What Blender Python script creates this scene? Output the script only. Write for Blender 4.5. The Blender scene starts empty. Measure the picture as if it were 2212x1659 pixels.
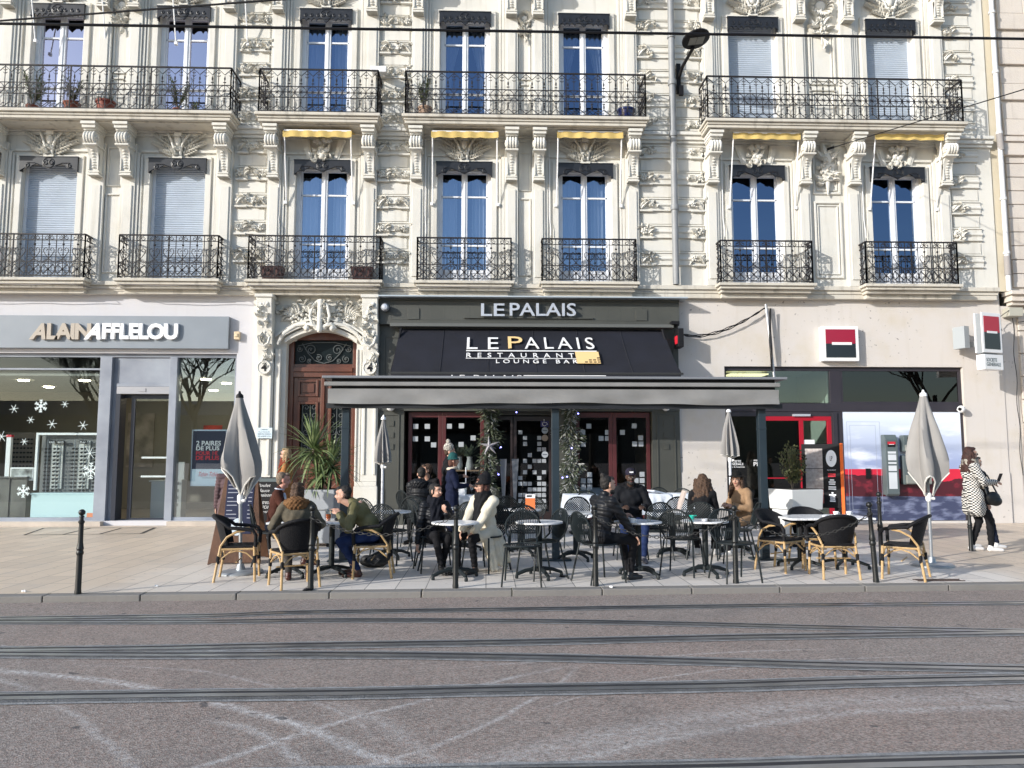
import bpy, bmesh, math, random
from mathutils import Vector, Matrix, Euler
from math import pi, sin, cos, radians as R
# ---------------------------------------------------------------- camera, world, sun
W_, H_, F_ = 2212.0, 1659.0, 1661.0          # measuring grid laid over the photograph
PITCH, YAW, CH, CY = R(5.4), R(1.9), 1.5, -17.3
scn = bpy.context.scene
col = scn.collection
_fw = (sin(YAW)*cos(PITCH), cos(YAW)*cos(PITCH), sin(PITCH))
_rt = (cos(YAW), -sin(YAW), 0.0)
_up = (-sin(YAW)*sin(PITCH), -cos(YAW)*sin(PITCH), cos(PITCH))
def ray(px, py):
    a = (px-W_/2)/F_; b = -(py-H_/2)/F_
    return [_fw[i]+a*_rt[i]+b*_up[i] for i in range(3)]
def WP(px, py, Y=0.0):
    d = ray(px, py); t = (Y-CY)/d[1]; return (d[0]*t, CH+d[2]*t)
def GP(px, py, z=0.0):
    d = ray(px, py); t = (z-CH)/d[2]; return (d[0]*t, CY+d[1]*t)
cd = bpy.data.cameras.new('camera'); cam = bpy.data.objects.new('camera', cd); col.objects.link(cam)
cam.location = (0, CY, CH)
cam.rotation_euler = Matrix(((_rt[0], _up[0], -_fw[0]), (_rt[1], _up[1], -_fw[1]), (_rt[2], _up[2], -_fw[2]))).to_euler()
cd.sensor_fit = 'HORIZONTAL'; cd.sensor_width = 36.0; cd.lens = 36.0*F_/W_
cd.clip_start = 0.1; cd.clip_end = 1000
scn.camera = cam
SUNV = Vector((-1.5, -1.0, 0.64)).normalized()        # direction to the sun
SEL = math.asin(SUNV.z); SAZ = math.atan2(SUNV.x, SUNV.y)
wd = bpy.data.worlds.new('World'); scn.world = wd; wd.use_nodes = True
nt = wd.node_tree; bg = nt.nodes['Background']
sk = nt.nodes.new('ShaderNodeTexSky'); sk.sky_type = 'NISHITA'; sk.sun_disc = False
sk.sun_elevation = SEL; sk.sun_rotation = SAZ; sk.air_density = 1.0; sk.dust_density = 0.9; sk.ozone_density = 1.6
nt.links.new(sk.outputs[0], bg.inputs[0]); bg.inputs[1].default_value = 0.15
sd = bpy.data.lights.new('sun', 'SUN'); sd.energy = 3.3; sd.angle = R(0.6); sd.color = (1.0, .965, .91)
so = bpy.data.objects.new('sun', sd); col.objects.link(so)
so.rotation_euler = (-SUNV).to_track_quat('-Z', 'Y').to_euler()
so['kind'] = 'structure'
scn.view_settings.view_transform = 'Standard'; scn.view_settings.look = 'None'
scn.view_settings.exposure = 0.62; scn.view_settings.gamma = 1.0
scn.render.engine = 'CYCLES'
# ---------------------------------------------------------------- materials
MATS = {}
def mat(name, c, rough=.6, var=0.0, scale=6.0, bump=0.0, bscale=None, metal=0.0, spec=.5, emit=None, detail=4, coat=0.0, c2=None, trans=0.0, sheen=0.0):
    if name in MATS: return MATS[name]
    m = bpy.data.materials.new(name); m.use_nodes = True; MATS[name] = m
    n = m.node_tree.nodes; l = m.node_tree.links; b = n['Principled BSDF']
    b.inputs['Base Color'].default_value = (*c, 1); b.inputs['Roughness'].default_value = rough
    b.inputs['Metallic'].default_value = metal; b.inputs['Specular IOR Level'].default_value = spec
    if coat: b.inputs['Coat Weight'].default_value = coat; b.inputs['Coat Roughness'].default_value = .08
    if sheen: b.inputs['Sheen Weight'].default_value = sheen
    if emit: b.inputs['Emission Color'].default_value = (*emit[0], 1); b.inputs['Emission Strength'].default_value = emit[1]
    if var or c2 or bump:
        tc = n.new('ShaderNodeTexCoord')
    if var or c2:
        ns = n.new('ShaderNodeTexNoise'); ns.inputs['Scale'].default_value = scale; ns.inputs['Detail'].default_value = detail
        l.new(tc.outputs['Object'], ns.inputs['Vector'])
        rp = n.new('ShaderNodeValToRGB'); rp.color_ramp.elements[0].position = .32; rp.color_ramp.elements[1].position = .68
        k = 1-var; ca = c if not c2 else c
        cb = c2 if c2 else tuple(min(1, x*(1+var)) for x in c)
        rp.color_ramp.elements[0].color = (*[x*k for x in ca], 1) if not c2 else (*ca, 1)
        rp.color_ramp.elements[1].color = (*cb, 1)
        l.new(ns.outputs['Fac'], rp.inputs[0]); l.new(rp.outputs[0], b.inputs['Base Color'])
    if bump:
        n2 = n.new('ShaderNodeTexNoise'); n2.inputs['Scale'].default_value = bscale or scale*6; n2.inputs['Detail'].default_value = 3
        l.new(tc.outputs['Object'], n2.inputs['Vector'])
        bp = n.new('ShaderNodeBump'); bp.inputs['Strength'].default_value = bump; bp.inputs['Distance'].default_value = .02
        l.new(n2.outputs['Fac'], bp.inputs['Height']); l.new(bp.outputs[0], b.inputs['Normal'])
    return m
def N(m, t, **kw):
    x = m.node_tree.nodes.new(t)
    for k, v in kw.items():
        if k in x.inputs: x.inputs[k].default_value = v
        else: setattr(x, k, v)
    return x
def mathn(m, op, a, b=None, c=None):
    x = m.node_tree.nodes.new('ShaderNodeMath'); x.operation = op
    for i, v in enumerate((a, b, c)):
        if v is None: continue
        if isinstance(v, (int, float)): x.inputs[i].default_value = v
        else: m.node_tree.links.new(v, x.inputs[i])
    return x.outputs[0]
def mixc(m, fac, a, b, mode='MIX'):
    x = m.node_tree.nodes.new('ShaderNodeMix'); x.data_type = 'RGBA'; x.blend_type = mode
    for s, v in ((x.inputs[0], fac), (x.inputs[6], a), (x.inputs[7], b)):
        if isinstance(v, (int, float)): s.default_value = v
        elif isinstance(v, tuple): s.default_value = (*v, 1)
        else: m.node_tree.links.new(v, s)
    return x.outputs[2]
def ramp(m, src, p0, p1, c0=(0, 0, 0), c1=(1, 1, 1)):
    r = m.node_tree.nodes.new('ShaderNodeValToRGB'); e = r.color_ramp.elements
    e[0].position = p0; e[1].position = p1; e[0].color = (*c0, 1); e[1].color = (*c1, 1)
    m.node_tree.links.new(src, r.inputs[0]); return r.outputs[0]
def stone(name, c, stain=(.36, .33, .28), amt=.35, streak=.3, bump=.25, patch=None, speck=0.0):
    """painted or cut stone with broad patches, rain streaks below ledges and fine grain"""
    m = mat(name, c, .85); l = m.node_tree.links; b = m.node_tree.nodes['Principled BSDF']
    tc = N(m, 'ShaderNodeTexCoord'); ns = N(m, 'ShaderNodeTexNoise', Scale=.9, Detail=6.0, Roughness=.65)
    l.new(tc.outputs['Object'], ns.inputs['Vector'])
    mp = N(m, 'ShaderNodeMapping'); mp.inputs['Scale'].default_value = (5, 5, .45); l.new(tc.outputs['Object'], mp.inputs['Vector'])
    n2 = N(m, 'ShaderNodeTexNoise', Scale=1.3, Detail=5.0); l.new(mp.outputs[0], n2.inputs['Vector'])
    f1 = ramp(m, ns.outputs['Fac'], .5, .78); f2 = ramp(m, n2.outputs['Fac'], .55, .8)
    c1 = mixc(m, mathn(m, 'MULTIPLY', f1, amt), c, stain)
    c2_ = mixc(m, mathn(m, 'MULTIPLY', f2, streak), c1, tuple(x*.8 for x in stain))
    n3 = N(m, 'ShaderNodeTexNoise', Scale=3.1, Detail=8.0, Roughness=.7); l.new(tc.outputs['Object'], n3.inputs['Vector'])
    c3 = mixc(m, ramp(m, n3.outputs['Fac'], .3, .7), c2_, (1.0, .985, .95), 'MULTIPLY') if not patch else mixc(m, ramp(m, n3.outputs['Fac'], .5, .72), c2_, patch)
    if speck:
        n5 = N(m, 'ShaderNodeTexNoise', Scale=11.0, Detail=2.0); l.new(tc.outputs['Object'], n5.inputs['Vector'])
        n6 = N(m, 'ShaderNodeTexNoise', Scale=.5, Detail=1.0); l.new(tc.outputs['Object'], n6.inputs['Vector'])
        f = mathn(m, 'MULTIPLY', ramp(m, n5.outputs['Fac'], .66, .7), ramp(m, n6.outputs['Fac'], .45, .6))
        c3 = mixc(m, mathn(m, 'MULTIPLY', f, speck), c3, (.12, .11, .1))
    l.new(c3, b.inputs['Base Color'])
    n4 = N(m, 'ShaderNodeTexNoise', Scale=30.0, Detail=5.0); l.new(tc.outputs['Object'], n4.inputs['Vector'])
    bp = N(m, 'ShaderNodeBump', Strength=bump, Distance=.01); l.new(n4.outputs['Fac'], bp.inputs['Height']); l.new(bp.outputs[0], b.inputs['Normal'])
    return m
def glass(name, tint=(.8, .85, .85), refl=.16, rough=.0, wav=0.0):
    """window glass: see-through with a constant added reflection plus Fresnel"""
    m = bpy.data.materials.new(name); m.use_nodes = True; n = m.node_tree.nodes; l = m.node_tree.links
    n.remove(n['Principled BSDF']); o = n['Material Output']
    t = n.new('ShaderNodeBsdfTransparent'); t.inputs[0].default_value = (*tint, 1)
    g = n.new('ShaderNodeBsdfGlossy'); g.inputs['Roughness'].default_value = rough
    lw = n.new('ShaderNodeLayerWeight'); lw.inputs[0].default_value = .5
    f = mathn(m, 'ADD', mathn(m, 'MULTIPLY', mathn(m, 'POWER', lw.outputs['Facing'], 5.0), .9), refl+.045); x = n.new('ShaderNodeMixShader')
    if wav:
        tc = n.new('ShaderNodeTexCoord'); ns = N(m, 'ShaderNodeTexNoise', Scale=1.2, Detail=1.0); l.new(tc.outputs['Object'], ns.inputs['Vector'])
        bp = N(m, 'ShaderNodeBump', Strength=wav, Distance=.05); l.new(ns.outputs['Fac'], bp.inputs['Height']); l.new(bp.outputs[0], g.inputs['Normal'])
    l.new(f, x.inputs[0]); l.new(t.outputs[0], x.inputs[1]); l.new(g.outputs[0], x.inputs[2]); l.new(x.outputs[0], o.inputs[0])
    return m
# ---------------------------------------------------------------- mesh builder
class MB:
    def __init__(s): s.v = []; s.f = []; s.mi = []; s.m = Matrix(); s.cur = 0
    def add(s, vs, fs):
        o = len(s.v); M = s.m
        s.v += [tuple(M @ Vector(v)) for v in vs]; s.f += [tuple(i+o for i in f) for f in fs]; s.mi += [s.cur]*len(fs); return s
    def box(s, x0, x1, y0, y1, z0, z1):
        if x0 > x1: x0, x1 = x1, x0
        if y0 > y1: y0, y1 = y1, y0
        if z0 > z1: z0, z1 = z1, z0
        return s.add([(x0,y0,z0),(x1,y0,z0),(x1,y1,z0),(x0,y1,z0),(x0,y0,z1),(x1,y0,z1),(x1,y1,z1),(x0,y1,z1)],
              [(0,3,2,1),(4,5,6,7),(0,1,5,4),(1,2,6,5),(2,3,7,6),(3,0,4,7)])
    def cbox(s, c, d): return s.box(c[0]-d[0]/2, c[0]+d[0]/2, c[1]-d[1]/2, c[1]+d[1]/2, c[2]-d[2]/2, c[2]+d[2]/2)
    def quad(s, a, b, c, d): return s.add([a, b, c, d], [(0, 1, 2, 3)])
    def prism(s, poly, y0, y1, axis='y'):
        """polygon in XZ pushed along Y (axis 'y'), in YZ along X ('x') or XY along Z ('z')"""
        n = len(poly)
        f = {'y': lambda p, t: (p[0], t, p[1]), 'x': lambda p, t: (t, p[0], p[1]), 'z': lambda p, t: (p[0], p[1], t)}[axis]
        return s.add([f(p, y0) for p in poly]+[f(p, y1) for p in poly],
                     [tuple(range(n)), tuple(range(2*n-1, n-1, -1))]+[(i, i+n, (i+1) % n+n, (i+1) % n) for i in range(n)])
    def tube(s, pts, r, n=6, closed=False, r2=None, flat=1.0, ref=None):
        P = [Vector(p) for p in pts]; k = len(P); rings = []
        up = Vector(ref) if ref else Vector((0, 0, 1)); vs = []; pu = None
        for i, p in enumerate(P):
            a = P[(i-1) % k] if (closed or i > 0) else p; b = P[(i+1) % k] if (closed or i < k-1) else p
            t = (b-a); t = t.normalized() if t.length > 1e-9 else Vector((0, 0, 1))
            u = (pu if pu is not None else up); u = u-t*u.dot(t)
            if u.length < 1e-3: u = Vector((1, 0, 0))-t*t.x
            if u.length < 1e-3: u = Vector((0, 1, 0))-t*t.y
            u.normalize(); pu = u; w = t.cross(u)
            rr = r[i] if isinstance(r, (list, tuple)) else (r if r2 is None else r+(r2-r)*i/max(1, k-1))
            for j in range(n):
                an = 2*pi*(j+.5)/n; vs.append(p+u*cos(an)*rr+w*sin(an)*rr*flat)
        fs = []
        for i in range(k if closed else k-1):
            a, b = i*n, ((i+1) % k)*n
            for j in range(n): fs.append((a+j, a+(j+1) % n, b+(j+1) % n, b+j))
        if not closed: fs += [tuple(range(n-1, -1, -1)), tuple(range((k-1)*n, k*n))]
        return s.add(vs, fs)
    def bar(s, a, b, w, n=4): return s.tube([a, b], w, n)
    def lathe(s, prof, n=16, c=(0, 0, 0), axis='z'):
        vs = []; k = len(prof)
        for r, z in prof:
            for j in range(n):
                a = 2*pi*j/n
                v = (r*cos(a), r*sin(a), z)
                if axis == 'y': v = (r*cos(a), z, -r*sin(a))
                if axis == 'x': v = (z, r*cos(a), r*sin(a))
                vs.append((v[0]+c[0], v[1]+c[1], v[2]+c[2]))
        fs = [(i*n+j, i*n+(j+1) % n, (i+1)*n+(j+1) % n, (i+1)*n+j) for i in range(k-1) for j in range(n)]
        fs += [tuple(range(n-1, -1, -1)), tuple(range((k-1)*n, k*n))]
        return s.add(vs, fs)
    def ball(s, c, r, n=10, k=6, rot=None):
        if isinstance(r, (int, float)): r = (r, r, r)
        M = rot.to_matrix() if rot else Matrix.Identity(3); vs = [Vector((0, 0, -1))]
        for i in range(1, k):
            t = -pi/2+pi*i/k
            for j in range(n): vs.append(Vector((cos(t)*cos(2*pi*j/n), cos(t)*sin(2*pi*j/n), sin(t))))
        vs.append(Vector((0, 0, 1))); C = Vector(c)
        vs = [C+M @ Vector((v.x*r[0], v.y*r[1], v.z*r[2])) for v in vs]
        fs = [(0, 1+(j+1) % n, 1+j) for j in range(n)]
        for i in range(k-2):
            a = 1+i*n; fs += [(a+j, a+(j+1) % n, a+n+(j+1) % n, a+n+j) for j in range(n)]
        a = 1+(k-2)*n; L = len(vs)-1; fs += [(a+j, a+(j+1) % n, L) for j in range(n)]
        return s.add(vs, fs)
    def cap(s, a, b, ra, rb=None, n=10):
        """rounded, tapered limb segment"""
        rb = ra if rb is None else rb; a = Vector(a); b = Vector(b); d = b-a; L = d.length or 1e-6; t = d/L
        pts = []; rr = []
        for i in range(1, 5): th = pi/2*i/4; pts.append(a-t*ra*cos(th)); rr.append(max(ra*sin(th), 1e-3))
        for i in range(4, 0, -1): th = pi/2*i/4; pts.append(b+t*rb*cos(th)); rr.append(max(rb*sin(th), 1e-3))
        return s.tube(pts, rr, n)
    def mesh(s, name, mats, smooth=None):
        me = bpy.data.meshes.new(name); me.from_pydata(s.v, [], s.f); me.update()
        ms = mats if isinstance(mats, (list, tuple)) else [mats]
        for m in ms: me.materials.append(m)
        if len(ms) > 1: me.polygons.foreach_set('material_index', s.mi)
        if smooth:
            me.polygons.foreach_set('use_smooth', [True]*len(me.polygons)); me.set_sharp_from_angle(angle=R(smooth))
        return me
    def build(s, name, mats, parent=None, smooth=None, bevel=0, loc=None, rz=0):
        me = s.mesh(name, mats, smooth); o = bpy.data.objects.new(name, me); col.objects.link(o)
        if parent is not None: o.parent = parent
        if loc: o.location = loc
        if rz: o.rotation_euler.z = rz
        if bevel:
            b = o.modifiers.new('bevel', 'BEVEL'); b.width = bevel; b.segments = 2; b.limit_method = 'ANGLE'
        return o
def empty(name, label=None, cat=None, loc=(0, 0, 0), rz=0, group=None, parent=None, kind=None):
    o = bpy.data.objects.new(name, None); col.objects.link(o); o.location = loc; o.rotation_euler.z = rz
    o.empty_display_size = .1
    if parent is not None: o.parent = parent
    return tag(o, label, cat, group, kind)
def tag(o, label=None, cat=None, group=None, kind=None):
    if label: o['label'] = label
    if cat: o['category'] = cat
    if group: o['group'] = group
    if kind: o['kind'] = kind
    return o
def kids(o): return [c for c in bpy.data.objects if c.parent == o]
def copy_tree(o, loc=None, rz=None, label=None, parent=None):
    c = o.copy(); col.objects.link(c)
    if parent is not None: c.parent = parent
    if loc is not None: c.location = loc
    if rz is not None: c.rotation_euler.z = rz
    if label: c['label'] = label
    for ch in kids(o):
        if ch is not c: copy_tree(ch, parent=c)
    return c
_tmp = bpy.data.scenes.new('workbench')
def baked(o):
    """evaluates one object alone on a side scene"""
    _tmp.collection.objects.link(o)
    with bpy.context.temp_override(scene=_tmp, view_layer=_tmp.view_layers[0]):
        dg = bpy.context.evaluated_depsgraph_get(); me = bpy.data.meshes.new_from_object(o.evaluated_get(dg))
    _tmp.collection.objects.unlink(o); return me
def text(s, name, m, parent, x0, x1, z0, z1, y, ext=.002, bold=0.0, shear=0.0, spacing=1.0, M=None, sup=None):
    """lettering filling the given rectangle in XZ, facing the street (-Y)"""
    cu = bpy.data.curves.new(name, 'FONT'); cu.body = s; cu.extrude = ext; cu.offset = bold; cu.shear = shear
    cu.space_character = spacing; cu.resolution_u = 3
    t = bpy.data.objects.new(name, cu); me = baked(t); bpy.data.objects.remove(t)
    xs = [v.co.x for v in me.vertices]; ys = [v.co.y for v in me.vertices]
    a, b, c, d = min(xs), max(xs), min(ys), max(ys)
    for v in me.vertices:
        X = x0+(v.co.x-a)/(b-a)*(x1-x0); Z = z0+(v.co.y-c)/(d-c)*(z1-z0); Y = y-v.co.z
        v.co = (M @ Vector((X, Y, Z))) if M else (X, Y, Z)
    me.materials.clear(); me.materials.append(m)
    o = bpy.data.objects.new(name, me); col.objects.link(o)
    if parent is not None: o.parent = parent
    return o
def solid(mb, name, m, parent=None, voxel=.012, smooth=4, fac=.6, group=None):
    """fuses overlapping limb segments into one continuous skin"""
    me = mb.mesh(name, m); o = bpy.data.objects.new(name, me)
    r = o.modifiers.new('r', 'REMESH'); r.mode = 'VOXEL'; r.voxel_size = voxel
    if smooth: q = o.modifiers.new('s', 'SMOOTH'); q.iterations = smooth; q.factor = fac
    new = baked(o); col.objects.link(o)
    o.modifiers.clear(); o.data = new; bpy.data.meshes.remove(me); new.name = name
    new.polygons.foreach_set('use_smooth', [True]*len(new.polygons))
    if not new.materials: new.materials.append(m)
    if parent is not None: o.parent = parent
    return o
# ---------------------------------------------------------------- surfaces
M_ST = stone('stone_upper', (.64, .63, .59), stain=(.44, .41, .35), amt=.45, streak=.55)
M_ST2 = stone('stone_carved', (.65, .64, .60), stain=(.42, .39, .33), amt=.3, streak=.2)
M_SLAB = stone('stone_slab', (.56, .53, .47), stain=(.24, .22, .19), amt=.5, streak=.75)
M_OPT = stone('render_lilac', (.56, .56, .595), stain=(.5, .48, .48), amt=.3, streak=.15, bump=.15)
M_BNK = stone('render_beige', (.575, .54, .515), stain=(.50, .44, .34), amt=.7, streak=.25, bump=.3, speck=.7)
M_NB = stone('stone_neighbour', (.60, .55, .50), stain=(.38, .33, .29), amt=.6, streak=.5, bump=.6)
M_NBY = stone('stone_yellowed', (.60, .54, .42), stain=(.40, .33, .22), amt=.6, streak=.5)
M_IRON = mat('wrought_iron', (.022, .020, .022), .55, spec=.25, var=.2, scale=20)
M_LAMB = mat('cast_lambrequin', (.014, .015, .019), .4, var=.2, scale=12)
M_WF = mat('white_window_paint', (.72, .74, .78), .45, var=.05, scale=4)
M_SH = mat('roller_shutter', (.44, .50, .58), .55, var=.06, scale=3)
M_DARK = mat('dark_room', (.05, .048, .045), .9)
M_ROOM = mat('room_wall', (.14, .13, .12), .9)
M_CUR = mat('net_curtain', (.40, .42, .46), .9)
M_GL = glass('sky_glass', tint=(.62, .68, .74), refl=.30, wav=.05)
M_GLP = glass('sky_glass_pale', tint=(.7, .7, .78), refl=.46, wav=.05)
[n for n in M_GLP.node_tree.nodes if n.type == 'BSDF_GLOSSY'][0].inputs[0].default_value = (.86, .84, 1.0, 1)  # lilac put into the gloss colour for a paler sky reflection
_g = [n for n in M_GL.node_tree.nodes if n.type == 'BSDF_GLOSSY'][0]; _g.inputs[0].default_value = (.50, .66, .92, 1)  # blue put into the gloss colour to deepen the sky reflection
M_GLB = glass('sky_glass_deep', tint=(.5, .56, .62), refl=.26, wav=.08)
[n for n in M_GLB.node_tree.nodes if n.type == 'BSDF_GLOSSY'][0].inputs[0].default_value = (.40, .56, .86, 1)  # stronger blue put into the gloss for the deepest sky reflection
M_SG = glass('shop_glass', tint=(.94, .975, .975), refl=.0)
M_ALU = mat('aluminium', (.42, .44, .47), .4, metal=.7, var=.08, scale=2)
M_WHT = mat('white_enamel', (.80, .80, .80), .4)
M_YEL = mat('yellow_canvas', (.60, .44, .15), .8, var=.15, scale=5)
M_YLS = mat('yellow_canvas_pale', (.78, .66, .35), .8)
WC = [-9.92, -7.05, -3.77, -.53, 2.27, 6.30, 9.63]
ZF0, ZF1, ZS0, ZS1 = 5.42, 8.16, 9.14, 11.82
BX0, BX1, BTOP = -16.0, 11.95, 15.0
bld = empty('apartment_building', 'long cream carved stone apartment building with iron balconies above a row of shops', 'building')
# wall sheet with true openings
def wall_sheet(mb, x0, x1, z0, z1, ops, y=0.0, th=.32):
    xs = sorted({x0, x1, *[o[0] for o in ops], *[o[1] for o in ops]}); zs = sorted({z0, z1, *[o[2] for o in ops], *[o[3] for o in ops]})
    for i in range(len(xs)-1):
        for j in range(len(zs)-1):
            cx, cz = (xs[i]+xs[i+1])/2, (zs[j]+zs[j+1])/2
            if any(o[0] < cx < o[1] and o[2] < cz < o[3] for o in ops): continue
            mb.quad((xs[i], y, zs[j]), (xs[i+1], y, zs[j]), (xs[i+1], y, zs[j+1]), (xs[i], y, zs[j+1]))
    for a, b, c, d in ops:
        mb.quad((a, y, c), (a, y, d), (a, y+th, d), (a, y+th, c)); mb.quad((b, y, d), (b, y, c), (b, y+th, c), (b, y+th, d))
        mb.quad((a, y, d), (b, y, d), (b, y+th, d), (a, y+th, d)); mb.quad((b, y, c), (a, y, c), (a, y+th, c), (b, y+th, c))
w = MB()
ops = [(c-.635, c+.635, ZF0, ZF1) for c in WC]+[(c-.59, c+.59, ZS0, ZS1) for c in WC]+[(c-.62-2.87, c+.62-2.87, a, b) for c in WC[:1] for a, b in ((ZF0, ZF1), (ZS0, ZS1))]
wall_sheet(w, BX0, BX1, 5.13, BTOP, ops)
w.build('wall', M_ST, bld)
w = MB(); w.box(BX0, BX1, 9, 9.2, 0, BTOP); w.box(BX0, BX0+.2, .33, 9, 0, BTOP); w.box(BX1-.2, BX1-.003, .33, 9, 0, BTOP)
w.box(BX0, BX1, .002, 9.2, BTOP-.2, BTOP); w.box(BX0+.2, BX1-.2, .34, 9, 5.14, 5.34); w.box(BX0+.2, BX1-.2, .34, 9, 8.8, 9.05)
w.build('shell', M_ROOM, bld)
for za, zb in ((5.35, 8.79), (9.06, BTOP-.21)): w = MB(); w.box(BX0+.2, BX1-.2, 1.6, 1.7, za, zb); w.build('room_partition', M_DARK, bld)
# ---- moulded bays, bands and panels of the upper floors
def frame_mould(mb, x0, x1, z0, z1, w, y0, y1):
    mb.box(x0, x0+w, y0, y1, z0, z1); mb.box(x1-w, x1, y0, y1, z0, z1)
    mb.box(x0+w, x1-w, y0, y1, z1-w, z1); mb.box(x0+w, x1-w, y0, y1, z0, z0+w)
m = MB()
for c in WC:
    for z0, z1, hw in ((5.42, 8.62, .62), (9.14, 13.2, .59)):
        for s in (-1, 1):
            xs = sorted((c+s*.93, c+s*1.24)); m.box(xs[0], xs[1], -.10, .01, z0, z1-.02)          # pilaster strip
            xs = sorted((c+s*.985, c+s*1.185)); m.box(xs[0], xs[1], -.125, -.09, z0+.15, 7.62 if z0 < 6 else 11.5)
            xs = sorted((c+s*.86, c+s*.925)); m.box(xs[0], xs[1], -.07, .01, z0, z1-.2)
            xs = sorted((c+s*.80, c+s*.85)); m.box(xs[0], xs[1], -.045, .01, z0, z1-.25)
            xs = sorted((c+s*hw, c+s*(hw+.13))); m.box(xs[0], xs[1], -.06, .01, z0, (ZF1 if z0 < 6 else ZS1)+.1)
        zt = ZF1 if z0 < 6 else ZS1
        m.box(c-hw-.13, c+hw+.13, -.062, .01, zt+.102, zt+.17)
        m.box(c-.86, c+.86, -.05, .01, z1-.2, z1-.14)
# coupled bays: recessed long panels
for a, b in ((0, 1), (3, 4), (5, 6)):
    xa, xb = WC[a]+1.28, WC[b]-1.28
    if xb-xa < .35: xa, xb = xa-.02, xb+.02
    for z0, z1 in ((5.62, 7.45), (7.62, 8.55), (9.35, 10.2), (10.3, 11.6)):
        if xb-xa > .5: 
            frame_mould(m, xa+.06, xb-.06, z0, z1, .05, -.045, .01); frame_mould(m, xa+.14, xb-.14, z0+.09, z1-.09, .025, -.03, .01)
        else: frame_mould(m, xa, xb, z0, z1, .035, -.04, .01)
# string course between the two floors, behind the balconies
m.box(BX0, BX1+.02, -.16, .012, 8.97, 9.05); m.box(BX0, BX1+.02, -.11, .013, 8.87, 8.968); m.box(BX0, BX1+.02, -.06, .014, 8.80, 8.868)
m.build('moulding', M_ST, bld, bevel=.008)
# ---- carved leaf sprays
def leaf(mb, x, z, ang, L, w, y, curl=.03, n=5):
    """curled pointed leaf lying on the wall, rib raised"""
    vs = []; dx, dz = cos(ang), sin(ang); nx, nz = -dz, dx
    for i in range(n+1):
        t = i/n; ww = w*sin(pi*min(1, t*.9+.08))**.8*(1-.35*t); bend = curl*sin(t*pi*.9)
        px, pz = x+dx*L*t+nx*bend*2, z+dz*L*t+nz*bend*2; h = y-.02-.05*sin(t*pi*.8)-.03*t
        vs += [(px+nx*ww, y+.01, pz+nz*ww), (px+nx*ww*.5, h, pz+nz*ww*.5), (px, h+.022, pz), (px-nx*ww*.5, h, pz-nz*ww*.5), (px-nx*ww, y+.01, pz-nz*ww)]
    fs = [(i*5+j, i*5+j+1, i*5+j+6, i*5+j+5) for i in range(n) for j in range(4)]
    mb.add(vs, fs)
def rosette(mb, x, z, r, y, k=6):
    for i in range(k): a = 2*pi*i/k+.3; mb.ball((x+cos(a)*r*.62, y-.02, z+sin(a)*r*.62), (r*.42, .045, r*.42), 7, 4)
    mb.ball((x, y-.04, z), (r*.33, .05, r*.33), 7, 4)
def spray(mb, rnd, x0, x1, z0, z1, y, n, big=.12):
    for i in range(n):
        x = rnd.uniform(x0, x1); z = rnd.uniform(z0, z1); L = rnd.uniform(.6, 1.1)*big
        leaf(mb, x, z, rnd.uniform(0, 2*pi), L, L*.3, y, rnd.uniform(-.03, .03))
LEV = [6.05, 6.69, 7.33, 7.965, 8.60, 9.27, 9.85, 10.44, 11.04, 11.67, 12.28, 12.9]
ZONES = [(-5.74, -5.02, 0), (-2.52, -1.78, 0), (3.53, 5.05, 1), (10.90, 11.62, 2)]
for zi, (x0, x1, kind) in enumerate(ZONES):
    q = MB(); orns = []; rnd = random.Random(40+zi)
    for k, z in enumerate(LEV):
        if 8.75 < z < 9.2: continue
        h = .125
        # band: rounded moulding between two fillets
        q.box(x0, x1, -.030, .01, z-h, z+h); q.box(x0, x1, -.055, .01, z-h-.03, z-h); q.box(x0, x1, -.055, .01, z+h, z+h+.02)
        q.tube([(x0, -.02, z), (x1, -.02, z)], .045, 8)
        q.box((x0+x1)/2-.05, (x0+x1)/2+.05, -.072, .01, z-.06, z+.06) if kind == 0 else None
        # plain block between bands with a scored border
        zn = z+.31
        if not (8.7 < zn < 9.15): 
            q.box(x0+.06, x1-.06, -.018, .01, zn-.125, zn+.125)
            for e in (x0+.05, x1-.055): q.box(e, e+.008, -.024, .01, zn-.13, zn+.13)
        ends = [(x0, 1), (x1, -1)] if kind < 2 else [(x0, 1)]
        for xe, s in ends:
            L = .34 if kind != 1 else .40; orn = MB(); orns.append(orn)
            q.box(*sorted((xe, xe+s*L*.78)), -.09, .01, z-h-.05, z-h-.012)
            if k % 2: rosette(orn, xe+s*.10, z, .085, -.05); leaf(orn, xe+s*.17, z-.07, .5 if s > 0 else pi-.5, .2, .06, -.05, .02*s); leaf(orn, xe+s*.16, z+.02, .2 if s > 0 else pi-.2, .18, .05, -.05)
            else: rosette(orn, xe+s*.27, z, .075, -.05, 5); leaf(orn, xe+s*.02, z-.1, .6 if s > 0 else pi-.6, .24, .075, -.05, .02*s); leaf(orn, xe+s*.03, z+.09, -.3 if s > 0 else pi+.3, .2, .05, -.05)
            spray(orn, rnd, min(xe, xe+s*L), max(xe, xe+s*L), z-.09, z+.09, -.045, 7, .11)
    p = q.build('quoin_band', M_ST, bld, bevel=.006)
    for orn in orns: orn.build('carved_band', M_ST2, p, smooth=50)
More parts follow.
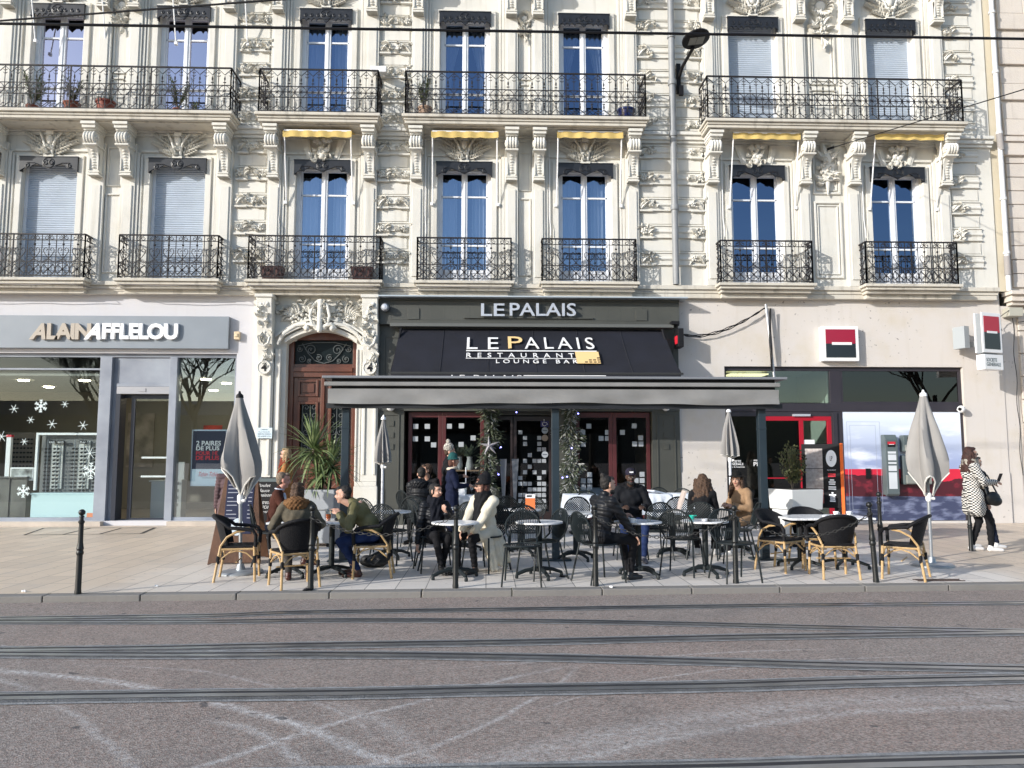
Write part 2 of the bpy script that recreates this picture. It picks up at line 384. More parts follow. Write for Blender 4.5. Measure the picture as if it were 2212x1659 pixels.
# ---- lower cornice under the first-floor balconies
m = MB()
m.box(BX0, 11.86, -.20, .02, 5.30, 5.395); m.box(BX0, 11.84, -.15, .02, 5.22, 5.298); m.box(BX0, 11.82, -.13, .02, 5.11, 5.218)
LB = [(-11.95, -8.85), (-8.11, -5.95), (-5.27, -2.38), (-1.56, .54), (1.24, 3.36), (5.28, 7.38), (8.62, 10.74)]
for a, b in LB:
    a -= .07; b += .07
    m.box(a, b, -.50, -.19, 5.335, 5.40); m.box(a+.05, b-.05, -.45, -.14, 5.27, 5.333); m.box(a+.09, b-.09, -.36, -.12, 5.20, 5.268); m.box(a+.13, b-.13, -.24, -.12, 5.10, 5.198)
m.build('cornice', M_SLAB, bld, bevel=.01)
# ---- windows
def lambrequin(hw, z1, kind, parent):
    mb = MB()
    if kind == 0:
        pts = [(-hw, z1), (-hw, z1-.33), (-hw+.05, z1-.29), (-hw+.12, z1-.25), (-hw+.22, z1-.26), (-hw+.27, z1-.2), (-.28, z1-.155), (-.18, z1-.19), (-.08, z1-.235), (0, z1-.28)]
    else:
        pts = [(-hw, z1), (-hw, z1-.30), (-hw+.06, z1-.24)]
        for x in (-.46, -.34, -.22): pts += [(x-.04, z1-.225), (x, z1-.29), (x+.04, z1-.225)]
        pts += [(-.09, z1-.23), (0, z1-.32)]
    full = pts+[(-x, z) for x, z in reversed(pts[:-1])]
    n = len(pts)
    for i in range(1, len(full)-2):       # convex strips under the straight head
        (xa, za), (xb, zb) = full[i], full[i+1]
        if xb-xa > 1e-4: mb.prism([(xa, za), (xb, zb), (xb, z1), (xa, z1)], -.115, -.085)
    mb.box(-hw, -hw+.03, -.084, .0, z1-.33, z1); mb.box(hw-.03, hw, -.084, .0, z1-.33, z1); mb.box(-hw-.01, hw+.01, -.125, -.0, z1-.001, z1+.02)
    for s in (-1, 1):
        def sp(cx, cz, r, t, a0): return [(cx+s*0+r*(1-.7*k/12)*cos(a0+s*t*k/12), -.118, cz+r*(1-.7*k/12)*sin(a0+s*t*k/12)) for k in range(13)]
        mb.tube(sp(s*.07, z1-.13, .07, 6, pi/2), .013, 5); mb.tube([(.13*cos(a), -.117, z1-.13+.115*sin(a)) for a in [i*pi/9 for i in range(18)]], .009, 5, True) if s > 0 else None
        if kind == 0: mb.tube(sp(s*(hw-.17), z1-.2, .06, 6.5, pi/2), .012, 5); mb.tube([(s*.15, -.118, z1-.2), (s*.3, -.118, z1-.14), (s*(hw-.17), -.118, z1-.14)], .011, 5)
        else:
            for x in (.19, .34, .48): mb.tube(sp(s*x, z1-.15, .045, 6.5, pi/2), .01, 5)
    return mb.build('lambrequin', M_LAMB, parent)
def window(c, floor, shut, rnd, curtain):
    z0, z1, hw = (ZF0, ZF1, .635) if floor == 0 else (ZS0, ZS1, .59)
    wn = empty('window', parent=bld, loc=(c, 0, 0))
    yf = .20; f = MB()
    if shut:
        s = MB(); k = int((z1-z0)/.052)
        for i in range(k):
            z = z0+.02+i*.052; s.tube([(-hw+.05, yf-.04, z+.024), (hw-.05, yf-.04, z+.024)], .027, 6, flat=1)
        s.box(-hw+.05, hw-.05, yf-.04, yf-.01, z0, z1)
        s.build('roller_shutter', M_SH, wn)
        f.box(-hw+.002, -hw+.07, yf-.08, yf+.03, z0, z1-.01); f.box(hw-.07, hw-.002, yf-.08, yf+.03, z0, z1-.01)
        if floor: f.box(-hw+.07, hw-.07, yf-.06, yf, z0, z0+.05)
        f.build('frame', M_WF, wn, bevel=.004)
    else:
        b1, b2, pz = (7.53, 6.37, 5.80) if floor == 0 else (11.24, 10.02, 9.34)
        f.box(-hw+.002, -hw+.09, yf-.07, yf+.05, z0, z1-.01); f.box(hw-.09, hw-.002, yf-.07, yf+.05, z0, z1-.01); f.box(-hw+.09, hw-.09, yf-.065, yf+.05, z1-.05, z1-.012)
        f.box(-.068, .068, yf-.04, yf+.05, z0+.02, z1-.05); f.box(-.022, .022, yf-.06, yf-.04, z0+.02, z1-.06)
        for s in (-1, 1):
            a, b = sorted((s*.068, s*(hw-.09)))
            f.box(*sorted((s*(hw-.13), s*(hw-.09))), yf-.02, yf+.04, z0+.02, z1-.05)
            f.box(a, b, yf-.025, yf+.035, z1-.08, z1-.051); f.box(a, b, yf-.02, yf+.03, b1-.02, b1+.02); f.box(a, b, yf-.02, yf+.03, b2-.02, b2+.02)
            f.box(a, b, yf-.01, yf+.03, z0+.02, pz)
            frame_mould(f, a+.05, b-.05, z0+.07, pz-.05, .03, yf-.03, yf-.008) if floor == 0 else None
            g = MB(); g.quad((s*.068, yf+.01, pz), (s*(hw-.13), yf+.01, pz), (s*(hw-.13), yf+.01, z1-.08), (s*.068, yf+.01, z1-.08)); g.build('pane', M_GLP if floor and c < -5 else (M_GLB if (floor and c < 5) or c > 5 else M_GL), wn)
        f.build('frame', M_WF, wn, bevel=.004)
        if curtain:
            cu = MB()
            for s in (-1, 1):
                n = 10; vs = []
                for j in range(9):
                    t = j/8; z = z1-.15-(z1-z0-.3)*t; wd_ = .44-(.30*sin(min(1, t*1.4)*pi/2) if curtain == 2 else .08)
                    for i in range(n+1): vs.append((s*(hw-.1-wd_*i/n), yf+.16+.03*sin(i*2.2+t), z))
                cu.add(vs, [(j*(n+1)+i, j*(n+1)+i+1, (j+1)*(n+1)+i+1, (j+1)*(n+1)+i) for j in range(8) for i in range(n)])
            cu.build('curtain', M_CUR, wn, smooth=60)
    lambrequin(.645 if floor == 0 else .605, 8.255 if floor == 0 else 11.90, floor, wn)
    return wn
rw = random.Random(5)
for i, c in enumerate(WC):
    window(c, 0, i in (0, 1), rw, [0, 0, 1, 1, 1, 0, 0][i])
    window(c, 1, i in (5, 6), rw, [0, 0, 1, 2, 2, 0, 0][i])
# ---- scroll brackets under the upper balconies and above them
def console_mesh():
    mb = MB()
    P = [(0, .0), (0, 1.12), (-.50, 1.12), (-.50, 1.04), (-.44, .99)]
    prof = [(0, 0), (-.17, 0), (-.17, .05), (-.15, .07), (-.15, .16), (-.17, .35), (-.23, .52), (-.32, .62), (-.34, .62), (-.34, .95), (0, .95)]
    mb.prism(prof, -.11, .11, 'x'); mb.box(-.13, .13, -.19, -.001, .0, .03); mb.box(-.125, .125, -.175, -.002, .07, .10)
    mb.box(-.15, .15, -.40, -.003, .62, .655)
    mb.box(-.16, .16, -.52, 0, 1.05, 1.11); mb.box(-.145, .145, -.48, 0, .98, 1.048); mb.box(-.13, .13, -.42, 0, .94, .978)
    for x in (-.095, -.032, .032, .095): mb.lathe([(.02, -.031), (.135, -.029), (.15, -.015), (.155, 0), (.15, .015), (.135, .029), (.02, .031)], 14, (x, -.33, .79), 'x')
    for s in (-1, 1):
        for i in range(6): a = i*pi/3; mb.ball((s*.135, -.33+.055*cos(a), .79+.055*sin(a)), (.02, .03, .03), 6, 4)
        mb.ball((s*.14, -.33, .79), .025, 6, 4)
    for i in range(7): mb.ball((0, -.165-.0*i-(max(0, i-3)*.028), .18+i*.06), (.05, .03, .022), 7, 4)
    mb.box(-.11, -.085, -.19, -.14, .12, .5); mb.box(.085, .11, -.19, -.14, .12, .5)
    return mb.mesh('console', M_ST2, 40)
cm = console_mesh()
for c in [WC[0]-2.87]+WC:
    for s in (-1, 1):
        for z in (7.79, 11.78):
            if c < -12 and s < 0: continue
            o = bpy.data.objects.new('console', cm); col.objects.link(o); o.parent = bld; o.location = (c+s*1.085, -.10, z)
# ---- carved keystones: alternating leaf fans and fruit clusters
def keystone_fan():
    mb = MB(); r = random.Random(3)
    mb.prism([(-.09, 0), (.09, 0), (.13, .66), (-.13, .66)], -.07, .0)
    mb.box(-.12, .12, -.15, 0, -.02, .03); mb.ball((0, -.10, .46), (.085, .08, .13), 10, 7); mb.box(-.085, .085, -.17, 0, .58, .68)
    for s in (-1, 1):
        for (xa, za, xb, zb, nl, Ll) in ((.14, .30, .62, .66, 7, .15), (.12, .18, .60, .40, 7, .16), (.10, .08, .42, .20, 5, .13)):
            mb.tube([(s*xa, -.05, za), (s*(xa+xb)/2, -.07, (za+zb)/2-.03), (s*xb, -.04, zb)], .016, 5)
            for k in range(nl):
                t = (k+.5)/nl; x, z = xa+(xb-xa)*t, za+(zb-za)*t; b0 = math.atan2(zb-za, xb-xa)
                for e in (-.75, .65): b = b0+e*(1-.5*t); leaf(mb, s*x, z, b if s > 0 else pi-b, Ll*(1-.3*t), .034, -.03, .012*s, 4)
        mb.tube([(s*.05, -.06, .0), (s*.08, -.14, .22), (s*.15, -.15, .44), (s*.26, -.08, .66)], [.035, .03, .028, .03], 6)
    spray(mb, r, -.1, .1, .08, .35, -.12, 8, .13)
    return mb.mesh('keystone', M_ST2, 50)
def keystone_fruit():
    mb = MB(); r = random.Random(4)
    for k in range(26):
        t = r.random(); w_ = .17*(.4+.6*t); mb.ball((r.uniform(-w_, w_), -.08-.05*r.random(), .06+.52*t), r.uniform(.04, .08), 8, 5)
    spray(mb, r, -.18, .18, .0, .5, -.1, 22, .15)
    for s in (-1, 1):
        mb.prism([(s*.26, 0), (s*.38, 0), (s*.56, .58), (s*.36, .58)], -.055, 0); mb.prism([(s*.30, .06), (s*.35, .06), (s*.47, .52), (s*.40, .52)], -.075, -.05)
    return mb.mesh('keystone', M_ST2, 50)
kf, kr = keystone_fan(), keystone_fruit()
for i, c in enumerate(WC):
    k = kr if i in (2, 5, 6) else kf
    o = bpy.data.objects.new('carved_keystone', k); col.objects.link(o); o.parent = bld; o.location = (c, -.03, 8.275); o.scale = (.92, .75, .86)
    if i not in (3, 4):
        o = bpy.data.objects.new('carved_keystone', kf); col.objects.link(o); o.parent = bld; o.location = (c, -.03, 11.95); o.scale = (.92, .75, .86)
# panel carvings between coupled windows
def drop_ornament(kind):
    mb = MB(); r = random.Random(9)
    if kind == 0:
        for k in range(16): a = 2*pi*k/16; leaf(mb, cos(a)*.09, .55+sin(a)*.09, a, .12, .035, -.04)
        mb.ball((0, -.04, .55), (.09, .03, .09), 12, 5)
        for s in (-1, 1): leaf(mb, s*.02, .2, pi/2-s*.9, .22, .06, -.03); leaf(mb, s*.02, .12, pi/2-s*1.4, .2, .06, -.03)
        mb.cap((0, -.05, .48), (0, -.05, -.12), .022, .012)
        leaf(mb, 0, .0, -pi/2, .2, .035, -.03); rosette(mb, 0, .06, .05, -.03)
        spray(mb, r, -.14, .14, .08, .34, -.03, 14, .12)
    else:
        for s in (-1, 1):
            leaf(mb, 0, .42, pi/2-s*.35, .34, .07, -.05, 0, 7); leaf(mb, s*.03, .38, pi/2-s*.8, .3, .07, -.04, 0, 7); leaf(mb, s*.04, .02, .3 if s > 0 else pi-.3, .26, .08, -.03); leaf(mb, s*.04, -.04, -.1 if s > 0 else pi+.1, .2, .06, -.03)
        mb.prism([(-.08, -.05), (.08, -.05), (.15, .3), (-.15, .3)], -.09, 0); mb.ball((0, -.07, .4), (.09, .07, .14), 8, 6)
        mb.cap((0, -.05, -.1), (0, -.04, -.34), .05, .012); spray(mb, r, -.13, .13, .05, .5, -.06, 18, .12)
    return mb.mesh('drop', M_ST2, 50)
d0, d1 = drop_ornament(0), drop_ornament(1)
for me, x, z, sc in ((d0, (WC[0]+WC[1])/2, 11.42, .95), (d0, (WC[3]+WC[4])/2, 11.35, .8), (d0, (WC[5]+WC[6])/2, 11.45, 1.45), (d1, (WC[5]+WC[6])/2, 7.98, 1.15)):
    o = bpy.data.objects.new('carved_panel', me); col.objects.link(o); o.parent = bld; o.location = (x, -.03, z); o.scale = (sc, 1, sc)
# ---- wrought-iron railings
def c_scroll(cx, cz, r, s, turns=1.35, a0=-pi/2, n=12, y=0):
    return [(cx+s*r*(1-.72*k/n)*cos(a0+turns*2*pi*k/n), y, cz+r*(1-.72*k/n)*sin(a0+turns*2*pi*k/n)) for k in range(n+1)]
def module(mb, kind, M):
    """one repeat, 1 unit wide (module width) and real height, in local XZ"""
    old = mb.m; mb.m = M; b = .011
    if kind == 0:      # lower floor: hearts and wheel
        w = .30; h = .95
        mb.tube([(0, 0, .02), (0, 0, h)], b*.9, 4); mb.tube([(w/2, 0, .0), (w/2, 0, h)], b*.8, 4)
        for s in (-1, 1):
            cx = w/2
            mb.tube(c_scroll(cx+s*.062, .87, .052, s, 1.2, pi/2), b*.75, 4)
            mb.tube([(cx, 0, .40), (cx+s*.06, 0, .48), (cx+s*.11, 0, .56), (cx+s*.105, 0, .62), (cx+s*.06, 0, .645), (cx+s*.025, 0, .61), (cx+s*.05, 0, .575)], b*.8, 4)
            mb.tube([(cx, 0, .40), (cx+s*.07, 0, .36), (cx+s*.13, 0, .30)], b*.75, 4)
            mb.tube([(cx, 0, .40), (cx-s*.09, 0, .30)], b*.6, 4)
            mb.bar((cx, 0, .17), (cx+s*.11, 0, .28), b*1.0); mb.bar((cx, 0, .17), (cx+s*.11, 0, .06), b*1.0)
        mb.tube([(cx+.14*cos(a), 0, .165+.14*sin(a)) for a in [i*pi/8 for i in range(16)]], b*.75, 4, True)
        mb.ball((cx, 0, .725), .026, 6, 4); mb.ball((cx, 0, .17), .03, 6, 4); mb.ball((cx, 0, .50), .02, 6, 4); mb.ball((cx, 0, .915), .018, 6, 4)
    else:              # upper floor: rings, stars, finials and zigzags
        w = .275; h = 1.0
        mb.tube([(0, 0, .02), (0, 0, h)], b*.8, 4)
        cx = w/2; mb.tube([(cx, 0, .12), (cx, 0, .82)], b*.7, 4)
        mb.tube([(cx+.125*cos(a), 0, .47+.125*sin(a)) for a in [i*pi/7 for i in range(14)]], b*.75, 4, True)
        for a in (0, pi/4, 3*pi/4): mb.bar((cx-.055*cos(a), 0, .47-.055*sin(a)), (cx+.055*cos(a), 0, .47+.055*sin(a)), b*.7)
        mb.ball((cx, 0, .75), (.02, .016, .05), 6, 4); mb.ball((cx, 0, .665), (.04, .016, .015), 6, 3); mb.ball((cx, 0, .22), (.02, .016, .06), 6, 4); mb.ball((cx, 0, .29), (.035, .016, .015), 6, 3)
        for s in (-1, 1):
            mb.bar((cx, 0, .84), (cx+s*w/2, 0, .97), b*.75); mb.bar((cx, 0, .84), (cx+s*w/2, 0, .97) if 0 else (cx+s*w/2, 0, .86), b*.001)
            mb.bar((cx, 0, .16), (cx+s*w/2, 0, .04), b*.75)
            mb.tube([(cx+s*(w/2-.045), 0, .90), (cx+s*(w/2-.015), 0, .875), (cx+s*w/2, 0, .90)], b*.7, 4); mb.tube([(cx+s*(w/2-.045), 0, .83), (cx+s*(w/2-.015), 0, .80), (cx+s*w/2, 0, .83)], b*.7, 4)
            mb.tube([(cx+s*(w/2-.045), 0, .10), (cx+s*(w/2-.015), 0, .13), (cx+s*w/2, 0, .10)], b*.7, 4)
    mb.m = old
def railing(x0, x1, dep, z, kind, name='railing', parent=None, left=True, right=True, h=None, posts=None):
    mb = MB(); w = .30 if kind == 0 else .275; H = (.95 if kind == 0 else 1.0)
    rails = (.02, .34, .82, .95) if kind == 0 else (.03, .345, .47, .60, 1.0)
    def panel(ax, ay, bx, by):
        L = math.hypot(bx-ax, by-ay); n = max(1, round(L/w)); sc = L/(n*w); an = math.atan2(by-ay, bx-ax)
        base = Matrix.Translation((ax, ay, z)) @ Matrix.Rotation(an, 4, 'Z')
        for i in range(n): module(mb, kind, base @ Matrix.Translation((i*w*sc, 0, 0)) @ Matrix.Diagonal((sc, 1, 1, 1)))
        for r_ in rails: mb.tube([(ax, ay, z+r_), (bx, by, z+r_)], .011 if r_ not in (rails[-1],) else .022, 4)
        for px_, py_ in ((ax, ay), (bx, by)): mb.tube([(px_, py_, z-.05), (px_, py_, z+H)], .018, 4)
    panel(x0, -dep, x1, -dep)
    if left: panel(x0, -.02, x0, -dep)
    if right: panel(x1, -dep, x1, -.02)
    L = x1-x0; k = posts if posts is not None else max(1, round(L/1.9))
    for i in range(1, k): x = x0+L*i/k; mb.tube([(x, -dep, z-.06), (x, -dep, z+H)], .017, 4)
    return mb.build(name, M_IRON, parent)
UB = [(-14.5, -5.72, .66), (-5.09, -2.46, .66), (-1.84, 3.58, .66), (5.0, 10.91, .66)]
UBW = ['long upper balcony with potted oleanders', 'short upper balcony over the carved doorway bay', 'upper balcony with a blue pot', 'upper balcony before the closed grey shutters']
for i, (a, b, dp) in enumerate(UB):
    s = MB(); A, B = a-.07, b+.07
    s.box(A, B, -dp-.08, -.0, 9.055, 9.125); s.box(A+.04, B-.04, -dp-.03, -.001, 9.0, 9.053); s.box(A+.06, B-.06, -dp-.0, -.002, 8.93, 8.998)
    s.box(A+.16, B-.16, -dp+.12, -.003, 8.905, 8.928)
    bo = s.build('balcony', M_SLAB, bld, bevel=.01); railing(a, b, dp, 9.14, 1, parent=bo)
for i, (a, b) in enumerate(LB):
    s = MB(); s.box(a, b, -.42, -.21, 5.402, 5.412)
    bo = s.build('balcony', M_SLAB, bld); railing(a, b, .42 if i != 2 else .46, 5.43, 0, parent=bo, posts=2)
# ---------------------------------------------------------------- ground
def quadmesh(name, pts, m, kind='structure', z=0):
    mb = MB(); mb.add([(x, y, z) for x, y in pts], [tuple(range(len(pts)))]); o = mb.build(name, m); tag(o, kind=kind); return o
M_PAVE = mat('pavement_slabs', (.5, .47, .43), .55)
def _pave():
    m = M_PAVE; l = m.node_tree.links; b = m.node_tree.nodes['Principled BSDF']
    tc = N(m, 'ShaderNodeTexCoord'); mp = N(m, 'ShaderNodeMapping'); mp.inputs['Rotation'].default_value = (0, 0, R(90)); l.new(tc.outputs['Object'], mp.inputs['Vector'])
    br = N(m, 'ShaderNodeTexBrick'); l.new(mp.outputs[0], br.inputs['Vector'])
    for k, v in (('Scale', 1.0), ('Mortar Size', .005), ('Mortar Smooth', .1), ('Brick Width', 1.3), ('Row Height', .345), ('Bias', 0.0)): br.inputs[k].default_value = v
    br.offset = .43; br.offset_frequency = 2; br.squash = 1.0
    br.inputs['Color1'].default_value = (.60, .56, .52, 1); br.inputs['Color2'].default_value = (.71, .66, .605, 1); br.inputs['Mortar'].default_value = (.20, .19, .18, 1)
    # slabs under the terrace are greyer, those to the left are warmer
    sx = N(m, 'ShaderNodeSeparateXYZ'); l.new(tc.outputs['Object'], sx.inputs[0])
    ns = N(m, 'ShaderNodeTexNoise', Scale=.6, Detail=5.0); l.new(tc.outputs['Object'], ns.inputs['Vector'])
    ax = mathn(m, 'ADD', sx.outputs[0], mathn(m, 'MULTIPLY', ns.outputs['Fac'], 3.0))
    f = ramp(m, mathn(m, 'MULTIPLY', mathn(m, 'ADD', ax, 8.0), .06), .28, .40); f2 = ramp(m, mathn(m, 'MULTIPLY', mathn(m, 'ADD', ax, 8.0), .06), .92, .99)
    warm = mixc(m, .85, br.outputs['Color'], (.92, .79, .64), 'MULTIPLY'); cool = mixc(m, .8, br.outputs['Color'], (1.10, 1.10, 1.09), 'MULTIPLY')
    c = mixc(m, mathn(m, 'SUBTRACT', f, f2), warm, cool)
    n2 = N(m, 'ShaderNodeTexNoise', Scale=2.2, Detail=8.0, Roughness=.7); l.new(tc.outputs['Object'], n2.inputs['Vector'])
    c = mixc(m, mathn(m, 'MULTIPLY', ramp(m, n2.outputs['Fac'], .52, .75), .55), c, (.42, .40, .375))
    n3 = N(m, 'ShaderNodeTexNoise', Scale=14.0, Detail=3.0); l.new(tc.outputs['Object'], n3.inputs['Vector'])
    c = mixc(m, mathn(m, 'MULTIPLY', ramp(m, n3.outputs['Fac'], .69, .73), .7), c, (.09, .085, .08))
    l.new(c, b.inputs['Base Color'])
    bp = N(m, 'ShaderNodeBump', Strength=.35, Distance=.006); inv = mathn(m, 'SUBTRACT', 1.0, br.outputs['Fac']); l.new(inv, bp.inputs['Height']); l.new(bp.outputs[0], b.inputs['Normal'])
    l.new(ramp(m, n2.outputs['Fac'], .3, .7, (.38,)*3, (.62,)*3), b.inputs['Roughness'])
_pave()
# kerb line follows the slightly skewed road edge
kx0, ky0 = GP(0, 1283); kx1, ky1 = GP(2212, 1256); ks = (ky1-ky0)/(kx1-kx0)
def ky(x): return ky0+ks*(x-kx0)
KW = .17
XL, XR = -60.0, 60.0
quadmesh('pavement', [(XL, ky(XL)+.0), (XR, ky(XR)+.0), (XR, 12), (XL, 12)], M_PAVE)
M_KERB = stone('kerb_stone', (.21, .20, .19), stain=(.13, .125, .125), amt=.6, streak=.1, bump=.5)
kb = MB(); rk = random.Random(2); x = -14.0
while x < 15:
    L = 1.02+rk.uniform(-.02, .02); kb.add([], [])
    a, b = x+.006, x+L-.006
    kb.add([(a, ky(a)-KW, -.12), (b, ky(b)-KW, -.12), (b, ky(b)-.003, -.12), (a, ky(a)-.003, -.12), (a, ky(a)-KW, .0), (b, ky(b)-KW, .0), (b, ky(b)-.003, .0), (a, ky(a)-.003, .0)],
           [(0, 3, 2, 1), (4, 5, 6, 7), (0, 1, 5, 4), (1, 2, 6, 5), (2, 3, 7, 6), (3, 0, 4, 7)]); x += L
kb.m = Matrix()
tag(kb.build('kerb', M_KERB, bevel=.008), kind='structure')
M_ROAD = mat('road_asphalt', (.2, .18, .175), .85)
def _road():
    m = M_ROAD; l = m.node_tree.links; b = m.node_tree.nodes['Principled BSDF']
    tc = N(m, 'ShaderNodeTexCoord'); P = tc.outputs['Object']
    vo = N(m, 'ShaderNodeTexVoronoi', Scale=95.0); l.new(P, vo.inputs['Vector'])
    sp = N(m, 'ShaderNodeSeparateColor'); l.new(vo.outputs['Color'], sp.inputs[0])
    agg = ramp(m, sp.outputs[0], .05, .95, (.168, .145, .128), (.39, .345, .31))
    red = ramp(m, sp.outputs[1], .6, .9, (1, 1, 1), (1.0, .86, .82)); c = mixc(m, 1.0, agg, red, 'MULTIPLY')
    n1 = N(m, 'ShaderNodeTexNoise', Scale=.35, Detail=5.0); l.new(P, n1.inputs['Vector'])
    c = mixc(m, ramp(m, n1.outputs['Fac'], .35, .65), c, mixc(m, 1.0, c, (1.05, .98, .955), 'MULTIPLY'))
    n2 = N(m, 'ShaderNodeTexNoise', Scale=8.0, Detail=6.0, Roughness=.7); l.new(P, n2.inputs['Vector'])
    c = mixc(m, ramp(m, n2.outputs['Fac'], .3, .7), mixc(m, 1.0, c, (.82, .82, .83), 'MULTIPLY'), c)
    # pale sweeps worn by turning vehicles
    nz = N(m, 'ShaderNodeTexNoise', Scale=1.1, Detail=3.0); l.new(P, nz.inputs['Vector']); wob = mathn(m, 'MULTIPLY', mathn(m, 'SUBTRACT', nz.outputs['Fac'], .5), .16)
    g = N(m, 'ShaderNodeTexNoise', Scale=26.0, Detail=6.0, Roughness=.8); l.new(P, g.inputs['Vector']); gr = ramp(m, g.outputs['Fac'], .40, .62)
    arcs = [(((0, 1425), (470, 1495), (940, 1659)), .10, .7), (((300, 1419), (640, 1475), (760, 1530)), .05, .35), (((0, 1440), (150, 1510), (300, 1640)), .07, .4), (((330, 1659), (700, 1545), (1120, 1440)), .06, .6),
            (((650, 1659), (1000, 1560), (1220, 1450)), .05, .5), (((1000, 1640), (1500, 1530), (2212, 1480)), .30, .35), (((1200, 1620), (1700, 1530), (2212, 1500)), .12, .45), (((500, 1540), (640, 1600), (700, 1659)), .08, .5),
            (((760, 1510), (900, 1590), (960, 1659)), .14, .3), (((1106, 1415), (1350, 1400), (1700, 1385)), .04, .5), (((1250, 1480), (1450, 1440), (1900, 1400)), .03, .5), (((0, 1375), (80, 1385), (145, 1401)), .04, .6), (((1106, 1659), (1300, 1590), (1750, 1500)), .20, .3)]
    tot = None
    for (p, q, r_), wid, st in arcs:
        (ax, ay), (bx, by), (cx, cy) = GP(*p), GP(*q), GP(*r_)
        d = 2*(ax*(by-cy)+bx*(cy-ay)+cx*(ay-by))
        ux = ((ax*ax+ay*ay)*(by-cy)+(bx*bx+by*by)*(cy-ay)+(cx*cx+cy*cy)*(ay-by))/d; uy = ((ax*ax+ay*ay)*(cx-bx)+(bx*bx+by*by)*(ax-cx)+(cx*cx+cy*cy)*(bx-ax))/d
        Rr = math.hypot(ax-ux, ay-uy)
        vd = N(m, 'ShaderNodeVectorMath', operation='DISTANCE'); l.new(P, vd.inputs[0]); vd.inputs[1].default_value = (ux, uy, 0)
        e = mathn(m, 'ABSOLUTE', mathn(m, 'ADD', mathn(m, 'SUBTRACT', vd.outputs['Value'], Rr), wob))
        s = mathn(m, 'MULTIPLY', mathn(m, 'SUBTRACT', 1.0, mathn(m, 'MINIMUM', mathn(m, 'DIVIDE', e, wid*.7), 1.0)), st)
        mx, my = (ax+cx)/2, (ay+cy)/2; ex = N(m, 'ShaderNodeVectorMath', operation='DISTANCE'); l.new(P, ex.inputs[0]); ex.inputs[1].default_value = (mx, my, 0)
        fade = ramp(m, mathn(m, 'DIVIDE', ex.outputs['Value'], math.hypot(ax-cx, ay-cy)), .45, .75, (1, 1, 1), (0, 0, 0)); s = mathn(m, 'MULTIPLY', s, fade)
        tot = s if tot is None else mathn(m, 'MAXIMUM', tot, s)
    c = mixc(m, mathn(m, 'MINIMUM', mathn(m, 'MULTIPLY', mathn(m, 'MULTIPLY', tot, gr), 1.25), .9), c, (.66, .65, .64))
    n7 = N(m, 'ShaderNodeTexNoise', Scale=.9, Detail=7.0, Roughness=.7); l.new(P, n7.inputs['Vector'])
    c = mixc(m, mathn(m, 'MULTIPLY', ramp(m, n7.outputs['Fac'], .52, .70), .38), c, (.13, .12, .115))
    vc = N(m, 'ShaderNodeTexVoronoi', feature='DISTANCE_TO_EDGE', Scale=.38); wv = N(m, 'ShaderNodeVectorMath', operation='ADD'); l.new(P, wv.inputs[0]); l.new(n2.outputs['Color'], wv.inputs[1]); l.new(wv.outputs[0], vc.inputs['Vector'])
    c = mixc(m, mathn(m, 'MULTIPLY', mathn(m, 'MULTIPLY', mathn(m, 'LESS_THAN', vc.outputs['Distance'], .0035), ramp(m, n1.outputs['Fac'], .48, .55)), .6), c, (.06, .055, .05))
    # dark repair spots
    n5 = N(m, 'ShaderNodeTexNoise', Scale=7.5, Detail=1.0); l.new(P, n5.inputs['Vector'])
    c = mixc(m, mathn(m, 'MULTIPLY', ramp(m, n5.outputs['Fac'], .755, .77), .7), c, (.05, .05, .055))
    l.new(c, b.inputs['Base Color'])
    bp = N(m, 'ShaderNodeBump', Strength=.45, Distance=.006); l.new(vo.outputs['Distance'], bp.inputs['Height'])
    bp2 = N(m, 'ShaderNodeBump', Strength=.25, Distance=.012); l.new(n2.outputs['Fac'], bp2.inputs['Height']); l.new(bp.outputs[0], bp2.inputs['Normal']); l.new(bp2.outputs[0], b.inputs['Normal'])
_road()
ZR = -.07
quadmesh('road', [(-250, -250), (250, -250), (250, ky(60)-KW-.002), (60, ky(60)-KW+.06), (-60, ky(-60)-KW+.06), (-250, ky(-60)-KW-.002)], M_ROAD, z=ZR)
# far side of the street, seen only in reflections
M_STEEL = mat('rail_steel', (.42, .44, .47), .32, metal=.9, var=.2, scale=3)
M_GROOVE = mat('rail_groove', (.03, .03, .035), .7)
M_SEAM = mat('rail_seam', (.12, .12, .12), .7, var=.3, scale=9, bump=.4)
M_CONC = mat('rail_edge', (.26, .26, .26), .8, var=.25, scale=14, bump=.4)
RAILS = [('near the kerb', [(-150, 1339), (435, 1331), (635, 1324), (1106, 1317), (1656, 1309), (2400, 1301)], 1.0),
         ('second from the kerb', [(-150, 1344), (400, 1344), (700, 1341), (1106, 1342), (1456, 1348), (1856, 1358), (2400, 1368)], 1.0),
         ('third from the kerb', [(-150, 1407), (300, 1402), (600, 1396), (1106, 1388), (1556, 1378), (1856, 1373), (2400, 1363)], 1.15),
         ('fourth from the kerb', [(-150, 1413), (350, 1416), (700, 1415), (1106, 1420), (1556, 1431), (1856, 1439), (2400, 1450)], 1.15),
         ('fifth from the kerb', [(-200, 1512), (400, 1503), (750, 1499), (1106, 1491), (1556, 1483), (1856, 1474), (2400, 1463)], 1.25),
         ('nearest the viewer', [(300, 1692), (700, 1683), (1106, 1673), (1556, 1664), (1906, 1653), (2400, 1640)], 1.25)]
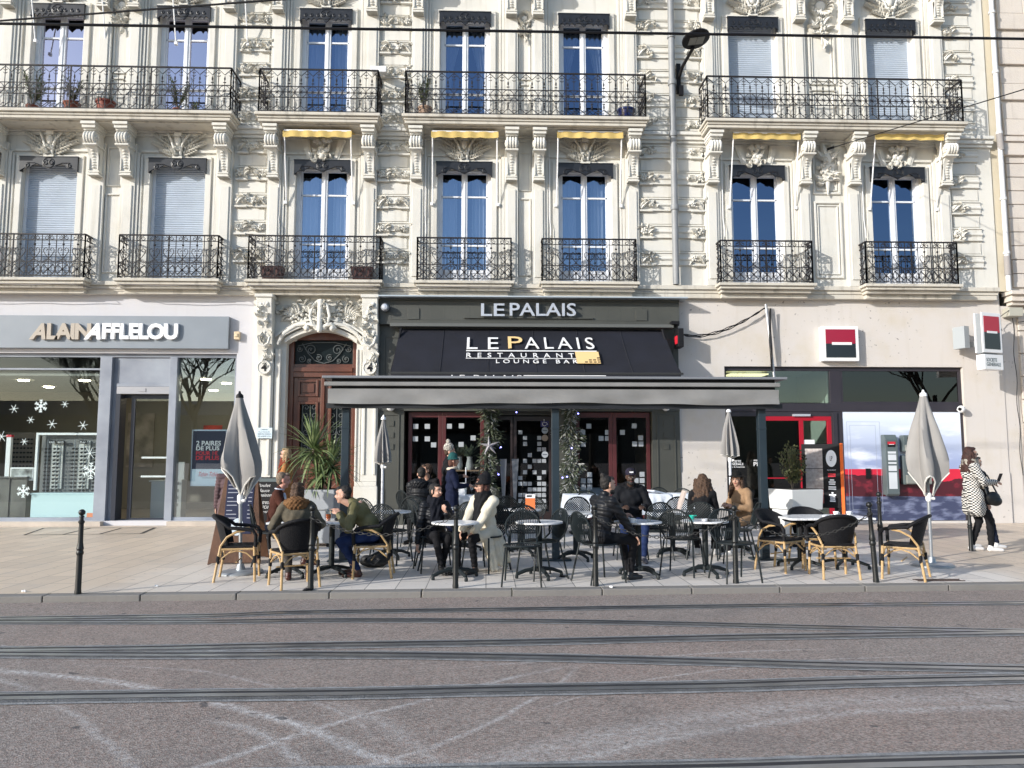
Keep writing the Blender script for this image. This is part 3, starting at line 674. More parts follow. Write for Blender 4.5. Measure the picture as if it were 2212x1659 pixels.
for i, (lab, pts, sc) in enumerate(RAILS):
    P = [Vector((*GP(x, y, ZR), 0)) for x, y in pts]
    Q = []                                            # smooth the measured path
    for k in range(len(P)-1):
        p0, p1, p2, p3 = P[max(k-1, 0)], P[k], P[k+1], P[min(k+2, len(P)-1)]
        for j in range(8):
            t = j/8; Q.append(.5*((2*p1)+(p2-p0)*t+(2*p0-5*p1+4*p2-p3)*t*t+(3*p1-p0-3*p2+p3)*t**3))
    Q.append(P[-1])
    r_ = empty('tram_rail', 'grooved steel tram rail set in the road, '+lab, 'rail', group='tram rails crossing the road')
    for nm, mm, strips, dz in (('concrete_edge', M_CONC, ((-.115*sc, .115*sc),), .0040), ('seam', M_SEAM, ((-.085*sc, .085*sc),), .0060), ('rail_head', M_STEEL, ((-.055, .012), (.055, .075)), .0095), ('groove', M_GROOVE, ((.014, .053),), .0078)):
        mb = MB()
        for a, b in strips:
            vs = []; wob = random.Random(i*7)
            for k, q in enumerate(Q):
                t = (Q[min(k+1, len(Q)-1)]-Q[max(k-1, 0)]).normalized(); n_ = Vector((-t.y, t.x, 0))
                e = wob.uniform(-.008, .008) if nm == 'concrete_edge' else 0
                p, q2 = q+n_*(a+e), q+n_*(b+e); vs += [(p.x, p.y, ZR+dz+i*.0003), (q2.x, q2.y, ZR+dz+i*.0003)]
            mb.add(vs, [(2*k, 2*k+2, 2*k+3, 2*k+1) for k in range(len(Q)-1)])
        mb.build(nm, mm, r_)
# ---------------------------------------------------------------- ground floor
def wr(x0, y0, x1, y1, Y=0.0):
    xm, ym = (x0+x1)/2, (y0+y1)/2
    return WP(x0, ym, Y)[0], WP(x1, ym, Y)[0], WP(xm, y1, Y)[1], WP(xm, y0, Y)[1]
M_SIGN = mat('sign_grey', (.22, .25, .285), .45, var=.06, scale=1.5)
M_ZINC = mat('patinated_zinc', (.19, .21, .255), .5, c2=(.30, .33, .38), scale=1.4, bump=.1, bscale=6)
M_NAVY = mat('dark_door_frame', (.02, .025, .04), .35)
M_LTS = mat('letter_white', (.85, .86, .88), .4); M_LBG = mat('letter_beige', (.40, .35, .29), .45); M_LSL = mat('letter_silver', (.55, .57, .62), .35, metal=.4)
M_BLK = mat('black_print', (.010, .010, .012), .55, spec=.22)
M_RED = mat('red_print', (.62, .02, .04), .5); M_INK = mat('navy_print', (.008, .012, .045), .5)
M_ICE = mat('frosted_sticker', (.72, .82, .82), .7)
M_FLR = mat('shop_floor', (.24, .21, .18), .3, var=.1, scale=2)
M_IWAL = mat('shop_wall', (.24, .22, .18), .8, var=.05, scale=1)
M_CEIL = mat('shop_ceiling', (.22, .22, .20), .9)
M_LAMP = mat('ceiling_spot', (.9, .85, .7), .5, emit=((1, .88, .62), 26.0))
M_WOOD = mat('varnished_door', (.082, .024, .013), .38, c2=(.135, .045, .025), scale=2.2, bump=.1, bscale=14, coat=.25)
# ---- walls of the ground storey
w = MB(); wall_sheet(w, BX0, -5.25, 0, 5.129, [(-13.2, -5.60, .10, 3.80)])
w.build('shop_wall', M_OPT, bld)
w = MB(); wall_sheet(w, -5.25, -2.42, 0, 5.128, [(-4.50, -2.93, .0, 4.36)])
for i in range(18):
    x1_ = -4.5+1.57*i/18; x2_ = -4.5+1.57*(i+1)/18; za_, zb_ = (3.88+.006+(.42+.018)*math.sin(pi*(.08+.84*t))**.75 for t in (i/18, (i+1)/18)); w.prism([(x1_, za_), (x2_, zb_), (x2_, 4.359), (x1_, 4.359)], .001, .30)
w.build('porch_wall', M_ST, bld)
w = MB(); wall_sheet(w, 4.38, BX1, 0, 5.127, [(5.43, 10.99, .05, 3.56)], th=.12)
w.box(4.385, 5.425, -.02, .0, 0, 1.14); w.box(10.995, BX1-.001, -.02, .0, 0, 1.14)
w.build('bank_wall', M_BNK, bld)
w = MB(); wall_sheet(w, -2.42, 4.38, 0, 5.127, [(-1.84, 3.74, .0, 2.60)], y=.04)
M_OLV = mat('olive_grey_joinery', (.062, .064, .056), .5, var=.1, scale=1.6, bump=.05)
w.build('restaurant_wall', M_OLV, bld)
# inner rooms
w = MB(); w.box(BX0+.2, BX1-.2, .34, 8.9, -.02, .012); w.build('room_floor', M_FLR, bld)
w = MB(); w.box(-5.3, -5.2, .34, 8.9, .013, 5.1); w.box(-2.46, -2.38, .34, 8.9, .013, 5.1); w.box(4.32, 4.42, .34, 8.9, .013, 5.1); w.build('party_wall', M_IWAL, bld)
w = MB(); w.box(BX0+.2, -5.31, 5.2, 5.3, .013, 5.1); w.box(-5.19, -2.47, .9, 1.0, .013, 5.1); w.build('back_wall', M_IWAL, bld)
w = MB(); w.box(BX0+.2, -5.31, .6, 5.19, 3.35, 3.42); w.build('ceiling', M_CEIL, bld)
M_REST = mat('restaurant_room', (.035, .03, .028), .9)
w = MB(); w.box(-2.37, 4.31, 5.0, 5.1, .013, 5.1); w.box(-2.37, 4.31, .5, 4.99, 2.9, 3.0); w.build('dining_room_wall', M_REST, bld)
# ---------------- optician
sf = MB(); y0 = .10
for a, b in ((-13.2, -8.62),): sf.box(a, b, y0, y0+.1, .10, .17); sf.box(a, b, y0, y0+.06, 3.43, 3.47)
sf.box(-13.2, -5.6, y0-.01, y0+.12, 3.72, 3.797)
sf.box(-8.62, -8.36, y0-.06, y0+.25, .10, 3.718); sf.box(-8.36, -8.27, y0+.05, y0+.25, .10, 3.718)
sf.box(-7.09, -6.93, y0-.04, y0+.25, .10, 3.718); sf.box(-8.268, -7.092, y0, y0+.1, 3.06, 3.13)
sf.box(-8.268, -7.092, y0+.03, y0+.06, 3.13, 3.718)
sf.box(-6.93, -5.61, y0, y0+.1, .10, .17); sf.box(-5.66, -5.61, y0+.001, y0+.1, .172, 3.718)
shop = sf.build('shopfront', M_ZINC, bld, bevel=.004)
g = MB(); g.box(-13.1, -8.622, y0+.04, y0+.05, .17, 3.43); g.box(-13.1, -8.622, y0+.041, y0+.05, 3.47, 3.719); g.build('shop_window', M_SG, shop)
M_SG2 = glass('shop_glass_mirror', tint=(.88, .92, .92), refl=.13)
g = MB(); g.box(-6.929, -5.661, y0+.04, y0+.05, .171, 3.719); g.build('shop_window', M_SG2, shop)
g = MB(); g.box(-8.26, -7.10, y0-.0, y0+.14, 2.90, 3.058); g.box(-7.78, -7.62, y0-.012, y0-.0, 2.95, 3.02); g.build('door_operator', mat('brushed_alu', (.35, .35, .37), .4, metal=.5), shop)
g = MB(); g.box(-8.265, -8.17, y0+.0, y0+.3, .02, 2.898); g.box(-8.168, -7.95, y0+.2, y0+.25, .02, .12); g.box(-8.168, -7.95, y0+.2, y0+.25, 2.82, 2.897); g.box(-7.99, -7.91, y0+.16, y0+.22, .02, 2.89)
g.box(-7.91, -7.1, y0+.16, y0+.22, .02, .14); g.box(-7.91, -7.1, y0+.16, y0+.22, 2.8, 2.89); g.box(-7.15, -7.1, y0+.161, y0+.221, .14, 2.8)
dr = g.build('sliding_door', M_NAVY, shop); g = MB(); g.box(-7.91, -7.15, y0+.185, y0+.195, .14, 2.8); g.build('door_glass', M_SG, shop)
# stripes of dots on the door glass
g = MB()
for z in (1.48, 1.06):
    for i in range(24): g.box(-7.72+i*.024, -7.704+i*.024, y0+.176, y0+.179, z-.02, z+.02)
g.build('manifestation_dots', M_ICE, shop)
w = MB()
a = WP(213, 1125)[0]; b = WP(397, 1125)[0]
w.box(-13.2, -8.36, -.14, .095, -.02, .096); w.box(-6.95, -5.4, -.14, .095, -.02, .096); w.build('doorstep', mat('step_stone', (.48, .42, .36), .7, var=.1, scale=4), bld, bevel=.006)
def flake(mb, x, z, r, y, big, rot=.2):
    for k in range(6):
        a = rot*0+k*pi/3+pi/6*(1 if big else .3); dx, dz = cos(a), sin(a); wv = .011 if big else .006
        mb.prism([(x-dz*wv, z+dx*wv), (x+dz*wv, z-dx*wv), (x+dx*r+dz*wv*.5, z+dz*r-dx*wv*.5), (x+dx*r-dz*wv*.5, z+dz*r+dx*wv*.5)], y-.002-.0001*k, y)
        if big:
            for t in (.5, .78):
                for s in (-1, 1):
                    b = a+s*.9; L = r*.3; px, pz = x+dx*r*t, z+dz*r*t
                    mb.prism([(px-sin(b)*.008, pz+cos(b)*.008), (px+sin(b)*.008, pz-cos(b)*.008), (px+cos(b)*L+sin(b)*.008, pz+sin(b)*L-cos(b)*.008), (px+cos(b)*L-sin(b)*.008, pz+sin(b)*L+cos(b)*.008)], y-.0024-.0001*k, y-.0002)
            c2 = a+pi/6; mb.prism([(x+dx*r*.33-dz*.009, z+dz*r*.33+dx*.009), (x+dx*r*.33+dz*.009, z+dz*r*.33-dx*.009), (x+cos(a+pi/3)*r*.33, z+sin(a+pi/3)*r*.33)], y-.003, y-.0006)
FL = [(88, 877, .155, 1), (30, 883, .11, 0), (140, 873, .09, 0), (66, 907, .09, 0), (112, 916, .12, 0), (179, 919, .12, 0), (3, 943, .14, 0), (52, 954, .09, 0), (194, 979, .15, 0), (196, 1017, .20, 1), (50, 1061, .155, 1), (17, 1060, .0, 0)]
for px, py, r, big in FL:
    if r: x, z = WP(px, py, .13); f = MB(); flake(f, x, z, r*.92, .136, big); f.build('snowflake_sticker', M_ICE, shop)
# sign board and letters
x0, x1, z0, z1 = wr(-100, 682, 494, 752, -.12); sg = MB(); sg.box(-12.6, x1, -.13, -.001, z0, z1)
sign = sg.build('shop_sign', M_SIGN, None, bevel=.004); tag(sign, 'long blue-grey shop fascia board with raised beige and white ALAIN AFFLELOU letters', 'shop sign')
x0, x1, z0, z1 = wr(63, 698, 196, 733, -.2)
LT = [('A', 63, 99, .30, M_LBG, -.2), ('LAIN', 101, 196, 0, M_LBG, -.2), ('A', 181, 218, .32, M_LTS, -.215), ('FFLELOU', 220, 384, 0, M_LTS, -.2)]
for s, a, b, sh, mm, yy in LT:
    xa, xb, za, zb = wr(a, 698, b, 733, yy); text(s, 'letters', mm, sign, xa, xb, za, zb, yy+.035, ext=.035, bold=.042, shear=sh, spacing=.9)
x, z = WP(514, 726); s_ = MB(); s_.box(x-.06, x+.06, -.10, 0, z-.09, z+.09); s_.box(x-.03, x+.03, -.12, -.1, z-.03, z+.04); tag(s_.build('alarm_box', mat('alarm_beige', (.62, .5, .33), .5), bevel=.01), 'small beige alarm box on the pale wall right of the grey fascia board', 'alarm box')
# shop interior: lamps, frame display, desk, posters
for px, py, Y in ((100, 972*.0+905-30, 2.2), (228, 815+60, 2.2)): pass
LS = [(-11.2, 1.6), (-9.75, 1.6), (-9.9, 2.9), (-8.2, 2.2), (-7.6, 4.3), (-6.7, 1.2), (-6.55, 2.2), (-6.4, 3.2), (-6.25, 4.2), (-5.95, 1.7), (-8.6, 3.6), (-11.6, 3.4)]
for x, y in LS:
    l_ = MB(); l_.lathe([(.11, 3.325), (.12, 3.335), (.12, 3.349)], 14, (x, y, 0)); o = l_.build('ceiling_lamp', M_LAMP); tag(o, 'round recessed ceiling lamp inside the optician shop', 'lamp', 'ceiling lamps of the optician')
def glasses(mb, x, y, z, s=1.0, dark=True):
    for e in (-1, 1): mb.ball((x+e*.035*s, y, z), (.030*s, .006, .021*s), 8, 4); mb.bar((x+e*.065*s, y, z+.01), (x+e*.068*s, y+.11, z+.012), .003)
    mb.bar((x-.01, y, z+.006), (x+.01, y, z+.006), .003)
dx0, dx1, dz0, dz1 = wr(76, 935, 226, 1080, .45)
ds = empty('display_rack', 'white framed window rack holding rows of dark sunglasses', 'display rack')
f = MB(); Y = .45
f.box(dx0, dx1, Y-.03, Y+.03, dz1-.05, dz1); f.box(dx0, dx0+.05, Y-.03, Y+.03, .75, dz1-.051); f.build('rack_frame', M_WHT, ds)
f = MB(); f.box(dx0+.05, dx1+.0, Y+.12, Y+.14, .62, dz1-.06); f.build('back_panel', mat('rack_back', (.16, .16, .16), .6), ds)
f = MB(); gl_ = MB(); rods = MB()
for k, cx in enumerate((dx0+.42, dx0+1.02, dx0+1.50)):
    f.box(cx-.13, cx+.13, Y+.09, Y+.118, .78, dz1-.18)
    for e in (-.19, .02): rods.bar((cx+e, Y+.05, .7), (cx+e, Y+.05, dz1-.15), .009, 6)
    for i in range(12): 
        for e in (-.17, .02, ): glasses(gl_, cx+e+.02, Y-.02, dz1-.36-i*.085, 1.15)
f.build('mirror_panel', mat('rack_mirror', (.55, .55, .53), .4), ds); rods.build('rod', M_ALU, ds, smooth=40); gl_.build('sunglasses', M_BLK, ds)
for k, (s, cx) in enumerate((('KARL', dx0+.34), ('GUCCI', dx0+.52), ('Ray', dx0+1.02), ('Ray', dx0+1.5))):
    b_ = MB(); b_.box(cx-.085, cx+.085, Y+.02, Y+.03, dz1-.245, dz1-.17); o = b_.build('brand_plate', M_BLK, ds); text(s, 'lettering', M_WHT, o, cx-.065, cx+.065, dz1-.232, dz1-.19, Y+.018)
bx0, bx1, bz0, bz1 = wr(63, 1078, 226, 1128, .25)
f = MB(); f.box(WP(68, 1090, .25)[0], -8.66, .22, .9, .14, .66); f.box(WP(68, 1090, .25)[0]-.02, -8.64, .21, .92, .661, .70)
o = f.build('plinth_box', mat('pale_blue_lacquer', (.55, .70, .72), .35), bevel=.006); tag(o, 'low pale blue window plinth under the sunglasses rack', 'plinth')
f = MB(); f.box(-8.83, -8.69, .205, .208, .17, .26); x = f.build('orange_sticker', mat('orange_sticker', (.8, .25, .12), .6), o)
f = MB(); f.box(-12.4, -10.72, .5, 1.2, .012, 1.02); f.box(-10.719, -10.35, .52, 1.1, .012, 1.02); f.box(-12.4, -10.33, .46, 1.22, 1.021, 1.05)
o = f.build('reception_desk', mat('desk_oak', (.10, .095, .085), .5, var=.3, scale=3)); tag(o, 'dark wood reception desk at the left of the optician window', 'desk')
f = MB(); xm, zm = WP(48, 1024, .6); f.box(xm-.26, xm+.26, .58, .62, zm-.15, zm+.15); f.box(xm-.04, xm+.04, .6, .64, 1.052, zm-.151); f.box(xm-.15, xm+.15, .55, .72, 1.051, 1.07)
o = f.build('monitor', M_WHT, bevel=.01); tag(o, 'white desktop screen standing on the reception desk', 'monitor')
f = MB(); f.box(xm-.23, xm+.23, .573, .579, zm-.12, zm+.12); x = f.build('screen', mat('screen_pic', (.05, .05, .05), .3, c2=(.5, .52, .5), scale=5), o)
# wall racks with glasses behind the desk
for k, (a, b) in enumerate(((-13.2, -12.05), (-11.9, -11.2), (-11.0, -10.2))):
    rk_ = MB(); rk_.box(a, b, 2.2, 2.26, .02, 2.1); r_ = rk_.build('spectacle_wall', mat('rack_tan', (.16, .13, .10), .7)); tag(r_, ('far-left brown spectacle wall covered in frames behind the desk', 'brown spectacle wall covered in frames behind the white column', 'brown spectacle wall covered in frames beside the white rack')[k], 'display rack')
    gg = MB(); n = int((b-a)/.17)
    for i in range(n):
        for j in range(14): glasses(gg, a+.1+i*.17, 2.17, .5+j*.11, 1.1)
    gg.build('spectacles', M_BLK, r_)
f = MB(); xm, zm = WP(17, 1000, .8); f.box(xm-.05, xm+.05, .78, .86, 1.051, 1.95); o = f.build('height_column', M_WHT); tag(o, 'slim white column with a red top standing on the desk', 'display column'); f = MB(); f.box(xm-.06, xm+.06, .77, .87, 1.951, 2.0); f.build('red_top', M_RED, o)
for i, (xa, xb, zb, h, c, lab) in enumerate(((-10.3, -9.55, 1.2, 1.55, (.16, .14, .12), 'tall dim portrait poster on the back wall of the optician behind the rack'), (-8.15, -7.62, .9, 1.5, (.30, .03, .015), 'tall red poster on the back wall seen through the shop door'), (-7.15, -6.62, .7, 1.6, (.02, .02, .022), 'tall black portrait poster on the back wall seen through the shop door'))):
    f = MB(); f.box(xa*1.0, xb, 5.15, 5.19, zb, zb+h); o = f.build('wall_poster', mat('poster%d' % i, c, .6, c2=tuple(min(1, v*2.5) for v in c), scale=2.5)); tag(o, lab, 'poster')
# counter and recycling box inside the door
f = MB(); f.box(-7.75, -7.25, .9, 1.5, .013, .92); f.box(-7.8, -7.2, .88, 1.52, .921, .95); o = f.build('counter', mat('counter_grey', (.42, .44, .45), .5), bevel=.005); tag(o, 'grey counter just inside the optician door', 'counter')
f = MB(); f.box(-7.27, -6.92, .55, .85, .013, .98); f.box(-7.23, -6.97, .80, .84, .98, 1.38); o = f.build('recycling_box', mat('card_white', (.50, .50, .50), .7)); tag(o, 'tall white cardboard collection box behind the door glass', 'box')
for i in range(4): f = MB(); f.box(-7.22, -6.98, .545, .548, .86-i*.16, .93-i*.16); f.build('print', mat('grey_print', (.2, .2, .2), .6), o)
# poster 2 PAIRES DE PLUS
xa, xb, za, zb = wr(413, 928, 489, 1050, .3)
ps = MB(); ps.box(xa, xb, .29, .33, za, zb); po = ps.build('sale_poster', mat('poster_rim', (.55, .65, .8), .4)); tag(po, 'navy sale poster reading 2 PAIRES DE PLUS in the shop window', 'poster')
h = zb-za; zs = za+h*.30
ps = MB(); ps.box(xa+.03, xb-.03, .282, .2895, zs, zb-.03); ps.build('navy_field', M_INK, po)
ps = MB(); ps.box(xa+.03, xb-.03, .283, .2897, za+.03, zs); ps.build('pale_field', mat('poster_pale', (.62, .74, .88), .5), po)
wv = xb-xa
text('2 PAIRES', 'lettering', M_LTS, po, xa+.14*wv, xa+.84*wv, zb-h*.285, zb-h*.20, .281, bold=.02); text('DE PLUS', 'lettering', M_LTS, po, xa+.14*wv, xa+.80*wv, zb-h*.37, zb-h*.295, .281, bold=.02)
text('POUR 1€', 'lettering', M_RED, po, xa+.14*wv, xa+.76*wv, zb-h*.455, zb-h*.38, .281, bold=.02); text('DE PLUS', 'lettering', M_RED, po, xa+.14*wv, xa+.8*wv, zb-h*.54, zb-h*.465, .281, bold=.02)
text('Tchin Tchin', 'lettering', M_RED, po, xa+.24*wv, xa+.8*wv, za+h*.17, za+h*.25, .282, shear=.4); text('D\'AFFLELOU', 'lettering', M_SIGN, po, xa+.34*wv, xa+.7*wv, za+h*.135, za+h*.155, .282)
# ---------------- carved doorway, number 4
for s, xa, xb in ((-1, -5.13, -4.60), (1, -2.92, -2.40)):
    p = MB()
    p.box(xa, xb, -.16, -.0, 0, .85); p.box(xa+.02, xb-.02, -.14, -.0, .851, .95)
    o_ = (xa, xa+.40) if s < 0 else (xb-.40, xb)
    p.box(o_[0]+.02, o_[1]-.02, -.12, -.001, .951, 3.6); p.box(o_[0]+.05, o_[0]+.11, -.15, -.12, 1.1, 3.3); p.box(o_[1]-.11, o_[1]-.05, -.15, -.12, 1.1, 3.3)
    i_ = (o_[1], xb) if s < 0 else (xa, o_[0]); p.box(i_[0], i_[1], -.08, .0, .952, 3.9); e = .0 if s < 0 else 0
    xi = xb-.04 if s < 0 else xa+.0; p.box(xi, xi+.04, -.11, -.08, .953, 3.9)
    # console carrying the balcony
    cx = (o_[0]+o_[1])/2
    p.m = Matrix.Translation((cx, 0, 0)); p.prism([(0, 3.55), (-.14, 3.55), (-.16, 3.75), (-.20, 3.95), (-.30, 4.5), (-.36, 4.9), (-.36, 5.05), (0, 5.05)], -.17, .17, 'x'); p.box(-.20, .20, -.40, 0, 5.02, 5.09); p.m = Matrix()
    porch = p.build('porch_pilaster', M_ST2, bld, bevel=.012)
ar = MB(); sp = []; xa, xb, zc, zt = -4.50, -2.93, 3.88, 4.30
def arch_z(t, off=0): return zc+off*.3+(zt-zc+off*.9)*math.sin(pi*(.08+.84*t))**.75
for off, wd_, yy in ((.02, .10, -.10), (.13, .07, -.17), (.22, .05, -.12)):
    pts = [(xa-off+(xb-xa+2*off)*i/18, arch_z(i/18, off)) for i in range(19)]
    for i in range(18):
        (x1_, z1_), (x2_, z2_) = pts[i], pts[i+1]
        ar.prism([(x1_, z1_), (x2_, z2_), (x2_, z2_+wd_), (x1_, z1_+wd_)], yy, -.001)
pts = [(xa+(xb-xa)*i/18, arch_z(i/18, .02)) for i in range(19)]
ar.build('door_arch', M_ST2, porch)
sp_ = MB()
for i in range(18):  # spandrel between door head and square opening: fills down to the arch
    (x1_, z1_), (x2_, z2_) = pts[i], pts[i+1]
    sp_.prism([(x1_, 3.9), (x1_, min(3.9, z1_)), (x2_, min(3.9, z2_)), (x2_, 3.9)], .02, .3) if min(z1_, z2_) < 3.89 else None
cr = MB(); r = random.Random(21); cx = -3.72
for s in (-1, 1):
    for k in range(7): leaf(cr, cx+s*(.55+.02*k), 4.62, pi/2-s*(.2+.22*k), .36-.02*k, .05, -.03, .03*s, 6)
    for k in range(26): x = cx+s*r.uniform(.3, 1.0); leaf(cr, x, r.uniform(4.45, 5.0) , r.uniform(0, 2*pi), r.uniform(.1, .2), .045, -.03, .02)
    for k in range(14): x = cx+s*r.uniform(.2, .75); cr.ball((x, -.07, r.uniform(4.5, 4.8)), (.045, .05, .045), 7, 4)
    cr.tube([(cx+s*.05, -.16, 5.0), (cx+s*.16, -.24, 4.85), (cx+s*.22, -.26, 4.62), (cx+s*.16, -.24, 4.42), (cx+s*.07, -.22, 4.32)], .035, 7)
    cr.tube([(cx+s*.02, -.2, 4.35), (cx+s*.12, -.24, 4.40), (cx+s*.26, -.24, 4.44), (cx+s*.34, -.22, 4.36), (cx+s*.26, -.22, 4.30)], .045, 7); cr.ball((cx+s*.28, -.26, 4.34), .06, 8, 6)
    cr.tube([(cx+s*.3, -.2, 4.46), (cx+s*.55, -.17, 4.42), (cx+s*.8, -.15, 4.25), (cx+s*.95, -.12, 4.0)], .04, 7)
cr.box(cx-.3, cx+.3, -.12, -.0, 4.72, 4.86); cr.cap((cx, -.2, 4.95), (cx, -.26, 4.3), .07, .06)
spray(cr, r, cx-.15, cx+.15, 4.4, 5.0, -.2, 16, .16)
cr.build('carved_tympanum', M_ST2, porch, smooth=50)
for nm, cx in (('l', -4.93), ('r', -2.60)):
    c_ = MB(); r = random.Random(5 if nm == 'l' else 6)
    for k in range(30): t = r.random(); yy = -.17-.19*t; c_.ball((cx+r.uniform(-.10, .10), yy+.01, 3.9+t*1.0), r.uniform(.03, .055), 7, 5)
    for k in range(14): t = r.random(); leaf(c_, cx+r.uniform(-.08, .08), 3.85+t*1.0, r.uniform(0, 2*pi), .13, .04, -.17-.19*t)
    c_.tube([(cx-.14, -.3, 4.15), (cx-.1, -.3, 4.0), (cx, -.3, 3.93), (cx+.1, -.3, 4.0), (cx+.14, -.3, 4.15)], .03, 6)
    for k in range(12): leaf(c_, cx+r.uniform(-.1, .1), r.uniform(3.6, 3.85), -pi/2+r.uniform(-.6, .6), .15, .05, -.13)
    c_.build('carved_garland', M_ST2, porch, smooth=50)
    m_ = MB(); m_.lathe([(.155, -.12), (.155, -.20), (.14, -.215), (.125, -.20), (.0, -.20)], 24, (cx, 0, 3.47), 'y'); m_.build('number_medallion', M_ST2, porch, smooth=30)
    text('4', 'numeral', M_BLK, porch, cx-.06, cx+.06, 3.385, 3.565, -.206, ext=.004, bold=.03)
# wooden double door
YD = .26
d = MB(); d.box(-4.50, -4.38, YD-.05, YD+.08, .02, 4.34); d.box(-3.05, -2.93, YD-.05, YD+.08, .02, 4.34)
d.box(-4.38, -3.05, YD-.04, YD+.08, 4.15, 4.34) ; d.box(-4.379, -3.051, YD-.10, YD+.08, 3.42, 3.52); d.box(-4.379, -3.051, YD-.06, YD+.08, 3.30, 3.419); d.box(-4.379, -3.051, YD-.03, YD+.08, 3.52, 3.60)
d.box(-3.755, -3.675, YD-.05, YD+.05, .05, 3.29)
for s in (-1, 1):
    a, b = (-4.379, -3.756) if s < 0 else (-3.674, -3.051)
    for z_0, z_1 in ((2.86, 3.24),): frame_mould(d, a+.10, b-.06, z_0, z_1, .05, YD-.035, YD+.03); d.box(a+.2, b-.16, YD-.01, YD+.03, z_0+.09, z_1-.09)
    d.box(a, a+.1, YD-.0, YD+.04, .02, 3.3); d.box(b-.06, b, YD-.0, YD+.04, .02, 3.3); d.box(a+.1, b-.06, YD, YD+.04, 3.24, 3.3); d.box(a+.1, b-.06, YD, YD+.04, 2.74, 2.86)
    frame_mould(d, a+.10, b-.06, 1.36, 2.74, .055, YD-.03, YD+.03); d.box(a+.10, b-.06, YD-.0, YD+.04, 1.20, 1.36); d.box(a+.02, b-.02, YD-.06, YD, 1.22, 1.32); d.box(a+.04, b-.04, YD-.04, YD, 1.12, 1.219)
    frame_mould(d, a+.10, b-.06, .25, 1.05, .05, YD-.035, YD+.03); d.prism([(a+.19, .35), (b-.15, .35), (b-.15, .82), ((a+b)/2+.02, .95), (a+.19, .82)], YD-.012, YD+.03)
    d.box(a+.1, b-.06, YD+.01, YD+.035, .25, 1.05); d.box(a+.1, b-.06, YD, YD+.04, .02, .25); d.box(a+.1, b-.06, YD, YD+.04, 1.05, 1.12); d.box(a+.1, b-.06, YD+.012, YD+.034, 2.86, 3.24)
door = d.build('entrance_door', M_WOOD, bld, bevel=.006)
for xa, xb, za, zb in ((-4.379, -3.051, 3.6, 4.15), (-4.2, -3.8, 1.4, 2.7), (-3.6, -3.2, 1.4, 2.7)): g = MB(); g.box(xa, xb, YD+.041, YD+.05, za, zb); g.build('door_pane', mat('dark_door_glass', (.010, .015, .017), .3, spec=.15), door)
ir = MB(); r = random.Random(8); MI = mat('door_iron', (.085, .095, .095), .45)
for s in (-1, 1):
    cx = -3.715
    for (x, z, rr, t0) in ((.30, 3.93, .13, 0), (.12, 3.75, .08, 1), (.50, 3.72, .09, 2), (.56, 3.95, .07, 3), (.33, 3.68, .06, 4)):
        ir.tube([(cx+s*x+s*rr*(1-.75*k/16)*cos(t0+k*.55), YD+.015, z+rr*(1-.75*k/16)*sin(t0+k*.55)) for k in range(17)], .011, 4)
        ir.ball((cx+s*x, YD+.01, z), .022, 6, 4)
    ir.tube([(cx, YD+.015, 3.62), (cx+s*.2, YD+.015, 3.68), (cx+s*.36, YD+.015, 3.85), (cx+s*.5, YD+.015, 4.08)], .012, 4)
    ir.tube([(cx+s*.0, YD+.015, 4.1), (cx+s*.25, YD+.015, 4.1), (cx+s*.6, YD+.015, 4.02)], .011, 4)
    c2_ = -4.0 if s < 0 else -3.40
    for j in range(7):
        for e in (-1, 1):
            z = 1.5+j*.185; ir.tube([(c2_+e*.09+e*.075*(1-.75*k/12)*cos(j+k*.6), YD+.015, z+.075*(1-.75*k/12)*sin(j+k*.6)) for k in range(13)], .009, 4)
    ir.tube([(c2_-.17, YD+.015, 1.42), (c2_-.17, YD+.015, 2.68), (c2_+.17, YD+.015, 2.68), (c2_+.17, YD+.015, 1.42)], .009, 4, True); ir.bar((c2_, YD+.015, 1.42), (c2_, YD+.015, 2.68), .008)
ir.build('door_grille', MI, door)
xa, xb, za, zb = wr(555, 924, 588, 947, -.17); b_ = MB(); b_.box(xa, xb, -.18, -.165, za, zb); pl = b_.build('wall_plaque', mat('plaque_blue', (.62, .74, .80), .4)); tag(pl, 'small pale blue doctor plate on the left pilaster of the carved doorway', 'plaque')
for i, (s, a) in enumerate((('CABINET', .25), ('Paul Alexandre', .12), ('MEDECINE GENERALE', .06), ('SUR RENDEZ-VOUS', .06), ('Au premier etage', .15))): text(s, 'lettering', M_INK, pl, xa+(xb-xa)*a, xb-(xb-xa)*a, zb-.055-i*.048, zb-.03-i*.048, -.181, ext=.001)
# ---------------- restaurant front
f = MB(); xa, xb = -2.41, 4.37
f.box(xa, xb, -.18, .035, 4.46, 5.0); f.box(xa, xb, -.22, .03, 4.998, 5.04)
for i in range(23): x = xa+.3+i*.285; f.box(x, x+.006, -.1835, -.18, 4.60, 4.92)
frame_mould(f, xa+.25, xb-.85, 4.56, 4.94, .01, -.186, -.18)
f.box(WP(1002, 685, -.2)[0], WP(1281, 685, -.2)[0], -.22, -.18, 4.60, 4.63)
for cx in (WP(893, 680, -.2)[0], WP(1386, 680, -.2)[0]): f.box(cx-.13, cx+.13, -.20, -.18, 4.57, 4.82)
for a, b in ((xa, -1.84), (3.74, xb)): f.box(a, b, -.04, .04, 0, 4.455); frame_mould(f, a+.10, b-.10, .35, 2.45, .03, -.06, -.04); [f.box((a+b)/2-.06, (a+b)/2+.06, -.06, -.04, z, z+.12) for z in (2.18, 1.92, 1.66)]; frame_mould(f, a+.10, b-.10, 2.9, 4.2, .03, -.06, -.04)
f.box(xa, xb, -.06, .04, 2.52, 2.70); f.box(-1.84, 3.74, -.02, .04, 2.70, 4.45)
rs = f.build('restaurant_front', M_OLV, bld, bevel=.004)
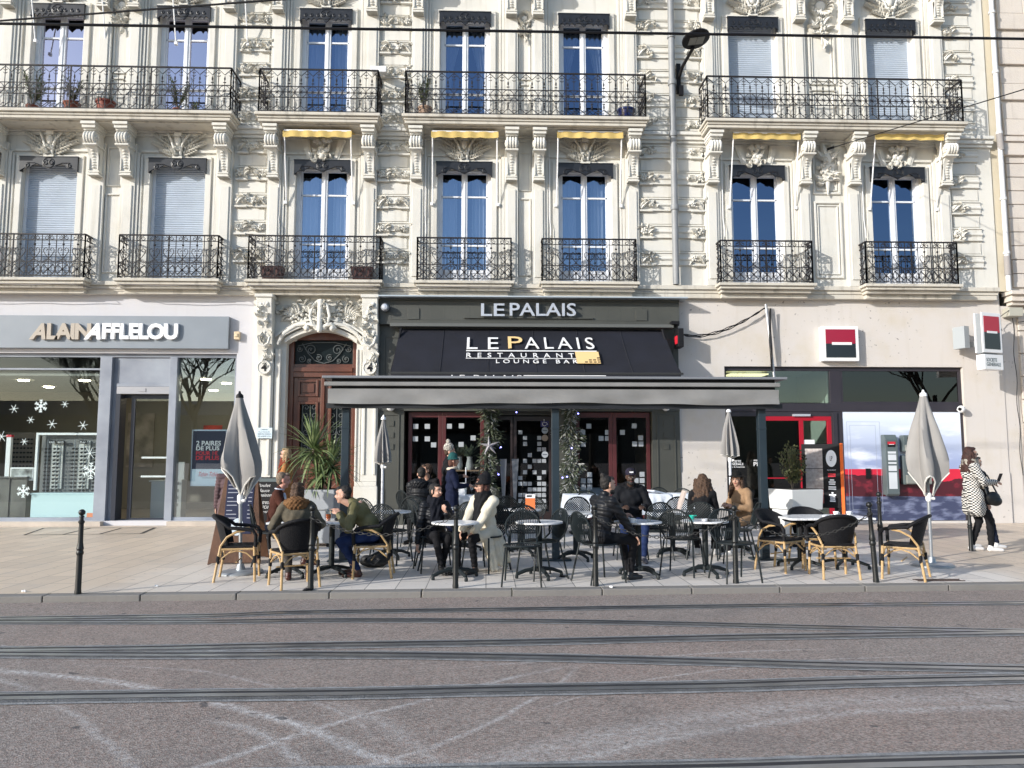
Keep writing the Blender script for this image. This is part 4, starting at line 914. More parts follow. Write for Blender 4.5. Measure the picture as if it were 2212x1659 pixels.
f = MB(); f.box(xa, xb+.15, -.42, .0, 5.045, 5.075); f.build('gutter_ledge', mat('zinc_ledge', (.45, .5, .54), .4, metal=.3), rs)
xa_, xb_, za_, zb_ = wr(1039, 656, 1090, 683, -.26); text('LE', 'letters', M_LSL, rs, xa_, xb_, za_, zb_, -.26, ext=.03, bold=.01)
xa_, xb_, za_, zb_ = wr(1101, 655, 1244, 683, -.26); text('PALAIS', 'letters', M_LSL, rs, xa_, xb_, za_, zb_, -.26, ext=.03, bold=.01)
M_MAR = mat('maroon_frame', (.085, .020, .022), .4, var=.1, scale=3)
M_RG = glass('restaurant_glass', tint=(.85, .88, .9), refl=.0)
M_SQ = mat('etched_square', (.36, .39, .42), .6)
def leafwin(mb, g, x0, x1, z0=.12, z1=2.50, y=.10, w=.085):
    mb.box(x0, x0+w, y, y+.06, z0, z1); mb.box(x1-w, x1, y, y+.06, z0, z1); mb.box(x0+w, x1-w, y, y+.06, z1-w-.03, z1); mb.box(x0+w, x1-w, y, y+.06, z0, z0+.2); g.box(x0+w, x1-w, y+.025, y+.032, z0+.2, z1-w-.03)
for a, b in ((-1.76, -1.0), (-1.0, -.05), (2.02, 2.86), (2.86, 3.72)): fr = MB(); gg = MB(); leafwin(fr, gg, a+.003, b-.003); wf = fr.build('window_frame', M_MAR, rs, bevel=.004); gg.build('window_glass', M_RG, rs)
fr = MB(); gg = MB(); leafwin(fr, gg, .62, 1.50, .05, 2.42, .35, .07); leafwin(fr, gg, .0, .60, .05, 2.42, .35, .05); fr.build('entrance_frame', mat('dark_entrance', (.03, .02, .02), .4), rs); gg.build('entrance_glass', M_RG, rs)
f = MB(); f.box(1.50, 1.60, .05, .5, .02, 2.5); f.build('red_jamb', M_MAR, rs)
f = MB(); f.box(-.05, .0, .04, .5, .0, 2.59); f.box(1.60, 2.02, .02, .5, .0, 2.59); f.box(.0, 1.5, .3, .5, 2.45, 2.59); f.build('entrance_reveal', M_OLV, rs)
# etched squares (photo positions)
sq = MB()
for px, py in ((898, 921), (923, 921), (970.6, 920.6), (996.7, 920), (897.3, 948), (923, 948), (1022, 946), (936.6, 961), (996, 960)): x, z = WP(px, py, .12); sq.box(x-.058, x+.058, .119, .124, z-.055, z+.055); sq.build('etched_square', M_SQ, rs); sq = MB()
for px, py in ((1272, 920.5), (1259, 934), (1312, 934), (1298.6, 947), (1312, 947), (1259.7, 960), (1370, 920), (1344.5, 934), (1384, 946), (1371, 959), (1384.7, 959), (1273.8, 1025.5), (1260, 1038.7), (1274, 1038.7), (1387, 1024.6), (1387, 1038), (1374, 1038), (1260, 1052), (1274, 1052), (1312, 1038), (1312, 1052), (1387, 1052)): 
    x, z = WP(px, py, .12); sq.box(x-.055, x+.055, .119, .124, z-.055, z+.055); sq.build('etched_square', M_SQ, rs); sq = MB()
sq = MB(); cols = [1127, 1138.5, 1150, 1161.5, 1174, 1184]
PAT = [(934, '1.....'), (946, '.1..1.'), (958.7, '.1..1.'), (970.7, '....11'), (983, '..1...'), (995.6, '.1.111'), (1008, '..1...'), (1020, '.1.1.1'), (1032.5, '1...1.'), (1045, '111.11'), (1057.3, '..1111'), (1069.5, '111111'), (1082, '111111'), (1094.6, '111111')]
for py, row in PAT:
    for k, ch in enumerate(row):
        if ch == '1': x, z = WP(1123.9+k*10.25, py, .37); sq = MB(); sq.box(x-.046, x+.046, .369, .374, z-.045, z+.045); sq.build('etched_square', M_SQ, rs)
for py, c, kind in ((913, (.02, .02, .12), 0), (930, (.35, .4, .45), 1), (946, (.3, .25, .2), 2), (982, (.45, .5, .55), 1)):
    x, z = WP(1177, py, .36); f = MB()
    if kind == 0: f.box(x-.10, x+.10, .355, .36, z-.10, z+.10)
    else: f.lathe([(.075, .355), (.075, .36)], 20, (x, 0, z), 'y')
    o = f.build('door_sticker', mat('sticker%d%d' % (py, kind), c, .5), rs)
    if kind == 0:
        f = MB(); f.ball((x-.02, .352, z+.065), (.014, .004, .014), 8, 4); f.tube([(x-.02, .352, z+.05), (x-.02, .352, z), (x+.04, .352, z), (x+.065, .352, z-.05)], .006, 4); f.tube([(x-.01+.045*cos(a), .352, z-.03+.045*sin(a)) for a in [2.2+i*.35 for i in range(12)]], .006, 4); f.build('wheelchair_symbol', M_WHT, o)
    elif kind == 1: f = MB(); f.box(x-.05, x+.05, .352, .354, z-.006, z+.006); f.build('sticker_line', M_INK, o)
f = MB()
for s in (-1, 1): x, z = WP(1096+s*13+4, 1060, .33); f.prism([(x-.08*1, 1.90-.45), (x+.08, 1.90-.45), (x-s*.01+.025, .45), (x-s*.01-.025, .45)], .32, .345)
f.build('door_handle', mat('steel_handle', (.25, .26, .29), .35, metal=.7), rs)
# camera and round wall lamps on the restaurant front
f = MB(); x, z = WP(832, 664, -.3); f.lathe([(.04, -.17), (.05, -.22), (.085, -.25), (.09, -.33), (.06, -.38), (.0, -.39)], 12, (x, 0, z), 'y'); tag(f.build('security_camera', M_LSL, smooth=40), 'round silver security camera at the left end of the dark restaurant fascia', 'camera')
for px, py, lab in ((843, 878, 'white round wall lamp under the awning by the carved doorway'), (1440, 878, 'white round wall lamp under the awning beside the pale wall')):
    f = MB(); x, z = WP(px, py, -.2); f.ball((x, -.14, z), .10, 12, 8); f.lathe([(.05, -.04), (.05, -.12)], 10, (x, 0, z), 'y'); tag(f.build('wall_lamp', M_WHT, smooth=40), lab, 'wall lamp')
# black sloping awning with the restaurant name
aw = empty('restaurant_awning', 'black sloping canvas awning lettered LE PALAIS restaurant lounge bar', 'awning')
M_BCAN = mat('black_canvas', (.008, .009, .016), .75, var=.25, scale=2, bump=.1)
ax0, ax1, yT, zT, yB, zB = -1.95, 4.0, -.16, 4.36, -1.65, 3.22
f = MB(); f.box(ax0-.2, ax1+.2, -.34, -.181, 4.39, 4.46); f.build('awning_housing', mat('awning_rail', (.11, .115, .11), .5), aw)
n = 24; f = MB(); vs = []
for j in range(9):
    for i in range(n+1):
        u, v = i/n, j/8; sag = .05*sin(v*pi)*(1-.0)*(.7+.3*cos(u*2*pi)); vs.append((ax0+(ax1-ax0)*u+(u-.5)*-.0, yT+(yB-yT)*v, zT+(zB-zT)*v-sag))
f.add(vs, [(j*(n+1)+i, j*(n+1)+i+1, (j+1)*(n+1)+i+1, (j+1)*(n+1)+i) for j in range(8) for i in range(n)]); cv = f.build('canvas', M_BCAN, aw, smooth=50)
f = MB()
for k in range(1, 6):
    x = ax0+(ax1-ax0)*k/6; f.tube([(x, yT+(yB-yT)*v/8-.004, zT+(zB-zT)*v/8-.05*sin(v/8*pi)*(.7+.3*cos(k/6*2*pi))+.006) for v in range(9)], .008, 4)
f.build('seam', mat('seam_black', (.022, .023, .03), .7), cv)
f = MB(); f.box(ax0-.05, ax1+.05, yB-.04, yB+.03, zB-.04, zB+.0); f.build('front_bar', mat('dark_bar', (.03, .03, .03), .4), aw)
f = MB(); f.box(ax0, ax1, yB-.03, yB-.025, zB-.30, zB-.041); fl = f.build('valance', M_BCAN, aw)
M_LG = mat('letter_gold', (.80, .56, .26), .6)
# letters lie on the slope
sl = Vector((0, yB-yT, zB-zT)); Ls = sl.length; sl.normalize()
def slopeM(): # local x stays x, local z runs up the slope, small offset toward the street
    nrm = Vector((0, -sl.z*-1, 0)); nn = sl.cross(Vector((1, 0, 0))).normalized(); nn = nn if nn.y < 0 else -nn
    return Matrix(((1, 0, 0, 0), (0, -nn.y, -sl.y, yB+nn.y*.02), (0, -nn.z, -sl.z, zB+nn.z*.02), (0, 0, 0, 1)))
SM = slopeM()
def sx(px): return WP(px, 760, -.95)[0]
def sv(py): # distance up the slope for a photo row
    best = min(range(201), key=lambda k: abs(WP(1106, py, yB-(yB-yT)*k/200)[1]-(zB-(zB-zT)*k/200))); return Ls*best/200
off = -.012
def sag_off(v): return 0.0
text('LE', 'lettering', M_WHT, fl, sx(1008), sx(1077), sv(757), sv(732), off, M=SM, bold=.0, spacing=1.6, ext=.004); text('P', 'lettering', M_LG, fl, sx(1098), sx(1130), sv(755), sv(730), off, M=SM, bold=.0, ext=.004)
text('ALAIS', 'lettering', M_WHT, fl, sx(1134), sx(1286), sv(756), sv(731), off, M=SM, bold=.0, spacing=1.35, ext=.004)
text('RESTAURANT', 'lettering', M_WHT, fl, sx(1008), sx(1238), sv(775), sv(765.5), off, M=SM, bold=.0, spacing=2.1, ext=.004)
text('LOUNGE BAR', 'lettering', M_WHT, fl, sx(1071), sx(1243), sv(787), sv(779.5), off, M=SM, bold=.0, spacing=1.7, ext=.004)
f = MB(); f.m = SM; f.box(sx(1007), sx(1288), off-.004, off+.004, sv(761.6), sv(760)); f.box(sx(1007), sx(1242), off-.004, off+.004, sv(777.6), sv(776.4)); f.build('line', M_WHT, fl)
f = MB(); f.m = SM; f.box(sx(1241), sx(1291), off-.004, off+.004, sv(787), sv(762)); f.build('gold_block', M_LG, fl)
f = MB(); f.m = SM
for i, j in ((0, 0), (1, 0), (2, 0), (3, 0), (1, 1), (2, 1), (3, 1), (3, 2)): x = sx(1258+i*9); f.box(x, x+.06, off-.008, off+.003, sv(786)+.01+j*.085, sv(786)+.05+j*.085)
f.build('black_dot', M_BLK, fl)
xa_, xb_ = WP(975, 810, -1.68)[0], WP(1127, 810, -1.68)[0]
text('LE PALAIS', 'lettering', M_WHT, fl, xa_, xb_, zB-.16, zB-.06, yB-.032, bold=.0, spacing=1.3); f = MB(); f.box(WP(1131, 810, -1.68)[0], WP(1309, 810, -1.68)[0], yB-.036, yB-.031, zB-.075, zB-.06); f.build('line', M_WHT, fl)
f = MB(); f.box(ax1+.01, ax1+.12, yB-.2, -.34, 4.40, 4.42) if 0 else f.tube([(ax1-.05, -.3, 4.35), (ax1+.02, -.65, 3.75), (ax1, yB, zB-.02)], .025, 6); f.tube([(ax0+.05, -.3, 4.35), (ax0-.02, -.65, 3.75), (ax0, yB, zB-.02)], .025, 6); f.build('awning_arm', M_BLK, aw)
f = MB(); x, z = WP(1463, 735, -.15); f.box(x-.07, x+.06, -.5, -.15, z-.20, z+.22); o = f.build('speaker_box', M_BLK, bevel=.01); tag(o, 'small black box sign with a red flash at the right end of the black awning', 'box sign'); f = MB(); f.box(x-.085, x-.071, -.46, -.25, z-.12, z+.06); f.build('red_flash', M_RED, o)
f = MB(); x, z = WP(1458, 698, -.3); f.box(x-.1, x+.08, -.4, -.2, z-.04, z+.03); f.ball((x, -.3, z-.02), (.07, .09, .05), 8, 5); tag(f.build('floodlight', M_BLK, smooth=30), 'small black floodlight above the right end of the black awning', 'floodlight')
# ---------------- terrace awning on posts
tw = empty('terrace_awning', 'wide grey terrace awning on three dark posts over the tables', 'awning')
YT = -6.15; tx0, tx1 = -2.36, 4.40
M_TG = mat('awning_grey', (.215, .213, .208), .75, var=.12, scale=2.4, bump=.25, bscale=3); M_PST = mat('post_bluegrey', (.020, .032, .042), .35, var=.1, scale=4)
f = MB(); f.box(tx0, tx1, YT-.10, YT+.45, 2.625, 2.66); f.build('top_beam', mat('beam_grey', (.19, .20, .22), .4), tw, bevel=.006)
f = MB(); f.box(tx0+.12, tx1-.15, YT+.01, YT+.10, 2.46, 2.624); f.build('shadow_gap', mat('gap_black', (.006, .006, .007), .7), tw)  # solid black bar painted in as the dark of the gaps
f = MB(); f.box(tx0+.03, tx1-.1, YT-.08, YT-.0, 2.515, 2.575); f.build('front_bar', M_TG, tw, bevel=.01)
n = 60; f = MB(); vs = []; r = random.Random(3)
for j in range(5):
    for i in range(n+1):
        u = i/n; vs.append((tx0+.08+(tx1-tx0-.2)*u, YT-.06+.016*sin(u*26+j*.9)*(j/4)+.012*sin(u*61-j*1.2)*(j/4)+.01*r.random()*(j/4), 2.475-(j/4)*(.21+.012*sin(u*9)+.006*sin(u*31))))
f.add(vs, [(j*(n+1)+i, j*(n+1)+i+1, (j+1)*(n+1)+i+1, (j+1)*(n+1)+i) for j in range(4) for i in range(n)]); va = f.build('valance', M_TG, tw, smooth=50)
f = MB(); f.tube([(tx0+.2, YT+.28, 2.50), (tx1-.2, YT+.28, 2.50)], .085, 14); f.build('canvas_roll', mat('roof_canvas', (.10, .10, .10), .8), tw)
f = MB(); f.box(tx0+.05, tx1-.05, YT+.0, YT+.10, 2.20, 2.27)
f.box(tx0+.1, tx1-.1, YT+.36, YT+.42, 2.42, 2.62)
f.build('frame', mat('dark_frame', (.012, .013, .016), .5), tw)
for x in (-2.05, 1.01, 4.08):
    f = MB(); f.box(x-.055, x+.055, YT+.10, YT+.21, .02, 2.55) ; f.box(x-.06, x+.06, YT+.095, YT+.215, 1.9, 1.93); f.box(x-.22, x+.22, YT+.05, YT+.27, .004, .03); f.build('post', M_PST, tw, bevel=.006)
# ---------------- garlands either side of the restaurant door
M_FIR = mat('fir_green', (.035, .055, .03), .7, c2=(.10, .115, .07), scale=25); M_FRO = mat('frosted_twig', (.40, .41, .39), .7)
def garland(pts, wds, seed, lab, frost):
    r = random.Random(seed); root = empty('fir_garland', lab, 'garland', group='fir garlands framing the restaurant door')
    for nm, mm, cnt, k in (('fir_sprig', M_FIR, 800, 1.35), ('frosted_sprig', M_FRO, int(620*frost), 1.1)):
        mb = MB()
        for i in range(cnt):
            t = r.random()*(len(pts)-1); a = int(t); fr_ = t-a; p = Vector(pts[a])*(1-fr_)+Vector(pts[min(a+1, len(pts)-1)])*fr_; w_ = wds[a]*(1-fr_)+wds[min(a+1, len(pts)-1)]*fr_
            an = r.uniform(0, 2*pi); q = p+Vector((cos(an)*w_*(.75+.45*sin(t*5.3+seed))*r.random()**.7, -abs(sin(an))*w_*.5-.02, r.uniform(-.05, .05)))
            d_ = Vector((cos(an)*.8+r.uniform(-.4, .4), -abs(sin(an))*.5, r.uniform(-1.1, .25))).normalized()*r.uniform(.06, .13)*k; s_ = d_.cross(Vector((r.uniform(-1, 1), r.uniform(-1, 1), r.uniform(-1, 1)))).normalized()*.016
            mb.add([q, q+d_*.5+s_, q+d_, q+d_*.5-s_], [(0, 1, 2, 3)])
        mb.build(nm, mm, root)
    return root
def P3(px, py, Y): x, z = WP(px, py, Y); return (x, Y, z)
garland([P3(1055, 882, -.1), P3(1062, 930, -.1), P3(1052, 975, -.1), P3(1055, 1030, -.1), P3(1064, 1075, -.1)], [.20, .24, .22, .18, .1], 1, 'fir garland with a silver star hanging left of the restaurant door', .25)
garland([P3(1235, 885, -.1), P3(1228, 935, -.1), P3(1235, 1000, -.1), P3(1232, 1040, -.1), P3(1222, 1080, -.1)], [.16, .26, .25, .24, .1], 2, 'frosted fir garland hanging right of the restaurant door behind the post', .9)
st = MB(); x, z = WP(1057, 963, -.4); Mst = mat('star_silver', (.42, .41, .45), .35, metal=.3)
for k in range(5):
    a = pi/2+.08+k*2*pi/5; T = (x+cos(a)*.23, -.34, z+sin(a)*.23); Lp = (x+cos(a+pi/5)*.06, -.34, z+sin(a+pi/5)*.06); Rp = (x+cos(a-pi/5)*.06, -.34, z+sin(a-pi/5)*.06); C_ = (x, -.40, z)
    st.add([C_, Lp, T], [(0, 1, 2)]); st.add([C_, T, Rp], [(0, 1, 2)]); st.add([(x, -.28, z), T, Lp], [(0, 1, 2)]); st.add([(x, -.28, z), Rp, T], [(0, 1, 2)])
tag(st.build('star_ornament', Mst), 'silver five-pointed star hung on the left fir garland', 'ornament')
M_BLUE = mat('blue_led', (.3, .3, 1), .5, emit=((.25, .25, 1), 6.0))
for px, py in ((1116, 890), (1226, 1030), (1082, 966), (1077, 1025), (1250, 893), (1216, 1032), (1050, 1024), (1236, 968)):
    x, z = WP(px, py, -.45); f = MB(); f.ball((x, -.36, z), .016, 6, 4); tag(f.build('fairy_light', M_BLUE), 'tiny blue fairy light hung about the restaurant door', 'light', 'blue fairy lights about the restaurant door')
# dining tables seen through the restaurant windows
M_CLO = mat('white_tablecloth', (.62, .66, .72), .8)
for x, y, lab in ((2.5, 1.1, 'white clothed dining table inside behind the right-hand window leaf'), (3.4, 1.0, 'white clothed dining table inside by the right edge of the restaurant window')):
    t = MB(); t.box(x-.35, x+.35, y-.35, y+.35, .74, .76); t.box(x-.36, x+.36, y-.36, y-.35, .45, .76); t.box(x-.36, x-.35, y-.35, y+.36, .5, .76); t.box(x+.35, x+.36, y-.35, y+.36, .5, .76); t.box(x-.03, x+.03, y-.03, y+.03, .012, .74); tag(t.build('dining_table', M_CLO), lab, 'table')
sh = MB(); sh.box(-.95, -.08, .25, .45, 1.17, 1.20); shf = sh.build('plant_shelf', mat('shelf_wood', (.30, .19, .11), .6)); tag(shf, 'pale wooden shelf inside the left restaurant window', 'shelf')
for i, x in enumerate((-.62, -.38)):
    v = MB(); v.lathe([(.06, 1.201), (.09, 1.3), (.06, 1.45), (.07, 1.5)], 12, (x, .35, 0)); o = v.build('vase', mat('vase_cream', (.45, .45, .42), .4), smooth=40); tag(o, ('cream vase with fern leaves, left one on the window shelf', 'cream vase with fern leaves, right one on the window shelf')[i], 'vase')
    v = MB(); r = random.Random(i)
    for k in range(40): a = r.uniform(0, 2*pi); e = r.uniform(.2, 1.3); L = r.uniform(.15, .35); p = Vector((x, .35, 1.5)); q = p+Vector((cos(a)*cos(e), sin(a)*cos(e)*.4, sin(e)))*L; s_ = Vector((.03, 0, .01)); v.add([p, (p+q)/2+s_, q, (p+q)/2-s_], [(0, 1, 2, 3)])
    v.build('fern_leaves', M_FIR, o)
# ---------------------------------------------------------------- bank
M_BF = mat('bank_frame', (.030, .026, .034), .45, var=.1, scale=2); M_BR = mat('bank_red', (.36, .006, .02), .35)
YB_ = .08
f = MB(); a, b = 5.43, 10.99
f.box(a, b, YB_, YB_+.1, 3.47, 3.557); f.box(a, b, YB_-.02, YB_+.12, 2.53, 2.72); f.box(a, a+.06, YB_, YB_+.1, .05, 3.469); f.box(b-.07, b, YB_, YB_+.1, .05, 3.469)
f.box(7.90, 8.16, YB_-.01, YB_+.13, .05, 3.468); f.box(a+.06, 7.9, YB_, YB_+.1, 2.42, 2.529); f.box(7.92, 8.02, YB_-.05, YB_-.011, .05, 2.5)
f.box(8.16, b-.07, YB_, YB_+.09, 2.72, 2.76); f.box(8.16, 8.2, YB_, YB_+.09, 2.76, 3.468)
bf = f.build('bank_shopfront', M_BF, bld, bevel=.004)
M_BG = glass('bank_glass', tint=(.85, .92, .90), refl=.04); M_BG2 = glass('bank_glass_dark', tint=(.35, .36, .35), refl=.03)
g = MB(); g.box(5.49, 7.9, YB_+.03, YB_+.04, 2.72, 3.468); g.build('transom_glass', M_BG, bf)
g = MB(); g.box(8.2, b-.07, YB_+.03, YB_+.04, 2.76, 3.468); g.build('transom_glass', M_BG2, bf)
g = MB(); g.box(5.49, 6.3, YB_+.03, YB_+.04, .06, 2.42); g.build('side_glass', M_BG2, bf)
f = MB(); f.box(6.30, 7.9, YB_+.0, YB_+.06, 2.32, 2.419); f.box(6.30, 6.36, YB_, YB_+.06, .06, 2.319); f.box(7.15, 7.25, YB_, YB_+.06, .06, 2.319); f.box(7.80, 7.9, YB_, YB_+.06, .06, 2.319); f.box(7.25, 7.8, YB_+.01, YB_+.05, 1.03, 1.07); f.box(6.36, 7.15, YB_+.01, YB_+.05, 1.0, 1.03)
dr = f.build('bank_door', M_BR, bf, bevel=.004)
g = MB(); g.box(6.36, 7.15, YB_+.02, YB_+.03, .06, 2.32); g.build('door_glass', M_BG2, bf); g = MB(); g.box(7.25, 7.8, YB_+.02, YB_+.03, .06, 2.32); g.build('door_glass', M_BG, bf)
f = MB(); f.box(7.0, 7.4, YB_-.06, YB_-.002, 2.42, 2.47); f.build('door_sensor', M_LSL, bf)
# pale lobby behind the glass
w = MB(); w.box(5.0, 11.2, 2.6, 2.7, .013, 3.6); w.box(8.16, 8.22, .2, 2.59, .013, 3.6); w.box(4.43, 11.7, .25, 2.59, 3.6, 3.64); w.build('lobby_wall', mat('lobby_paint', (.40, .41, .37), .85), bld)
f = MB(); f.box(5.95, 6.9, 1.2, 1.7, 3.5, 3.53); tag(f.build('lobby_lamp', mat('lobby_panel', (.9, .85, .7), .5, emit=((1, .85, .5), 1.1))), 'flat glowing ceiling panel inside the bank transom', 'lamp')
# white lettering and stickers on the glass
for s, x0, y0, x1, y1 in (('SOCIETE', 1572, 994, 1601, 999), ('GENERALE', 1572, 1000, 1606, 1005), ('Banque & Assurances', 1572, 1007, 1609, 1011), ('espace', 1628, 993, 1645, 997), ('PRO', 1628, 998, 1654, 1007)):
    xa, xb, za, zb = wr(x0, y0, x1, y1, .1); text(s, 'lettering', M_WHT, bf, xa, xb, za, zb, .105, bold=.01)
for x0, y0, x1, y1, c in ((1760-8, 974, 1770, 1008, 0), (1748, 985, 1757, 995, 1), (1748, 997, 1757, 1006, 2), (1729+6, 950, 1760, 983, 0)):
    xa, xb, za, zb = wr(x0, y0, x1, y1, .1); f = MB(); f.box(xa, xb, .098, .102, za, zb); f.build('notice', (M_WHT, M_BLK, mat('sticker_cyan', (.05, .3, .5), .5))[c], bf)
# cash machine wall: printed landscape
M_AP = mat('landscape_print', (.6, .65, .75), .45)
def _ap():
    m = M_AP; l = m.node_tree.links; b = m.node_tree.nodes['Principled BSDF']; tc = N(m, 'ShaderNodeTexCoord'); s = N(m, 'ShaderNodeSeparateXYZ'); l.new(tc.outputs['Object'], s.inputs[0]); z = s.outputs[2]; x = s.outputs[0]
    def nz(sc, d=5, sx_=1, sz=1):
        mp = N(m, 'ShaderNodeMapping'); mp.inputs['Scale'].default_value = (sx_, 1, sz); l.new(tc.outputs['Object'], mp.inputs['Vector']); n = N(m, 'ShaderNodeTexNoise', Scale=sc, Detail=float(d)); l.new(mp.outputs[0], n.inputs['Vector']); return n.outputs['Fac']
    sky = ramp(m, z, 0, 1); r = N(m, 'ShaderNodeMapRange'); l.new(z, r.inputs[0]); r.inputs[1].default_value = 1.35; r.inputs[2].default_value = 2.5
    c = mixc(m, r.outputs[0], (.30, .36, .56), (.70, .76, .85)); c = mixc(m, ramp(m, nz(1.6, 6, .6, 2.2), .5, .66), c, (.74, .78, .88))
    def below(zt, amp=0.0, sc=1.0):
        t = zt if not amp else mathn(m, 'ADD', zt, mathn(m, 'MULTIPLY', mathn(m, 'SUBTRACT', nz(sc, 6), .5), amp)); return mathn(m, 'LESS_THAN', z, t)
    c = mixc(m, below(1.22), c, (.62, .02, .05))
    bump_ = mathn(m, 'MULTIPLY', mathn(m, 'COSINE', mathn(m, 'MULTIPLY', mathn(m, 'SUBTRACT', x, 8.6), 2.0)), .10)
    mt = mathn(m, 'LESS_THAN', z, mathn(m, 'ADD', mathn(m, 'ADD', 1.02, bump_), mathn(m, 'MULTIPLY', mathn(m, 'SUBTRACT', nz(3.0, 8), .5), .22)))
    c = mixc(m, mt, c, mixc(m, ramp(m, nz(4, 8, 1, 1.6), .56, .78), (.075, .010, .018), (.30, .025, .045)))
    c = mixc(m, below(.60, .05, 2.5), c, mixc(m, ramp(m, nz(3.2, 9, 1, 3), .48, .66), (.05, .06, .12), (.20, .225, .34)))
    l.new(c, b.inputs['Base Color'])
_ap()
f = MB(); f.box(8.17, 10.92, YB_+.0, YB_+.03, .06, 2.528); ap = f.build('printed_panel', M_AP, bf)
g = MB(); frame_mould(g, 8.25, 9.02, .2, 2.3, .006, YB_-.003, YB_); frame_mould(g, 8.32, 8.92, .3, 2.22, .006, YB_-.003, YB_); g.build('service_door_outline', mat('outline_grey', (.32, .36, .45), .5), bf)
for x0, y0, x1, y1 in ((1838+55, 1000, 1849+36, 1022),): pass
xa, xb, za, zb = wr(1871, 1012, 1881, 1034, .06); f = MB(); f.box(xa, xb, .05, .08, za, zb); f.build('latch', M_BLK, bf)
M_ATM = mat('atm_grey', (.10, .125, .13), .4, var=.05, scale=3); M_ATM2 = mat('atm_body', (.23, .24, .22), .45)
xa, xb, za, zb = wr(1911, 939, 1938, 1072, -.05); f = MB(); f.prism([(.0, za+.03), (-.06, za), (-.12, za+.05), (-.12, zb-.12), (-.05, zb), (0.08, zb), (.08, za+.03)], xa, xb, 'x'); o = f.build('service_totem', M_ATM, bevel=.012); tag(o, 'narrow dark service totem on the printed wall left of the cash machine', 'bank totem')
f = MB(); f.box(xa+.05, xb-.06, -.126, -.121, zb-.28, zb-.16); f.build('logo_black', M_BLK, o); f = MB(); f.box(xa+.05, xb-.06, -.128, -.1265, zb-.22, zb-.16); f.build('logo_red', M_RED, o); f = MB(); f.box(xa+.08, xb-.09, -.131, -.1285, zb-.228, zb-.215); f.build('logo_bar', M_WHT, o)
for z0, z1 in ((-.43, -.38), (-.58, -.45), (-.66, -.62), (-.82, -.70), (-1.22, -.85)): f = MB(); f.box(xa+.05, xb-.05, -.124, -.1205, zb+z0, zb+z1); f.build('notice_strip', mat('strip_white', (.6, .63, .66), .5), o)
xa, xb, za, zb = wr(1951, 940, 2010, 1058, -.05); o = empty('cash_machine', 'grey cash machine with a red Retrait header beside the folded grey parasol', 'cash machine')
f = MB(); f.box(xa, xb, -.10, .08, zb-.38, zb); f.box(xa-.01, xb+.01, -.06, .08, zb-1.12, zb-.46); f.build('housing', M_ATM, o, bevel=.02)
f = MB(); f.box(xa+.02, xb-.02, -.13, -.101, zb-.36, zb-.22); f.box(xa+.03, xb-.02, -.12, -.061, zb-1.10, zb-.90); f.build('shelf', M_ATM2, o, bevel=.02)
f = MB(); f.box(xa+.08, xb-.04, -.068, -.061, zb-.86, zb-.50); f.build('screen', M_BLK, o); f = MB(); f.box(xa+.09, xb-.2, -.074, -.069, zb-.72, zb-.54); f.build('display', mat('atm_screen', (.05, .07, .12), .2), o)
f = MB(); f.box(xa+.09, xb-.03, -.104, -.1015, zb-.18, zb-.05); f.build('header', M_BLK, o); text('Retrait', 'lettering', M_WHT, o, xa+.19, xb-.06, zb-.165, zb-.07, -.106, bold=.02); f = MB(); f.box(xa+.14, xa+.3, -.1049, -.1042, zb-.17, zb-.06); f.build('header_red', M_RED, o)
# square bank sign
xa, xb, za, zb = wr(1776, 705, 1855, 780, -.16); f = MB(); f.box(xa, xb, -.17, -.0, za, zb); sgn = f.build('bank_sign', M_WHT, bevel=.012); tag(sgn, 'square red and black bank sign in a white frame above the dark transom', 'bank sign')
m_ = .08; zm = za+(zb-za)*.5
M_LOGR = mat('logo_red', (.30, .008, .035), .15); M_LOGB = mat('logo_black', (.012, .016, .022), .12)
f = MB(); f.box(xa+m_, xb-m_, -.176, -.1705, zm, zb-m_+.01); f.build('red_half', M_LOGR, sgn); f = MB(); f.box(xa+m_, xb-m_, -.176, -.1705, za+m_, zm); f.build('black_half', M_LOGB, sgn); f = MB(); f.box(xa+.22, xb-.17, -.185, -.1765, zm-.03, zm+.03); f.build('white_bar', M_WHT, sgn)
# projecting sign, angled
pj = empty('projecting_sign', 'projecting red and black bank sign with a white SOCIETE GENERALE plate', 'bank sign', loc=(11.22, -.62, 0), rz=R(18))
f = MB(); f.box(-.30, .30, .07, .10, 3.80, 4.70); f.box(-.30, .30, -.10, -.07, 3.80, 4.70); f.box(-.28, .30, -.10, .10, 3.42, 3.76); f.build('white_case', M_WHT, pj, bevel=.012)
f = MB(); f.box(-.26, .26, -.069, .069, 3.79, 4.68); f.box(-.2, .2, -.04, .04, 3.755, 3.80); f.build('grey_core', mat('sign_core', (.25, .27, .29), .4), pj)
f = MB(); f.box(-.24, .23, -.106, -.1005, 4.26, 4.62); f.build('red_half', mat('logo_red_lit', (.42, .01, .03), .3), pj); f = MB(); f.box(-.24, .23, -.106, -.1005, 3.88, 4.26); f.build('black_half', mat('logo_dark', (.018, .022, .022), .3), pj); f = MB(); f.box(-.16, .15, -.112, -.1065, 4.235, 4.285); f.build('white_bar', M_WHT, pj)
text('SOCIETE', 'lettering', M_ATM, pj, -.22, .10, 3.60, 3.68, -.103); text('GENERALE', 'lettering', M_ATM, pj, -.22, .21, 3.50, 3.58, -.103)
f = MB(); f.box(.0, .12, .09, .64, 4.0, 4.12); f.box(-.35, -.2, .3, .6, 3.95, 4.45); f.build('wall_bracket', mat('bracket_grey', (.33, .36, .38), .5), pj)
